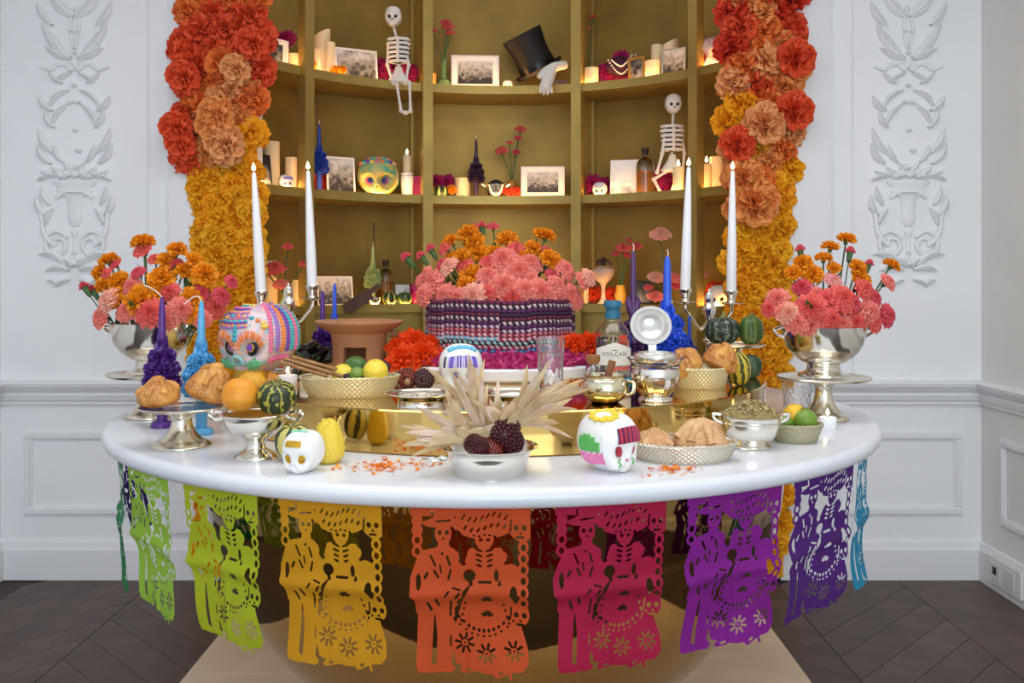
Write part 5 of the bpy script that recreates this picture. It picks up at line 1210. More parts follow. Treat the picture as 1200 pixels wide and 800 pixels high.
# gold bowl with stick, sugar jar, bottle, vial
p = onz(709, 475, TIER, 0.05); t = thing('brass_bowl', 'squat shiny bowl with a short brown stick in it', 'bowl', p); hb_ = 0.066
M_sgold = mat('pale_gold_metal', (234, 224, 192), 0.16, 1.0)
MB().lathe(smooth_prof([(0, 0), (0.026, 0), (0.046, 0.014), (0.0515, 0.030), (0.049, 0.046), (0.043, 0.056), (0.047, 0.062)], 5) + [(0.045, 0.0625), (0.041, 0.055), (0.046, 0.04), (0.04, 0.014), (0, 0.006)], 48).build('bowl', M_sgold, t, ang=60)
MB().tube(smooth_path([(0.048, -0.012, 0.05), (0.062, -0.016, 0.044), (0.060, -0.016, 0.024), (0.047, -0.012, 0.018)], 4), 0.004, 8).build('handle', M_sgold, t)
st = MB().tube([(0, 0, 0), (0.02, 0, 0.064)], [0.009, 0.0085], 10).build('stick', mat('brown_stick', (136, 86, 56), 0.7, var=0.2, vs_=40, bump=0.3), loc=(p.x - 0.004, p.y - 0.01, TIER + 0.030)); tag(st, 'short brown stick standing in the squat shiny bowl', 'stick')
p = onz(768, 473, TIER, 0.05); t = thing('lidded_jar', 'ribbed silver and glass jar with its round lid flipped open', 'jar', p)
MB().lathe(smooth_prof([(0, 0), (0.036, 0), (0.037, 0.006), (0.032, 0.012), (0.046, 0.030), (0.055, 0.055), (0.053, 0.075)], 4), 72, rib=lambda a, i: 1 + (0.02 * math.cos(24 * a) if 5 < i < 20 else 0)).build('ribbed_body', M_silver, t, ang=60)
MB().lathe(smooth_prof([(0.053, 0.072), (0.055, 0.082), (0.062, 0.094), (0.064, 0.098)], 3) + [(0.060, 0.098), (0.050, 0.08)], 48).build('glass_collar', M_glass, t)
MB().lathe([(0.0, 0.09), (0.046, 0.09), (0.049, 0.094), (0.049, 0.106), (0.046, 0.110), (0.040, 0.110), (0.038, 0.098), (0, 0.098)], 48).build('neck_ring', M_silver, t)
M_lidin = mat('lid_white', (214, 212, 208), 0.32, 0.7)
lid = MB().lathe(smooth_prof([(0, -0.018), (0.026, -0.014), (0.038, -0.002), (0.042, 0.008), (0.047, 0.010)], 4) + [(0.047, 0.013), (0.040, 0.013), (0.036, 0.008), (0.033, 0.000), (0.022, -0.009), (0, -0.013)], 48).build('lid', M_lidin, t, (-0.006, 0.030, 0.165), (math.radians(66), 0, math.radians(-6)))
MB().box((0, 0.0, 0), (0.018, 0.006, 0.03)).build('hinge', M_lidin, t, (-0.002, 0.033, 0.118))

pb = Vector((P(718, 400, 2.46).x, 2.46, TIER)); t = thing('spirit_bottle', 'clear bottle with a teal cap and white pointed label', 'bottle', pb); hB = P(0, 352, 2.46).z - TIER; rB = 0.050
zs = hB / 0.24
pf = smooth_prof([(0, 0), (rB * 0.9, 0), (rB, 0.006 * zs), (rB, 0.06 * zs), (rB, 0.128 * zs), (rB * 0.93, 0.146 * zs), (rB * 0.62, 0.170 * zs), (rB * 0.40, 0.182 * zs), (rB * 0.36, 0.20 * zs)], 4)
MB().lathe(pf + [(r_ * 0.93, z_) for r_, z_ in pf[::-1] if z_ > 0.008] + [(0, 0.009)], 56).build('glass_body', M_glass, t, ang=60)
MB().lathe([(0, 0.011)] + [(r_ * 0.925, max(z_, 0.011)) for r_, z_ in pf if 0.004 < z_ < 0.135 * zs] + [(0, 0.135 * zs)], 40).build('spirit', M_water, t)
M_cap = mat('teal_cap', (44, 112, 146), 0.45)
MB().lathe([(0, 0.196 * zs), (rB * 0.40, 0.196 * zs), (rB * 0.40, 0.212 * zs), (rB * 0.36, 0.214 * zs), (rB * 0.36, 0.219 * zs), (rB * 0.48, 0.220 * zs), (rB * 0.49, 0.224 * zs), (rB * 0.49, 0.237 * zs), (rB * 0.46, 0.24 * zs), (0, 0.24 * zs)], 36).build('cap', M_cap, t, ang=40)
MB().lathe([(rB * 0.41, 0.186 * zs), (rB * 0.43, 0.187 * zs), (rB * 0.42, 0.203 * zs), (rB * 0.40, 0.204 * zs)], 36).build('neck_seal', M_cap, t)
def cyl(u, z_, off): a = -PI / 2 + u / rB; return ((rB + off) * math.cos(a), (rB + off) * math.sin(a), z_)
z0, z1, zp = 0.050 * zs, 0.098 * zs, 0.118 * zs
b = MB(); vs = []; nn = 24; hw = rB * 1.15
for i in range(nn + 1):
    u = -hw + 2 * hw * i / nn; zt_ = z1 + (zp - z1) * (1 - abs(u) / hw)
    for z_ in (z0, (z0 + zt_) / 2, zt_): vs.append(cyl(u, z_, 0.0008))
b.add(vs, [(i * 3 + j, (i + 1) * 3 + j, (i + 1) * 3 + j + 1, i * 3 + j + 1) for i in range(nn) for j in range(2)])
lbl = b.build('label', mat('label_paper', (240, 240, 236), 0.6), t, ang=60)
def lettering(txt, size, cx, cz, m, parent, mapper, name='lettering', sp=1.0):
    cu = bpy.data.curves.new('txt', 'FONT'); cu.body = txt; cu.size = size; cu.align_x = 'CENTER'; cu.align_y = 'CENTER'; cu.space_character = sp; cu.resolution_u = 3
    ob = bpy.data.objects.new('txt', cu); C.objects.link(ob); bpy.context.view_layer.update()
    me = bpy.data.meshes.new_from_object(ob.evaluated_get(bpy.context.evaluated_depsgraph_get())); C.objects.unlink(ob); bpy.data.objects.remove(ob); bpy.data.curves.remove(cu)
    for v in me.vertices: v.co = mapper(cx + v.co.x, cz + v.co.y)
    me.materials.clear(); me.materials.append(m); return put(name, me, parent)
M_ink = mat('label_ink', (52, 52, 54), 0.6)
lettering('VOLCAN', 0.0175 * zs, 0, 0.083 * zs, M_ink, lbl, lambda u, z_: cyl(u, z_, 0.0013), sp=1.12)
b = MB(); b.add([cyl(u_, z_, 0.0012) for u_ in (-0.014, -0.005, 0.005, 0.014) for z_ in (0.0722 * zs, 0.0730 * zs)], [(0, 2, 3, 1), (2, 4, 5, 3), (4, 6, 7, 5)]); b.build('rule_line', mat('label_ink_grey', (150, 150, 152), 0.6), lbl)
b = MB(); b.add([cyl(-0.010, 0.0935 * zs, 0.0013), cyl(-0.003, 0.0965 * zs, 0.0013), cyl(0.003, 0.0965 * zs, 0.0013), cyl(0.010, 0.0935 * zs, 0.0013), cyl(0.0, 0.0945 * zs, 0.0013)], [(0, 4, 1), (1, 4, 2), (2, 4, 3)]); b.build('mountain_mark', M_ink, lbl)
b = MB()
for k in range(5): u = -0.05 + 0.012 * k; b.add([cyl(u, 0.128 * zs, 0.0008), cyl(u + 0.009, 0.126 * zs, 0.0008), cyl(u + 0.006, 0.134 * zs, 0.0006)], [(0, 1, 2)])
b.build('bird_print', M_black, t)
b = MB(); b.add([cyl(u_, z_, 0.0009) for u_ in (0.012, 0.024, 0.036) for z_ in (0.128 * zs, 0.139 * zs)], [(0, 2, 3, 1), (2, 4, 5, 3)]); b.build('shoulder_seal', mat('seal_red', (214, 72, 48), 0.5), t)
b = MB(); b.add([cyl(-0.02 + 0.01 * k, z_, 0.0009) for k in range(8) for z_ in (0.037 * zs, 0.046 * zs)], [(2 * k, 2 * k + 2, 2 * k + 3, 2 * k + 1) for k in range(7)]); b.build('base_strip', mat('seal_coral', (222, 100, 88), 0.5), t)
t = thing('corked_vial', 'short clear vial with a wide brown cork beside the spirit bottle', 'bottle', P(695, 452, 2.33) * 1.0); t.location.z = TIER
MB().lathe([(0, 0), (0.017, 0), (0.0175, 0.003), (0.0175, 0.05), (0.014, 0.058), (0.014, 0.062), (0.012, 0.062), (0.012, 0.056), (0.0155, 0.048), (0.0155, 0.004), (0, 0.003)], 28).build('glass_body', M_glass, t, ang=50)
MB().lathe([(0, 0.056), (0.0125, 0.056), (0.018, 0.066), (0.018, 0.080), (0, 0.080)], 24).build('cork', mat('cork', (166, 116, 78), 0.8, var=0.2, vs_=60), t)
tag(MB().tube(smooth_path([tuple(onz(x, y, TIER, 0) + Vector((0, 0, 0.006))) for x, y in ((716, 449), (724, 446), (732, 449), (738, 447), (733, 444))], 5), 0.006, 8).build('ribbon', mat('turquoise_ribbon', (40, 160, 184), 0.6)), 'crumpled turquoise ribbon behind the squat shiny bowl', 'ribbon')
# candles right
taper_flower_candle('flower_candle', 'tall plum candle with a wax heart behind the spirit bottle', Vector((P(742, 400, 2.62).x, 2.62, TIER)), P(0, 294, 2.62).z - TIER, 0.052, W_plum, foot=False, seed=11, wick_bend=0, heart=True)
taper_flower_candle('flower_candle', 'tall royal blue candle of wax roses behind the open jar lid', Vector((P(782, 400, 2.60).x, 2.60, TIER + 0.03)), P(0, 300, 2.60).z - TIER - 0.03, 0.068, W_royal, foot=False, seed=12, wick_bend=0)
bx = taper_flower_candle('flower_candle', 'smaller deep blue candle of wax roses beside the tall royal blue one', Vector((P(808, 400, 2.72).x, 2.72, TIER)), 0.165, 0.034, W_blue, foot=False, seed=13, wick_bend=0)
tag(MB().lathe([(0, 0), (0.045, 0), (0.047, 0.003), (0.047, 0.027), (0.045, 0.0295), (0, 0.0295)], 32).build('wax_block', W_blue, loc=(P(782, 400, 2.60).x, 2.60, TIER + 0.0005)), 'round deep blue wax block under the tall royal blue candle', 'candle')
# right bread basket and squashes
p = onz(820, 457, TIER, 0.06)
weave_basket('round_basket', 'gilt woven round basket of glossy golden breads', 'basket', p, 0.074, 0.066, 0.050, 0.80, M_wick2, n=44)
bread('glossy golden bread leaning in the gilt round basket by the jar lid', (p.x - 0.034, p.y + 0.0, TIER + 0.040), 0.046, 0.046, 0.058, M_bread, 0.3, (0.25, -0.5), 8)
bread('plump glossy golden bread in the gilt round basket by the striped gourd', (p.x + 0.036, p.y - 0.006, TIER + 0.040), 0.044, 0.044, 0.070, M_bread, 1.0, (0.35, 0.3), 9)
pq = Vector((P(862, 400, 2.60).x, 2.60, TIER)); zq = P(0, 403, 2.60).z - TIER
carafe_tray('small footed silver stand holding two green squashes', pq, 0.082, zq, 0.042)
gourd('squash', 'dark mottled green squash on the small silver stand', (pq.x - 0.040, pq.y - 0.01, TIER + zq + 0.001), 0.048, 0.078, stripes('mottled_squash', 11, (36, 48, 38), (118, 132, 108), 3.0, 0.88), 10, 0.07, cat='squash')
gourd('squash', 'smooth green squash with pale lines on the small silver stand', (pq.x + 0.043, pq.y - 0.005, TIER + zq + 0.001), 0.035, 0.082, stripes('green_squash', 8, (72, 96, 42), (112, 128, 62), 0.3, 0.90), 10, 0.03, cat='squash', prof=[(0, 0.02), (0.5, 0.0), (0.92, 0.2), (1.0, 0.45), (0.85, 0.78), (0.4, 0.97), (0, 1.0)])
gourd('gourd', 'yellow gourd with dark green stripes leaning on the gilt basket', onz(867, 453, TIER, 0.03) + Vector((0, 0, 0.006)), 0.031, 0.084, stripes('yellow_stripe', 9, (62, 68, 32), (200, 176, 58), 0.9, 0.5), 10, 0.04, rot=(0.2, -0.25, 0.3), stem=False)
gourd('gourd', 'small dark green gourd behind the yellow striped one', onz(877, 444, TIER, 0.03), 0.030, 0.066, G_dk, 10, 0.05, stem=False, rot=(0, 0.2, 0))

# ------------------------------------------------------------------ centre: yarn basket with flowers and petals
BC = Vector((P(586, 380, 2.70).x, 2.70, DISC))
t = thing('yarn_basket', 'round basket coiled from twisted multicolour yarn in the middle of the table', 'basket', BC)
ypal = [(58, 26, 60), (150, 36, 70), (198, 178, 180), (92, 168, 200), (40, 84, 160), (120, 40, 60), (150, 190, 180), (40, 30, 50), (200, 120, 130), (90, 40, 90)]
ym = [mat('yarn_%d' % i, c_, 0.85) for i, c_ in enumerate(ypal)]
zb0, zb1 = 0.012, P(0, 352, 2.49).z - DISC; nrow = 15; dzr = (zb1 - zb0) / nrow; rr = random.Random(2)
pairs_ = [(0, 7), (1, 2), (4, 3), (1, 2), (6, 7), (5, 2), (1, 8), (3, 4), (3, 2), (1, 2), (5, 8), (9, 2), (0, 9)]
npan = 16
pairs_ = pairs_ + [(7, 2), (0, 5)]
for i in range(nrow):
    rad = 0.186 + 0.028 * math.sin(min(1, (i + 2) / 8) * PI / 2); b = MB(); seg, sg, tw = 520, 8, 160
    vs = []
    for j in range(seg):
        a = 2 * PI * j / seg; pn = int(j / seg * npan); oz = 0.0022 * ((pn * 5) % 3 - 1); orr = 0.003 * ((pn * 3) % 2)
        for k in range(sg):
            c_ = 2 * PI * k / sg; rl = dzr * 0.56 * (1 + 0.22 * abs(math.cos(c_ + tw * a / 2)))
            vs.append(((rad + orr + rl * math.cos(c_)) * math.cos(a), (rad + orr + rl * math.cos(c_)) * math.sin(a), zb0 + dzr * (i + 0.5) + oz + rl * 0.9 * math.sin(c_)))
    for j in range(seg):
        pn = int(j / seg * npan); pr = pairs_[(i + (pn // 3)) % nrow] if 4 < i < 12 else pairs_[i]
        for k in range(sg):
            st_ = int(math.floor((k / sg + tw * j / seg / 2 * 1.0) * 2)) % 2; b.mi = pr[st_]
            j2, k2 = (j + 1) % seg, (k + 1) % sg; b.add([], []); b.f.append((j * sg + k, j2 * sg + k, j2 * sg + k2, j * sg + k2)); b.m.append(b.mi)
    b.v = [tuple(v) for v in vs]; b.build('yarn_coil', ym, t, ang=60)
MB().lathe([(0, 0.004), (0.178, 0.004), (0.196, zb1 - 0.01), (0.19, zb1 - 0.01), (0, zb1 - 0.04)], 48).build('lining', ym[0], t)
CB = (BC.x, BC.y, DISC + zb1 - 0.05)
flowers_px([(512, 335, 'salmon', 21), (500, 346, 'salmon', 15), (525, 347, 'salmon', 17), (556, 348, 'peach', 17), (590, 308, 'salmon', 20), (607, 320, 'salmon', 18), (620, 311, 'salmon', 16), (590, 337, 'salmon', 18), (632, 345, 'salmon', 20), (665, 346, 'salmon', 17), (660, 318, 'salmon', 15), (650, 336, 'salmon', 15),
            (528, 314, 'peach', 14), (545, 312, 'coral', 11), (645, 324, 'rose', 10), (520, 310, 'rose', 9), (523, 292, 'coral', 10), (502, 320, 'salmon', 9), (494, 329, 'salmon', 9), (578, 267, 'rose', 8), (605, 292, 'coral', 11), (640, 295, 'rose', 8), (572, 346, 'coral', 15), (600, 350, 'coral', 16), (614, 341, 'salmon', 15), (572, 325, 'salmon', 14), (478, 304, 'brose', 9), (495, 302, 'brose', 8), (506, 294, 'brose', 8), (565, 268, 'brose', 8), (557, 269, 'brose', 7), (680, 330, 'salmon', 12), (672, 352, 'salmon', 13), (540, 350, 'salmon', 15), (650, 353, 'salmon', 14), (688, 326, 'peach', 12), (620, 330, 'salmon', 14),
            (549, 274, 'm', 14), (556, 284, 'm', 14), (594, 281, 'm', 14), (528, 284, 'm', 12), (560, 297, 'm', 14), (580, 297, 'm', 12), (541, 300, 'm', 11), (625, 291, 'm', 12), (640, 277, 'ms', 13), (632, 274, 'm', 9), (645, 304, 'm', 14), (552, 322, 'm', 15), (545, 334, 'm', 12), (530, 304, 'm', 11), (615, 302, 'm', 11), (604, 300, 'm', 10), (519, 322, 'm', 9), (573, 308, 'coral', 11)], 2.66, 588, CB, 'woven yarn basket', 0.13)
def shreds(label, pts_fn, n, cols, seed, size, name, cat='petals'):
    rr = random.Random(seed); b = MB(); ml = [mat('shred_%d_%d_%d' % c_, c_, 0.7, transl=0.25) for c_ in cols]
    for k in range(n):
        q_ = pts_fn(rr); d = Vector((rr.uniform(-1, 1), rr.uniform(-1, 1), rr.uniform(0.0, 1.0))).normalized(); s_ = d.orthogonal().normalized(); s_ = (s_ + d.cross(s_) * rr.uniform(-1, 1)).normalized(); L_ = size * rr.uniform(0.6, 1.4); b.mi = rr.randrange(len(ml)); n2 = d.cross(s_)
        b.add([q_, q_ + s_ * L_ * 0.35 + d * L_ * 0.4 + n2 * L_ * 0.12, q_ + d * L_, q_ - s_ * L_ * 0.35 + d * L_ * 0.45 + n2 * L_ * 0.12], [(0, 1, 2), (0, 2, 3)])
    o = b.build(name, ml, smooth=False); tag(o, label, cat); return stuff(o)
def ringpt(rr):
    a = rr.random() * 2 * PI; r_ = rr.uniform(0.20, 0.305); return Vector((disc.location.x + r_ * math.cos(a), disc.location.y + r_ * math.sin(a), DISC + 0.001 + 0.03 * rr.random() * (1 - ((r_ - 0.235) / 0.09) ** 2 if r_ > 0.235 else 1)))
pb_ = MB(); pb_.lathe(smooth_prof([(0.19, 0.0), (0.20, 0.022), (0.25, 0.026), (0.29, 0.012), (0.305, 0.001)], 4), 72, rib=lambda a, i: 1 + 0.015 * math.sin(9 * a) + 0.01 * math.sin(23 * a + i)); 
o = shreds('ring of bright pink paper petals heaped round the yarn basket', ringpt, 4200, [(214, 64, 140), (196, 50, 122), (228, 100, 160), (186, 40, 112)], 4, 0.020, 'pink_petals')
pb_.build('petal_bed', mat('shred_196_50_122', (196, 50, 122)), o, (disc.location.x, disc.location.y, DISC))
M_cro = mat('crepe_vivid_orange', (246, 84, 14), 0.7, var=0.12, vs_=12, transl=0.3)
vo = [ruffle_mesh('crepe_flower', M_cro, layers=5, seg=36, pet=6, ruf=0.22, hgt=0.9, cup=0.1, seed=s, jag=0.10) for s in (31, 32)]
for k, (x, y, r, dd) in enumerate(((472, 418, 19, 2.50), (496, 414, 20, 2.50), (484, 400, 20, 2.58), (466, 404, 14, 2.58), (512, 416, 15, 2.52), (506, 402, 16, 2.58), (690, 402, 18, 2.58), (672, 400, 15, 2.56), (706, 406, 14, 2.62))):
    hh = P(x, y, dd); o = put('crepe_flower', vo[k % 2], None, hh + Vector((0, 0.0, -0.012)), Vector((R.uniform(-.4, .4), -0.7, 0.8)).to_track_quat('Z', 'Y'), r * dd / F)
    tag(o, 'vivid orange crepe flower beside the yarn basket, ' + ('brazier side' if x < 600 else 'spirit bottle side'), 'paper flower', 'orange crepe flowers by the yarn basket, ' + ('brazier side' if x < 600 else 'bottle side'))
# ------------------------------------------------------------------ things on the niche shelves
def SH(px, k, r=1.33, dz=0.001):
    dx = (px - HX) / F; A = 1 + dx * dx; B = 2 * (CX * dx - NC.y); Cc = CX * CX + NC.y ** 2 - r * r; d = (-B + math.sqrt(B * B - 4 * A * Cc)) / (2 * A)
    return Vector((CX + dx * d, d, SZ[k] + dz))
def facing(p, mix=0.5):
    v = (Vector((NC.x, NC.y)) - Vector((p.x, p.y))).normalized() * mix + (Vector((CX, 0)) - Vector((p.x, p.y))).normalized() * (1 - mix); return math.atan2(v.x, -v.y)
def PX(p): return p.y / F
def pillar(label, px, k, wpx, ytop, ybot, r=1.33, slant=False, lit=False, group=None, m=None):
    p = SH(px, k, r); s = PX(p); rad = wpx / 2 * s; h = (ybot - ytop) * s
    t = thing('pillar_candle', label, 'candle', p, group=group)
    b = MB(); n = 28; vs = []; 
    for z_ in (0, 1):
        for j in range(n):
            a = 2 * PI * j / n; vs.append((rad * math.cos(a), rad * math.sin(a), h * z_ + (z_ * slant * 0.10 * h * math.cos(a) if slant else 0)))
    b.add(vs, [(j, (j + 1) % n, n + (j + 1) % n, n + j) for j in range(n)] + [tuple(range(n))[::-1], tuple(range(n, 2 * n))]); b.build('wax', m or M_ivory, t, ang=50)
    wick(t, (0, 0, h - 0.002), 0.012)
    if lit: flame(t, (0, 0, h + 0.008), 0.032)
    return t
def photo_mat(name, kind, seed):
    m = mat(name, (60, 60, 60), 0.4); nt = m.node_tree; N = nt.nodes; L = nt.links; b = N['Principled BSDF']
    tc = [x for x in N if x.type == 'TEX_COORD'][0]; mp = N.new('ShaderNodeMapping'); mp.inputs['Location'].default_value = (seed * 1.7, seed * 0.3, seed * 2.1); L.new(tc.outputs['Object'], mp.inputs['Vector'])
    sc = {'crowd': 52, 'room': 22, 'trees': 30, 'portrait': 20, 'pale': 16}[kind]
    vo_ = N.new('ShaderNodeTexVoronoi'); vo_.inputs['Scale'].default_value = sc * 1.4; L.new(mp.outputs[0], vo_.inputs['Vector'])
    nz = N.new('ShaderNodeTexNoise'); nz.inputs['Scale'].default_value = sc; nz.inputs['Detail'].default_value = 8; nz.inputs['Roughness'].default_value = 0.68; L.new(mp.outputs[0], nz.inputs['Vector'])
    sp = N.new('ShaderNodeSeparateXYZ'); L.new(tc.outputs['Generated'], sp.inputs[0])
    ad = N.new('ShaderNodeMath'); ad.operation = 'MULTIPLY_ADD'; ad.inputs[1].default_value = 0.55; L.new(nz.outputs['Fac'], ad.inputs[0])
    mz = N.new('ShaderNodeMath'); mz.operation = 'MULTIPLY'; mz.inputs[1].default_value = {'crowd': 0.34, 'room': 0.2, 'trees': 0.32, 'portrait': -0.1, 'pale': 0.3}[kind]; L.new(sp.outputs[2], mz.inputs[0])
    mv = N.new('ShaderNodeMath'); mv.operation = 'MULTIPLY_ADD'; mv.inputs[1].default_value = 0.12; L.new(vo_.outputs['Distance'], mv.inputs[0]); L.new(mz.outputs[0], mv.inputs[2])
    L.new(mv.outputs[0], ad.inputs[2])
    rp = N.new('ShaderNodeValToRGB'); L.new(ad.outputs[0], rp.inputs['Fac']); e = rp.color_ramp.elements
    lo = {'crowd': 0.40, 'room': 0.34, 'trees': 0.40, 'portrait': 0.26, 'pale': 0.18}[kind]
    e[0].position = lo; e[1].position = lo + 0.28; e[0].color = (0.02, 0.02, 0.022, 1); e[1].color = (0.6, 0.61, 0.62, 1) if kind != 'pale' else (0.7, 0.76, 0.82, 1)
    L.new(rp.outputs['Color'], b.inputs['Base Color']); return m
def frame(label, px, k, wpx, ytop, ybot, kind, r=1.30, fm=None, border=0.08, matw=0.0, lean=-0.12, mix=0.5, seed=1, roll=0.0):
    p = SH(px, k, r); s = PX(p); fz = facing(p, mix); W_ = wpx * s / max(0.6, math.cos(fz - math.atan2(p.x - CX, p.y) * -1 * 0)); H_ = (ybot - ytop) * s
    t = thing('photo_frame', label, 'photo frame', p + Vector((0, 0, 0.001)), rot=Euler((lean, roll, fz)))
    bw = border * min(W_, H_); th = 0.012; fm = fm or mat('frame_white', (228, 228, 228), 0.35, coat=0.2)
    for (x, z_, w_, h_) in ((0, bw / 2, W_, bw), (0, H_ - bw / 2, W_, bw), (-W_ / 2 + bw / 2, H_ / 2, bw, H_ - 2 * bw), (W_ / 2 - bw / 2, H_ / 2, bw, H_ - 2 * bw)): MB().box((x, 0, z_), (w_, th, h_)).build('frame_bar', fm, t, smooth=False)
    MB().box((0, 0.004, H_ / 2), (W_ * 0.98, 0.004, H_ * 0.98)).build('back_board', M_black, t, smooth=False)
    if matw: MB().box((0, 0.0, H_ / 2), (W_ - 2 * bw, 0.003, H_ - 2 * bw)).build('mount', M_white, t, smooth=False)
    mw = matw * min(W_, H_); MB().box((0, -0.003, H_ / 2), (W_ - 2 * bw - 2 * mw, 0.002, H_ - 2 * bw - 2 * mw)).build('print', photo_mat('print_%s_%d' % (kind, seed), kind, seed), t, smooth=False)
    return t
def tuft(label, lst, k, m_me, group, r=1.36, name='paper_flower', cat='flower'):
    for (px, y, rp) in lst:
        p = SH(px, k, r); s = PX(p); c_ = P(px, y, p.y); o = put(name, R.choice(m_me), None, c_, Vector((R.uniform(-.3, .3), -1, 0.35)).to_track_quat('Z', 'Y'), rp * s)
        tag(o, label, cat, group)
mag_me = [ruffle_mesh('magenta_flower', M_magenta, layers=6, seg=36, pet=10, ruf=0.15, hgt=0.7, cup=0.5, seed=s, jag=0.08) for s in (41, 42)]
red_me = [ruffle_mesh('red_flower', mat('crepe_glow_orange', (236, 78, 36), 0.7, transl=0.3), layers=5, seg=36, pet=8, ruf=0.16, hgt=0.7, cup=0.4, seed=43)]
def vase(label, px, k, wpx, ytop, ybot, m, stems, r=1.33, shape='bottle', fl='coral', grp='carnations in a shelf vase', ftxt=None):
    p = SH(px, k, r); s = PX(p); W_ = wpx / 2 * s; H_ = (ybot - ytop) * s; t = thing('bud_vase', label, 'vase', p)
    pr = [(0, 0), (0.8, 0), (1.0, 0.12), (0.95, 0.3), (0.45, 0.42), (0.36, 0.6), (0.4, 0.98), (0.42, 1.0)] if shape == 'bottle' else [(0, 0), (0.7, 0), (0.9, 0.4), (0.75, 0.75), (0.6, 1.0)]
    MB().lathe([(a * W_, z_ * H_) for a, z_ in smooth_prof(pr, 4)], 28, rib=lambda a, i: 1 + 0.03 * math.cos(10 * a)).build('body', m, t, ang=60)
    for (x, y, rad, col) in stems: flower('carnation', ftxt, grp, R.choice(carn_me[col]), P(x, y, p.y), p + Vector((0, 0, H_ * 0.85)), rad * s, (0.1 * R.uniform(-1, 1), -0.5, 0.8), stemr=0.003)
M_vgreen = mat('green_glass', (150, 190, 130), 0.15, trans=0.6); M_vor = mat('orange_glass', (230, 150, 60), 0.2, trans=0.4); M_vye = mat('yellow_glass', (236, 190, 80), 0.2, trans=0.4)
M_bone = mat('bone_white', (232, 226, 220), 0.5)
def skeleton(label, head, pelvis, arms, legs, hs, s):
    """toy skeleton from world points: head centre, pelvis centre, limbs as joint lists"""
    t = thing('toy_skeleton', label, 'figurine', pelvis); o = Vector(pelvis); hd = Vector(head) - o
    hz = hs
    MB().ell(tuple(hd), (hz * 0.40, hz * 0.46, hz * 0.5), 36, 26, skull_fn).build('skull', M_bone, t, ang=80)
    for sx in (-1, 1): MB().ell((hd.x + sx * hz * 0.15, hd.y - hz * 0.36, hd.z - hz * 0.05), (hz * 0.085, hz * 0.05, hz * 0.08), 12, 8).build('eye_socket', M_black, t)
    MB().ell((hd.x, hd.y - hz * 0.42, hd.z - hz * 0.20), (hz * 0.04, hz * 0.03, hz * 0.05), 8, 6).build('nose_hole', M_black, t)
    tw = s * 15; th_ = s * 34; zt = s * 58; zbm = zt - th_
    for i in range(7): MB().ell((hd.x * (0.9 - 0.08 * i), 0, hd.z - hz * 0.5 - (hd.z - hz * 0.5 - zt) * (i + 0.5) / 7), s * 1.9, 8, 6).build('neck_bead', M_bone, t)
    MB().tube([(0, 0, s * 4), (0, s * 3, zbm), (0, s * 2, zt)], s * 2.0, 8).build('spine', M_bone, t)
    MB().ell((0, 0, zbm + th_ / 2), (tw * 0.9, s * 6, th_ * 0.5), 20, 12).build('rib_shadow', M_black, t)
    for i in range(6):
        z_ = zt - s * 2 - i * (th_ - s * 2) / 5.5; w_ = tw * (1.0 - 0.05 * i + (-0.1 if i == 0 else 0)); MB().ring((0, 0, z_), w_, s * 2.0, 28, 8, 1.0, 0.62).build('rib', M_bone, t)
    MB().tube([(0, -tw * 0.64, zbm), (0, -tw * 0.64, zt)], s * 1.9, 8).build('breastbone', M_bone, t)
    MB().lathe(smooth_prof([(0, s * 22), (s * 4, s * 20), (s * 6, s * 14), (s * 12, s * 5), (s * 15, s * 0), (s * 8, -s * 2), (0, -s * 2)], 4), 20, 1, 0.6).build('pelvis', M_bone, t)
    for nm, lim in (('arm', arms), ('leg', legs)):
        for l in lim:
            pts = [Vector(q_) - o for q_ in l]; b = MB()
            for a, c_ in zip(pts, pts[1:]):
                v = c_ - a; b.tube([a, a + v * 0.12, a + v * 0.5, a + v * 0.88, c_], [s * 2.7, s * 2.0, s * 1.7, s * 2.0, s * 2.7], 8)
                b.ell(tuple(c_), s * 2.8, 8, 6)
            b.build(nm, M_bone, t)
    return t
# --- upper shelf
frame('white framed photo by the garland on the upper shelf, tilted', 322, 'u', 26, 33, 70, 'portrait', 1.30, border=0.1, matw=0.12, seed=2, roll=0.1, lean=-0.2)
tuft('dark magenta flower beside the tilted white frame, upper shelf', [(336, 47, 12)], 'u', mag_me, None, 1.38)
pillar('short ivory candle beside the outer post, upper shelf', 345, 'u', 15, 56, 77, 1.30)
pillar('tall slant-topped ivory candle in the trio near the post, upper shelf', 377, 'u', 20, 32, 86, 1.36, slant=1.0)
pillar('thin ivory candle in the trio near the post, upper shelf', 371, 'u', 11, 54, 84, 1.28)
pillar('broad ivory candle in the trio near the post, upper shelf', 386, 'u', 13, 45, 88, 1.32)
tuft('small orange marigold at the foot of the candle trio', [(364, 76, 7), (394, 83, 7), (401, 82, 6)], 'u', mari_me, 'marigolds at the candle trio', 1.25)
frame('photo of a hall interior in a thin white frame, upper shelf', 418, 'u', 46, 56, 95, 'room', 1.29, border=0.06, seed=3, mix=0.7)
tuft('magenta flower behind the sitting toy skeleton, upper shelf', [(446, 82, 15), (462, 84, 16), (478, 86, 13)], 'u', mag_me, 'magenta flowers behind the upper skeleton', 1.36)
pp = SH(467, 'u', 1.215); s_ = PX(pp); pv = P(467, 96, pp.y - 0.012)
def pt(x, y, dd=0.0): return P(x, y, pp.y - 0.012 + dd)
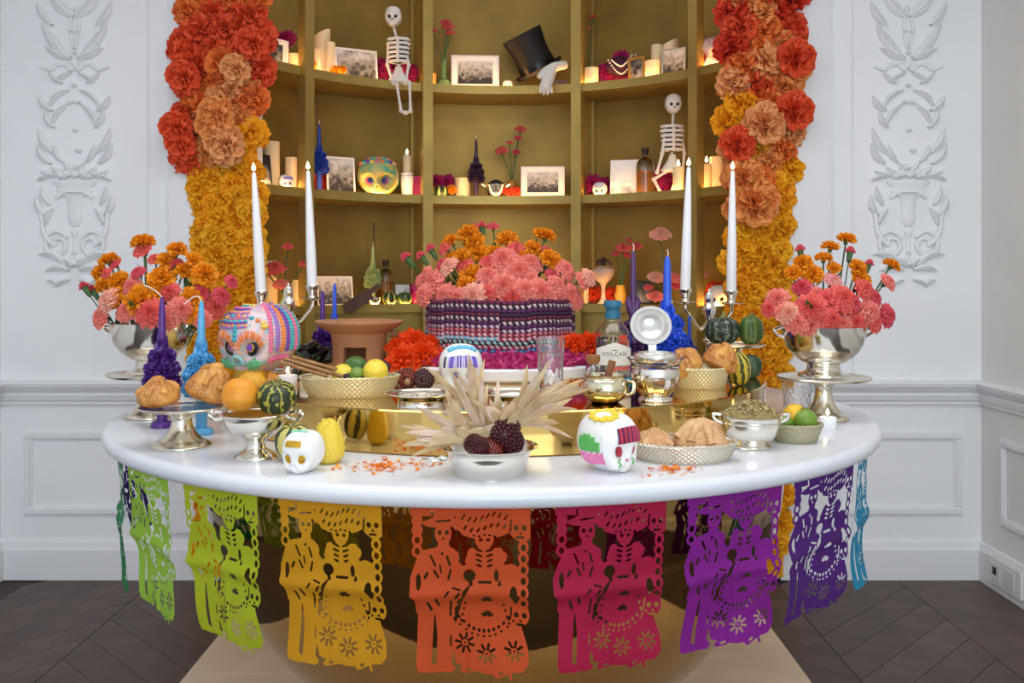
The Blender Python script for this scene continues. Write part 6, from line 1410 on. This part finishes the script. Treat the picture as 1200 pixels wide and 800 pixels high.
skeleton('white toy skeleton sitting on the upper shelf edge with dangling legs', pt(461, 20), pv + Vector((0, 0.0, 0)), [[pt(455, 50), pt(454, 76), pt(461, 98, -0.02)], [pt(474, 50), pt(479, 76), pt(475, 98, -0.02)]], [[pt(461, 98), pt(465, 99, -0.05), pt(470, 130, -0.06), pt(474, 132, -0.09)], [pt(472, 97), pt(480, 97, -0.05), pt(481, 130, -0.06), pt(477, 132, -0.09)]], 24 * s_, s_ * 0.88)
pillar('tiny orange-based tealight candle beside the green bud vase', 507, 'u', 8, 82, 100, 1.30, m=mat('amber_wax', (236, 160, 70), 0.4, sss=0.2))
vase('green glass bud vase with coral carnations, upper shelf centre', 520, 'u', 17, 65, 101, M_vgreen, [(525, 33, 8, 'coral'), (528, 40, 6, 'coral'), (507, 37, 5, 'rose'), (522, 28, 7, 'coral')], grp='carnations in the green bud vase', ftxt='coral carnation in the green bud vase, upper shelf')
frame('white framed group photo beside the top hat', 557, 'u', 56, 60, 102, 'crowd', 1.29, border=0.05, matw=0.13, seed=4, mix=0.2, fm=mat('frame_lilac', (214, 212, 226), 0.4))
skull('sugar_skull', 'tiny pale skull between the group photo and the top hat', SH(595, 'u', 1.28), 12 * 4.6 / F, 0, M_bone, eyec=[(M_black, 0.1)], teeth=False)
p = SH(620, 'u', 1.33); s = PX(p); t = thing('top_hat', 'black top hat tipped on its side, upper shelf', 'hat', P(632, 83, p.y), rot=(0.25, math.radians(-28), 0)); M_felt = mat('black_felt', (26, 24, 28), 0.6, bump=0.05, bs=200)
hh = 46 * s
MB().lathe(smooth_prof([(0, hh), (22 * s, hh), (24 * s, hh * 0.96), (21 * s, hh * 0.5), (22 * s, 0.04 * hh), (22 * s, 0)], 4), 40, 1, 0.92).build('crown', M_felt, t, ang=60)
MB().lathe([(20 * s, 0), (27 * s, -1 * s), (30 * s, 2.5 * s), (30.5 * s, 3.5 * s), (27 * s, 1 * s), (21 * s, 2 * s)], 40, 1.0, 0.85).build('brim', M_felt, t, ang=60)
MB().lathe([(22.4 * s, 2 * s), (22.2 * s, 10 * s)], 40, 1, 0.92).build('hat_band', mat('hat_ribbon', (14, 13, 15), 0.3), t)
t = thing('gloves', 'pair of white gloves draped over the shelf edge beside the top hat', 'gloves', P(645, 92, 4.53)); M_glove = mat('white_cotton', (226, 222, 214), 0.8, bump=0.2, bs=60)
def g(x, y, dd=0): return P(x, y, 4.53 + dd) - t.location
MB().tube(smooth_path([tuple(g(663, 76, .06)), tuple(g(648, 79, .03)), tuple(g(637, 87, 0)), tuple(g(631, 90, -.02))], 4), [0.020, 0.022, 0.022, 0.024, 0.024, 0.024, 0.026, 0.026, 0.024, 0.02, 0.018, 0.012, 0.01], 10).build('glove', M_glove, t)
b = MB().tube(smooth_path([tuple(g(648, 82, .02)), tuple(g(643, 92, -.01)), tuple(g(639, 101, -.03)), tuple(g(639, 105, -.03))], 4), [0.02, 0.022, 0.024, 0.026, 0.028, 0.03, 0.03, 0.03, 0.03, 0.03, 0.028, 0.026, 0.02], 10)
for k in range(4): b.tube([tuple(g(633.5 + 4 * k, 102, -.035)), tuple(g(633.5 + 4.2 * k, 108, -.035)), tuple(g(633 + 4.2 * k, 111 - (2 if k in (0, 3) else 0), -.035))], [0.009, 0.008, 0.005], 7)
b.build('glove', M_glove, t)
tag(MB().box((0, 0, 0.025), (0.075, 0.06, 0.05)).box((0, -0.032, 0.026), (0.02, 0.006, 0.02)).build('dark_box', mat('dark_lacquer', (44, 30, 26), 0.35), loc=SH(655, 'u', 1.33)), 'small dark box behind the white gloves', 'box')
vase('slim dark bud vase with red carnations behind the short candle, upper shelf', 690, 'u', 8, 70, 99, M_vgreen, [(684, 33, 7, 'rose'), (695, 20, 4, 'rose'), (682, 40, 4, 'rose')], 1.40, grp='carnations in the slim dark vase', ftxt='red carnation in the slim dark vase, upper shelf')
pillar('short wide ivory candle beside the pearl necklace stand', 693, 'u', 17, 78, 99, 1.26)
tuft('magenta flower under the pearl necklace stand', [(712, 86, 13), (728, 84, 14), (740, 80, 10), (728, 68, 10)], 'u', mag_me, 'magenta flowers under the necklace stand', 1.36)
p = SH(727, 'u', 1.30); s = PX(p); t = thing('necklace_stand', 'plum velvet neck stand wearing a string of pearls', 'jewellery stand', P(727, 92, p.y))
MB().ell((0, 0, 14 * s), (17 * s, 6 * s, 12 * s), 20, 14).build('bust', mat('plum_velvet', (58, 16, 44), 0.8), t)
b = MB()
for row, (a0, a1, w_, d_) in enumerate(((0.1, 0.9, 16, 16), (0.1, 0.9, 12, 7))):
    for k in range(17): u = k / 16; x = -w_ + 2 * w_ * u; b.ell((x * s + 1 * s, -6.5 * s, (20 - d_ * math.sin(PI * u) + 4 * (u > .5) * (u - .5) * 3) * s), 1.15 * s, 8, 6)
b.build('pearl_string', mat('pearl', (232, 224, 216), 0.2, coat=0.6), t)
frame('small gilt framed portrait beside the pearl necklace', 747, 'u', 19, 63, 93, 'portrait', 1.27, border=0.16, seed=5, fm=mat('frame_gilt', (170, 130, 60), 0.35, 0.7), mix=0.6, roll=-0.08)
pillar('ivory candle beside the slanted candle, upper shelf by the red garland', 770, 'u', 14, 45, 90, 1.36)
pillar('tall slant-topped ivory candle behind the street photo', 786, 'u', 18, 40, 88, 1.38, slant=0.8)
pillar('low square-looking ivory candle before the tall pair, upper shelf', 765, 'u', 18, 71, 93, 1.27)
frame('street photo in a silver frame by the outer post, upper shelf', 789, 'u', 25, 54, 88, 'trees', 1.27, border=0.07, seed=6, fm=mat('frame_silver', (200, 198, 194), 0.25, 0.8), mix=0.7)
tag(MB().box((0, 0, 0.06), (0.09, 0.006, 0.12)).box((0, 0.02, 0.03), (0.06, 0.04, 0.004), rx=0.9).build('card', M_white, loc=SH(817, 'u', 1.30), rot=(-0.1, 0, facing(SH(817, 'u'), 1.0) - 0.5)), 'white card edge-on between the outer post and the pink skull', 'card')
t, S = skull('sugar_skull', 'pink and white painted skull half hidden by the red garland', SH(838, 'u', 1.30), 38 * PX(SH(836, 'u')), -0.6, mat('pink_skull', (226, 150, 160), 0.5, col2=(236, 214, 206), vs_=18), eyec=[(mat('eye_red', (200, 50, 60), 0.4), 0.12)])
# --- middle shelf
frame('dark framed round portrait by the yellow garland, middle shelf', 309, 'm', 15, 181, 219, 'portrait', 1.24, border=0.08, seed=7, fm=M_black, mix=1.0)
pillar('tall ivory candle behind the dark framed portrait', 318, 'm', 19, 163, 220, 1.36)
pillar('ivory candle beside the tiny purple-browed skull', 341, 'm', 14, 183, 223, 1.34)
t, S = skull('sugar_skull', 'tiny white skull with a purple brow, middle shelf', SH(335, 'm', 1.25), 17 * PX(SH(335, 'm', 1.25)), 0.5, M_sugar, eyec=[(prp, 0.1)], teeth=False); icing(t, S, [(-0.5, -0.75, 0.3), (0, -0.85, 0.42), (0.5, -0.75, 0.3)], 0.005, mat('icing_violet', (112, 84, 196), 0.5))
p = SH(374, 'm', 1.28); taper_flower_candle('flower_candle', 'cobalt blue candle of wax roses, middle shelf', p, 80 * PX(p), 12.5 * PX(p), wax('cobalt', (36, 66, 170)), seed=14, wick_bend=0)
tuft('orange paper flower glowing behind the cobalt candle', [(368, 214, 11), (381, 214, 10), (367, 203, 8)], 'm', red_me, 'orange flowers behind the cobalt candle', 1.36)
frame('landscape photo in a thin white frame beside the cobalt candle', 400, 'm', 30, 184, 228, 'trees', 1.29, border=0.06, seed=8, mix=0.7)
pillar('ivory candle behind the white framed landscape photo', 410, 'm', 9, 189, 228, 1.40)
pq = SH(443, 'm', 1.30); t, S = skull('sugar_skull', 'skull painted green, yellow and turquoise with blue eyes, middle shelf', pq, 44 * PX(pq), 0.1, mat('rainbow_skull', (70, 170, 140), 0.4, col2=(230, 186, 70), vs_=16, coat=0.3), 0.44, 0.46, eyec=[(mat('eye_pink', (214, 80, 110), 0.4), 0.125), (mat('eye_blue', (40, 50, 130), 0.3), 0.085), (mat('eye_dark', (20, 20, 60), 0.3), 0.04)])
for k in range(11):
    a = -1.3 + 0.26 * k; beads(t, S, [(math.sin(a) * 0.75, -0.55 * math.cos(a) - 0.1, 0.62)], 0.011, cols[(3, 1, 0, 5, 4)[k % 5]], 'icing_rosette')
    beads(t, S, [(math.sin(a) * 0.5, -0.35 * math.cos(a), 0.88)], 0.010, cols[(6, 3, 1, 0)[k % 4]], 'icing_rosette')
for s2 in (-1, 1): icing(t, S, [(0.15 * s2, -0.9, 0.05), (0.4 * s2, -0.85, 0.12), (0.65 * s2, -0.7, 0.02)], 0.007, cols[4])
beads(t, S, [(0, -0.82, NZ)], 0.014, cols[1], 'nose_fill')
p = SH(477, 'm', 1.30); s = PX(p); t = thing('candle_stand', 'fluted white pottery candle stand, middle shelf', 'candle holder', p)
MB().lathe(smooth_prof([(0, 0), (5.5 * s, 0), (7 * s, 14 * s), (7.5 * s, 24 * s), (6 * s, 26 * s), (7.5 * s, 28 * s), (5 * s, 29 * s), (0, 29 * s)], 3), 28, rib=lambda a, i: 1 + 0.03 * math.cos(10 * a)).build('body', M_white_wax, t)
pc = thing('pillar_candle', 'lit ivory candle on the fluted white stand', 'candle', p + Vector((0, 0, 29 * s + 0.0005)))
MB().lathe([(0, 0), (5 * s, 0), (5 * s, 20 * s), (4.5 * s, 20.5 * s), (0, 20 * s)], 24).build('wax', M_ivory, pc, ang=50); wick(pc, (0, 0, 20 * s), 0.008); flame(pc, (0, 0, 20 * s + 0.006), 0.030)
tag(MB().box((0, 0, 0.053), (0.04, 0.06, 0.105)).box((0, 0, 0.108), (0.044, 0.064, 0.008)).build('gift_box', mat('magenta_card', (150, 22, 84), 0.6), loc=SH(489, 'm', 1.33)), 'narrow magenta box beside the fluted candle stand', 'box')
tuft('magenta flower beside the striped little gourd, middle shelf centre', [(512, 214, 10), (524, 214, 10), (510, 224, 7)], 'm', mag_me, 'magenta flowers behind the little gourd', 1.38)
tuft('orange marigold beside the striped little gourd, middle shelf centre', [(529, 222, 6), (507, 223, 5)], 'm', mari_me, 'marigolds by the little gourd', 1.30)
p = SH(516, 'm', 1.28); gourd('gourd', 'little dark green striped gourd, middle shelf', p, 9 * PX(p), 15 * PX(p), G_gr, 10, 0.06, stem=False)
pillar('short broad ivory candle beside the plum flower candle', 542, 'm', 18, 206, 231, 1.34)
p = SH(558, 'm', 1.30); taper_flower_candle('flower_candle', 'dark plum candle of wax roses, middle shelf', p, 70 * PX(p), 11 * PX(p), wax('dark_plum', (66, 36, 62)), seed=15, wick_bend=0)
p = SH(581, 'm', 1.27); s = PX(p); t = thing('two_handled_bowl', 'small white metal bowl with ears holding something dark', 'bowl', p)
MB().lathe(smooth_prof([(0, 0), (5 * s, 0), (9 * s, 5 * s), (12 * s, 14 * s), (12.5 * s, 16 * s)], 4) + [(11.5 * s, 16 * s), (8 * s, 6 * s), (0, 3 * s)], 32).build('bowl', M_silver, t); MB().ell((0, 0, 14 * s), (11 * s, 9 * s, 8 * s), 24, 12, noise_fn(4, 0.08)).build('dark_fill', mat('dark_fill', (44, 36, 34), 0.7), t)
for s2 in (-1, 1): MB().tube([(s2 * 12 * s, 0, 14 * s), (s2 * 16 * s, 0, 17 * s), (s2 * 13 * s, 0, 18 * s)], 1.1 * s, 6).build('ear_handle', M_silver, t)
vase('orange glass vase with coral carnations, middle shelf', 600, 'm', 16, 207, 230, M_vor, [(610, 153, 7, 'coral'), (588, 178, 8, 'coral'), (607, 163, 5, 'rose'), (605, 179, 5, 'rose'), (597, 168, 4, 'coral')], grp='carnations in the orange vase', ftxt='coral carnation in the orange glass vase, middle shelf', shape='cup', r=1.36)
tuft('orange flower at the foot of the orange vase', [(604, 225, 7), (597, 226, 6)], 'm', red_me, 'orange flowers at the orange vase', 1.28)
frame('white framed group photo on the middle shelf centre', 636, 'm', 51, 193, 231, 'crowd', 1.29, border=0.05, matw=0.14, seed=9, mix=0.2)
pillar('thin amber candle stub beside the centre divider', 679, 'm', 8, 196, 231, 1.42, m=mat('amber_wax', (236, 160, 70), 0.4))
tuft('magenta flower behind the tiny white skull, middle shelf', [(682, 220, 10), (694, 216, 12), (708, 218, 11)], 'm', mag_me, 'magenta flowers behind the tiny white skull', 1.36)
skull('sugar_skull', 'tiny ivory skull before the magenta flowers, middle shelf', SH(703, 'm', 1.26), 17 * PX(SH(703, 'm', 1.26)), -0.2, M_bone, eyec=[(M_black, 0.1)], teeth=False)
frame('pale blue-white photo standing beside the amber bottle', 732, 'm', 33, 188, 231, 'pale', 1.29, border=0.02, seed=10, mix=0.3)
def amber_bottle(label, px, k, wpx, ytop, ybot, r=1.28, lm=None):
    p = SH(px, k, r); s = PX(p); W_ = wpx / 2 * s; H_ = (ybot - ytop) * s; t = thing('spirit_bottle', label, 'bottle', p)
    pf = smooth_prof([(0, 0), (0.95, 0), (1, 0.03), (1, 0.35), (1, 0.62), (0.75, 0.74), (0.32, 0.80), (0.28, 0.86)], 4); pf = [(a * W_, z_ * H_) for a, z_ in pf]
    MB().lathe(pf, 36).build('glass_body', M_glass, t, ang=60); MB().lathe([(0, 0.02 * H_)] + [(a * 0.9, max(z_, 0.02 * H_)) for a, z_ in pf if 0 < z_ < 0.55 * H_] + [(0, 0.55 * H_)], 30).build('spirit', lm or mat('amber_spirit', (232, 164, 74), 0.05, trans=0.8, ior=1.36), t)
    MB().lathe([(0, 0.85 * H_), (W_ * 0.36, 0.85 * H_), (W_ * 0.36, 0.91 * H_), (W_ * 0.3, 0.92 * H_), (W_ * 0.44, 0.93 * H_), (W_ * 0.44, H_), (0, H_)], 24).build('stopper', mat('dark_stopper', (52, 38, 32), 0.5), t)
amber_bottle('round-shouldered bottle of amber spirit beside the second skeleton', 756, 'm', 21, 175, 230)
pp = SH(787, 'm', 1.30); s_ = PX(pp)
def pt(x, y, dd=0.0): return P(x, y, pp.y + dd)
skeleton('white toy skeleton sitting with bent knees beside the amber bottle', pt(789, 122), pt(788, 200), [[pt(780, 150), pt(776, 180, -.02), pt(770, 202, -.03)], [pt(798, 150), pt(802, 180, 0), pt(800, 200, 0)]], [[pt(783, 200), pt(766, 210, -0.04), pt(776, 229, -0.05)], [pt(792, 200), pt(793, 205, -0.06), pt(786, 229, -0.05)]], 24 * s_, s_ * 0.92)
tuft('magenta flower behind the bent knees of the second skeleton', [(776, 206, 11), (784, 218, 12), (776, 220, 9)], 'm', mag_me, 'magenta flowers behind the second skeleton', 1.38)
pillar('lit ivory candle beside the second skeleton', 795, 'm', 13, 199, 228, 1.25, lit=True)
pillar('ivory candle next to the outer post, middle shelf by the garland', 820, 'm', 13, 189, 227, 1.36)
pillar('thin lit ivory candle in the trio by the garland, middle shelf', 828, 'm', 11, 196, 227, 1.28, lit=True)
pillar('widest ivory candle in the trio by the garland, middle shelf', 840, 'm', 17, 185, 225, 1.33)
# --- lower shelf
pillar('tall pale candle behind the candelabrum, lower shelf', 316, 'l', 18, 308, 362, 1.36)
vase('glass vase of coral carnations behind the candelabrum, lower shelf', 333, 'l', 16, 345, 362, M_vgreen, [(322, 317, 13, 'coral'), (337, 290, 7, 'coral'), (356, 310, 6, 'coral'), (330, 335, 10, 'salmon'), (275, 286, 9, 'peach'), (285, 298, 5, 'rose')], grp='carnations behind the candelabrum', ftxt='coral carnation behind the silver candelabrum', r=1.25)
pillar('short candle glowing behind the candelabrum, lower shelf', 348, 'l', 14, 330, 361, 1.34)
frame('old photo of seated people propped unframed, lower shelf', 393, 'l', 38, 324, 358, 'crowd', 1.34, border=0.04, seed=11, mix=0.5)
t = thing('wooden_paddle', 'dark brown wooden slab with a handle leaning on the lower shelf', 'utensil', P(424, 350, 4.33) , rot=(0, math.radians(-35), 0)); sw = 4.33 / F; M_dw = mat('dark_wood', (86, 58, 44), 0.5, var=0.2, vs_=30, bump=0.1)
MB().box((-5 * sw, 0, 0), (34 * sw, 0.02, 14 * sw)).build('blade', M_dw, t, smooth=False); MB().box((19 * sw, 0, 1 * sw), (16 * sw, 0.02, 6 * sw)).build('handle', M_dw, t, smooth=False)
p = SH(437, 'l', 1.36); taper_flower_candle('flower_candle', 'pale green candle of wax flowers, lower shelf', p, 70 * PX(p), 12 * PX(p), W_green, seed=16, wick_bend=0)
tag(MB().tube([(0, 0, 0), (0, 0, 0.42)], 0.003, 6).build('incense_stick', mat('incense', (60, 44, 34), 0.8), loc=SH(438, 'l', 1.44)), 'thin dark incense stick behind the pale green candle', 'incense')
amber_bottle('slim bottle half full of golden spirit, lower shelf', 452, 'l', 18, 306, 358, 1.36)
p = SH(438, 'l', 1.24); s = PX(p); t = thing('small_bowl', 'tiny silver bowl before the pale green candle', 'bowl', p); MB().lathe(smooth_prof([(0, 0), (4 * s, 0), (8 * s, 5 * s), (8.5 * s, 9 * s)], 4) + [(7.8 * s, 9 * s), (5 * s, 3 * s), (0, 2 * s)], 28).build('bowl', M_silver, t); MB().ring((0, 0, 9 * s), 8.2 * s, 0.5 * s, 28, 6).build('rim', M_silver, t)
for px_, lb in ((457, 'little dark striped gourd under the golden spirit bottle'), (474, 'little green striped gourd under the white card')):
    p = SH(px_, 'l', 1.25); gourd('gourd', lb, p, 9 * PX(p), 15 * PX(p), G_gr if px_ == 457 else stripes('light_green_gourd', 7, (90, 116, 60), (40, 60, 34), 0.5, 0.6), 10, 0.06, stem=True)
tag(MB().box((0, 0, 0.05), (0.075, 0.004, 0.10)).box((0, 0.02, 0.03), (0.05, 0.04, 0.004), rx=0.9).build('card', M_white, loc=SH(472, 'l', 1.36), rot=(-0.1, 0, 0.1)), 'blank white card behind the green striped gourd, lower shelf', 'card')
p = SH(487, 'l', 1.28); tag(MB().lathe(smooth_prof([(0, 0), (5.5 * PX(p), 0), (7.5 * PX(p), 24 * PX(p))], 4) + [(6.8 * PX(p), 24 * PX(p)), (5 * PX(p), 2 * PX(p)), (0, 2 * PX(p))], 28).build('cup', mat('magenta_glass', (160, 26, 90), 0.3, coat=0.4), loc=p), 'magenta tumbler beside the yarn basket, lower shelf', 'cup')
pillar('amber-lit candle behind the yarn basket flowers, lower shelf', 684, 'l', 12, 336, 359, 1.32)
p = SH(707, 'l', 1.27); s = PX(p); t = thing('coupe_glass', 'pale coupe glass heaped with brown crumbs, lower shelf', 'glass', p)
MB().lathe(smooth_prof([(0, 0), (8 * s, 0), (7 * s, 1.5 * s), (3 * s, 8 * s), (2.6 * s, 22 * s), (9 * s, 30 * s), (13 * s, 38 * s), (13 * s, 42 * s)], 4) + [(12 * s, 42 * s), (8 * s, 31 * s), (0, 26 * s)], 32).build('glass_body', mat('frosted_glass', (236, 214, 200), 0.3, trans=0.5), t, ang=60)
MB().ell((0, 0, 41 * s), (12 * s, 12 * s, 5 * s), 24, 12, noise_fn(7, 0.06, 6, 13)).build('crumbs', mat('crumbs', (176, 150, 120), 0.9, bump=0.5, bs=90), t)
b = MB()
for k in range(6): a = -1.2 + 0.48 * k; b.tube(smooth_path([(0, 0, 46 * s), (6 * s * math.sin(a), -2 * s, (52 + 2 * math.cos(a)) * s), (10 * s * math.sin(a), -2 * s, 47 * s)], 3), 0.7 * s, 5)
b.ell((0, 0, 49 * s), 3.0 * s, 10, 8); b.ell((0, -1 * s, 54 * s), 2.2 * s, 10, 8); b.build('spider_garnish', mat('dark_garnish', (52, 30, 44), 0.5), t)
tuft('glowing orange flower around the coupe glass, lower shelf', [(696, 345, 10), (716, 346, 10)], 'l', red_me, 'orange flowers at the coupe glass', 1.36)
vase('yellow glass vase with coral carnations, lower shelf', 727, 'l', 15, 336, 359, M_vye, [(730, 292, 9, 'coral'), (722, 298, 5, 'rose'), (745, 290, 8, 'coral'), (735, 300, 5, 'rose'), (737, 282, 4, 'rose')], grp='carnations in the yellow vase', ftxt='coral carnation in the yellow glass vase, lower shelf', shape='cup')
frame('dark framed photo behind the plum candle, lower shelf', 753, 'l', 22, 332, 360, 'portrait', 1.36, border=0.12, seed=12, fm=M_black)
vase('slim glass vase of peach carnations behind the blue candle', 782, 'l', 14, 335, 360, M_vgreen, [(774, 277, 13, 'peach'), (769, 327, 11, 'peach'), (790, 328, 10, 'salmon'), (815, 325, 12, 'salmon'), (812, 336, 9, 'coral'), (795, 336, 9, 'rose'), (768, 349, 10, 'salmon'), (760, 338, 6, 'coral'), (822, 322, 9, 'peach')], grp='carnations behind the blue candle', ftxt='peach carnation behind the tall royal blue candle', r=1.24)
tuft('glowing orange-red flower beside the garland, lower shelf', [(822, 352, 12), (838, 340, 11), (848, 345, 10)], 'l', red_me, 'orange-red flowers by the garland', 1.36)
skull('sugar_skull', 'pale skull glowing by the garland, lower shelf', SH(842, 'l', 1.27), 26 * PX(SH(842, 'l', 1.27)), -0.3, M_bone, eyec=[(M_black, 0.1)])
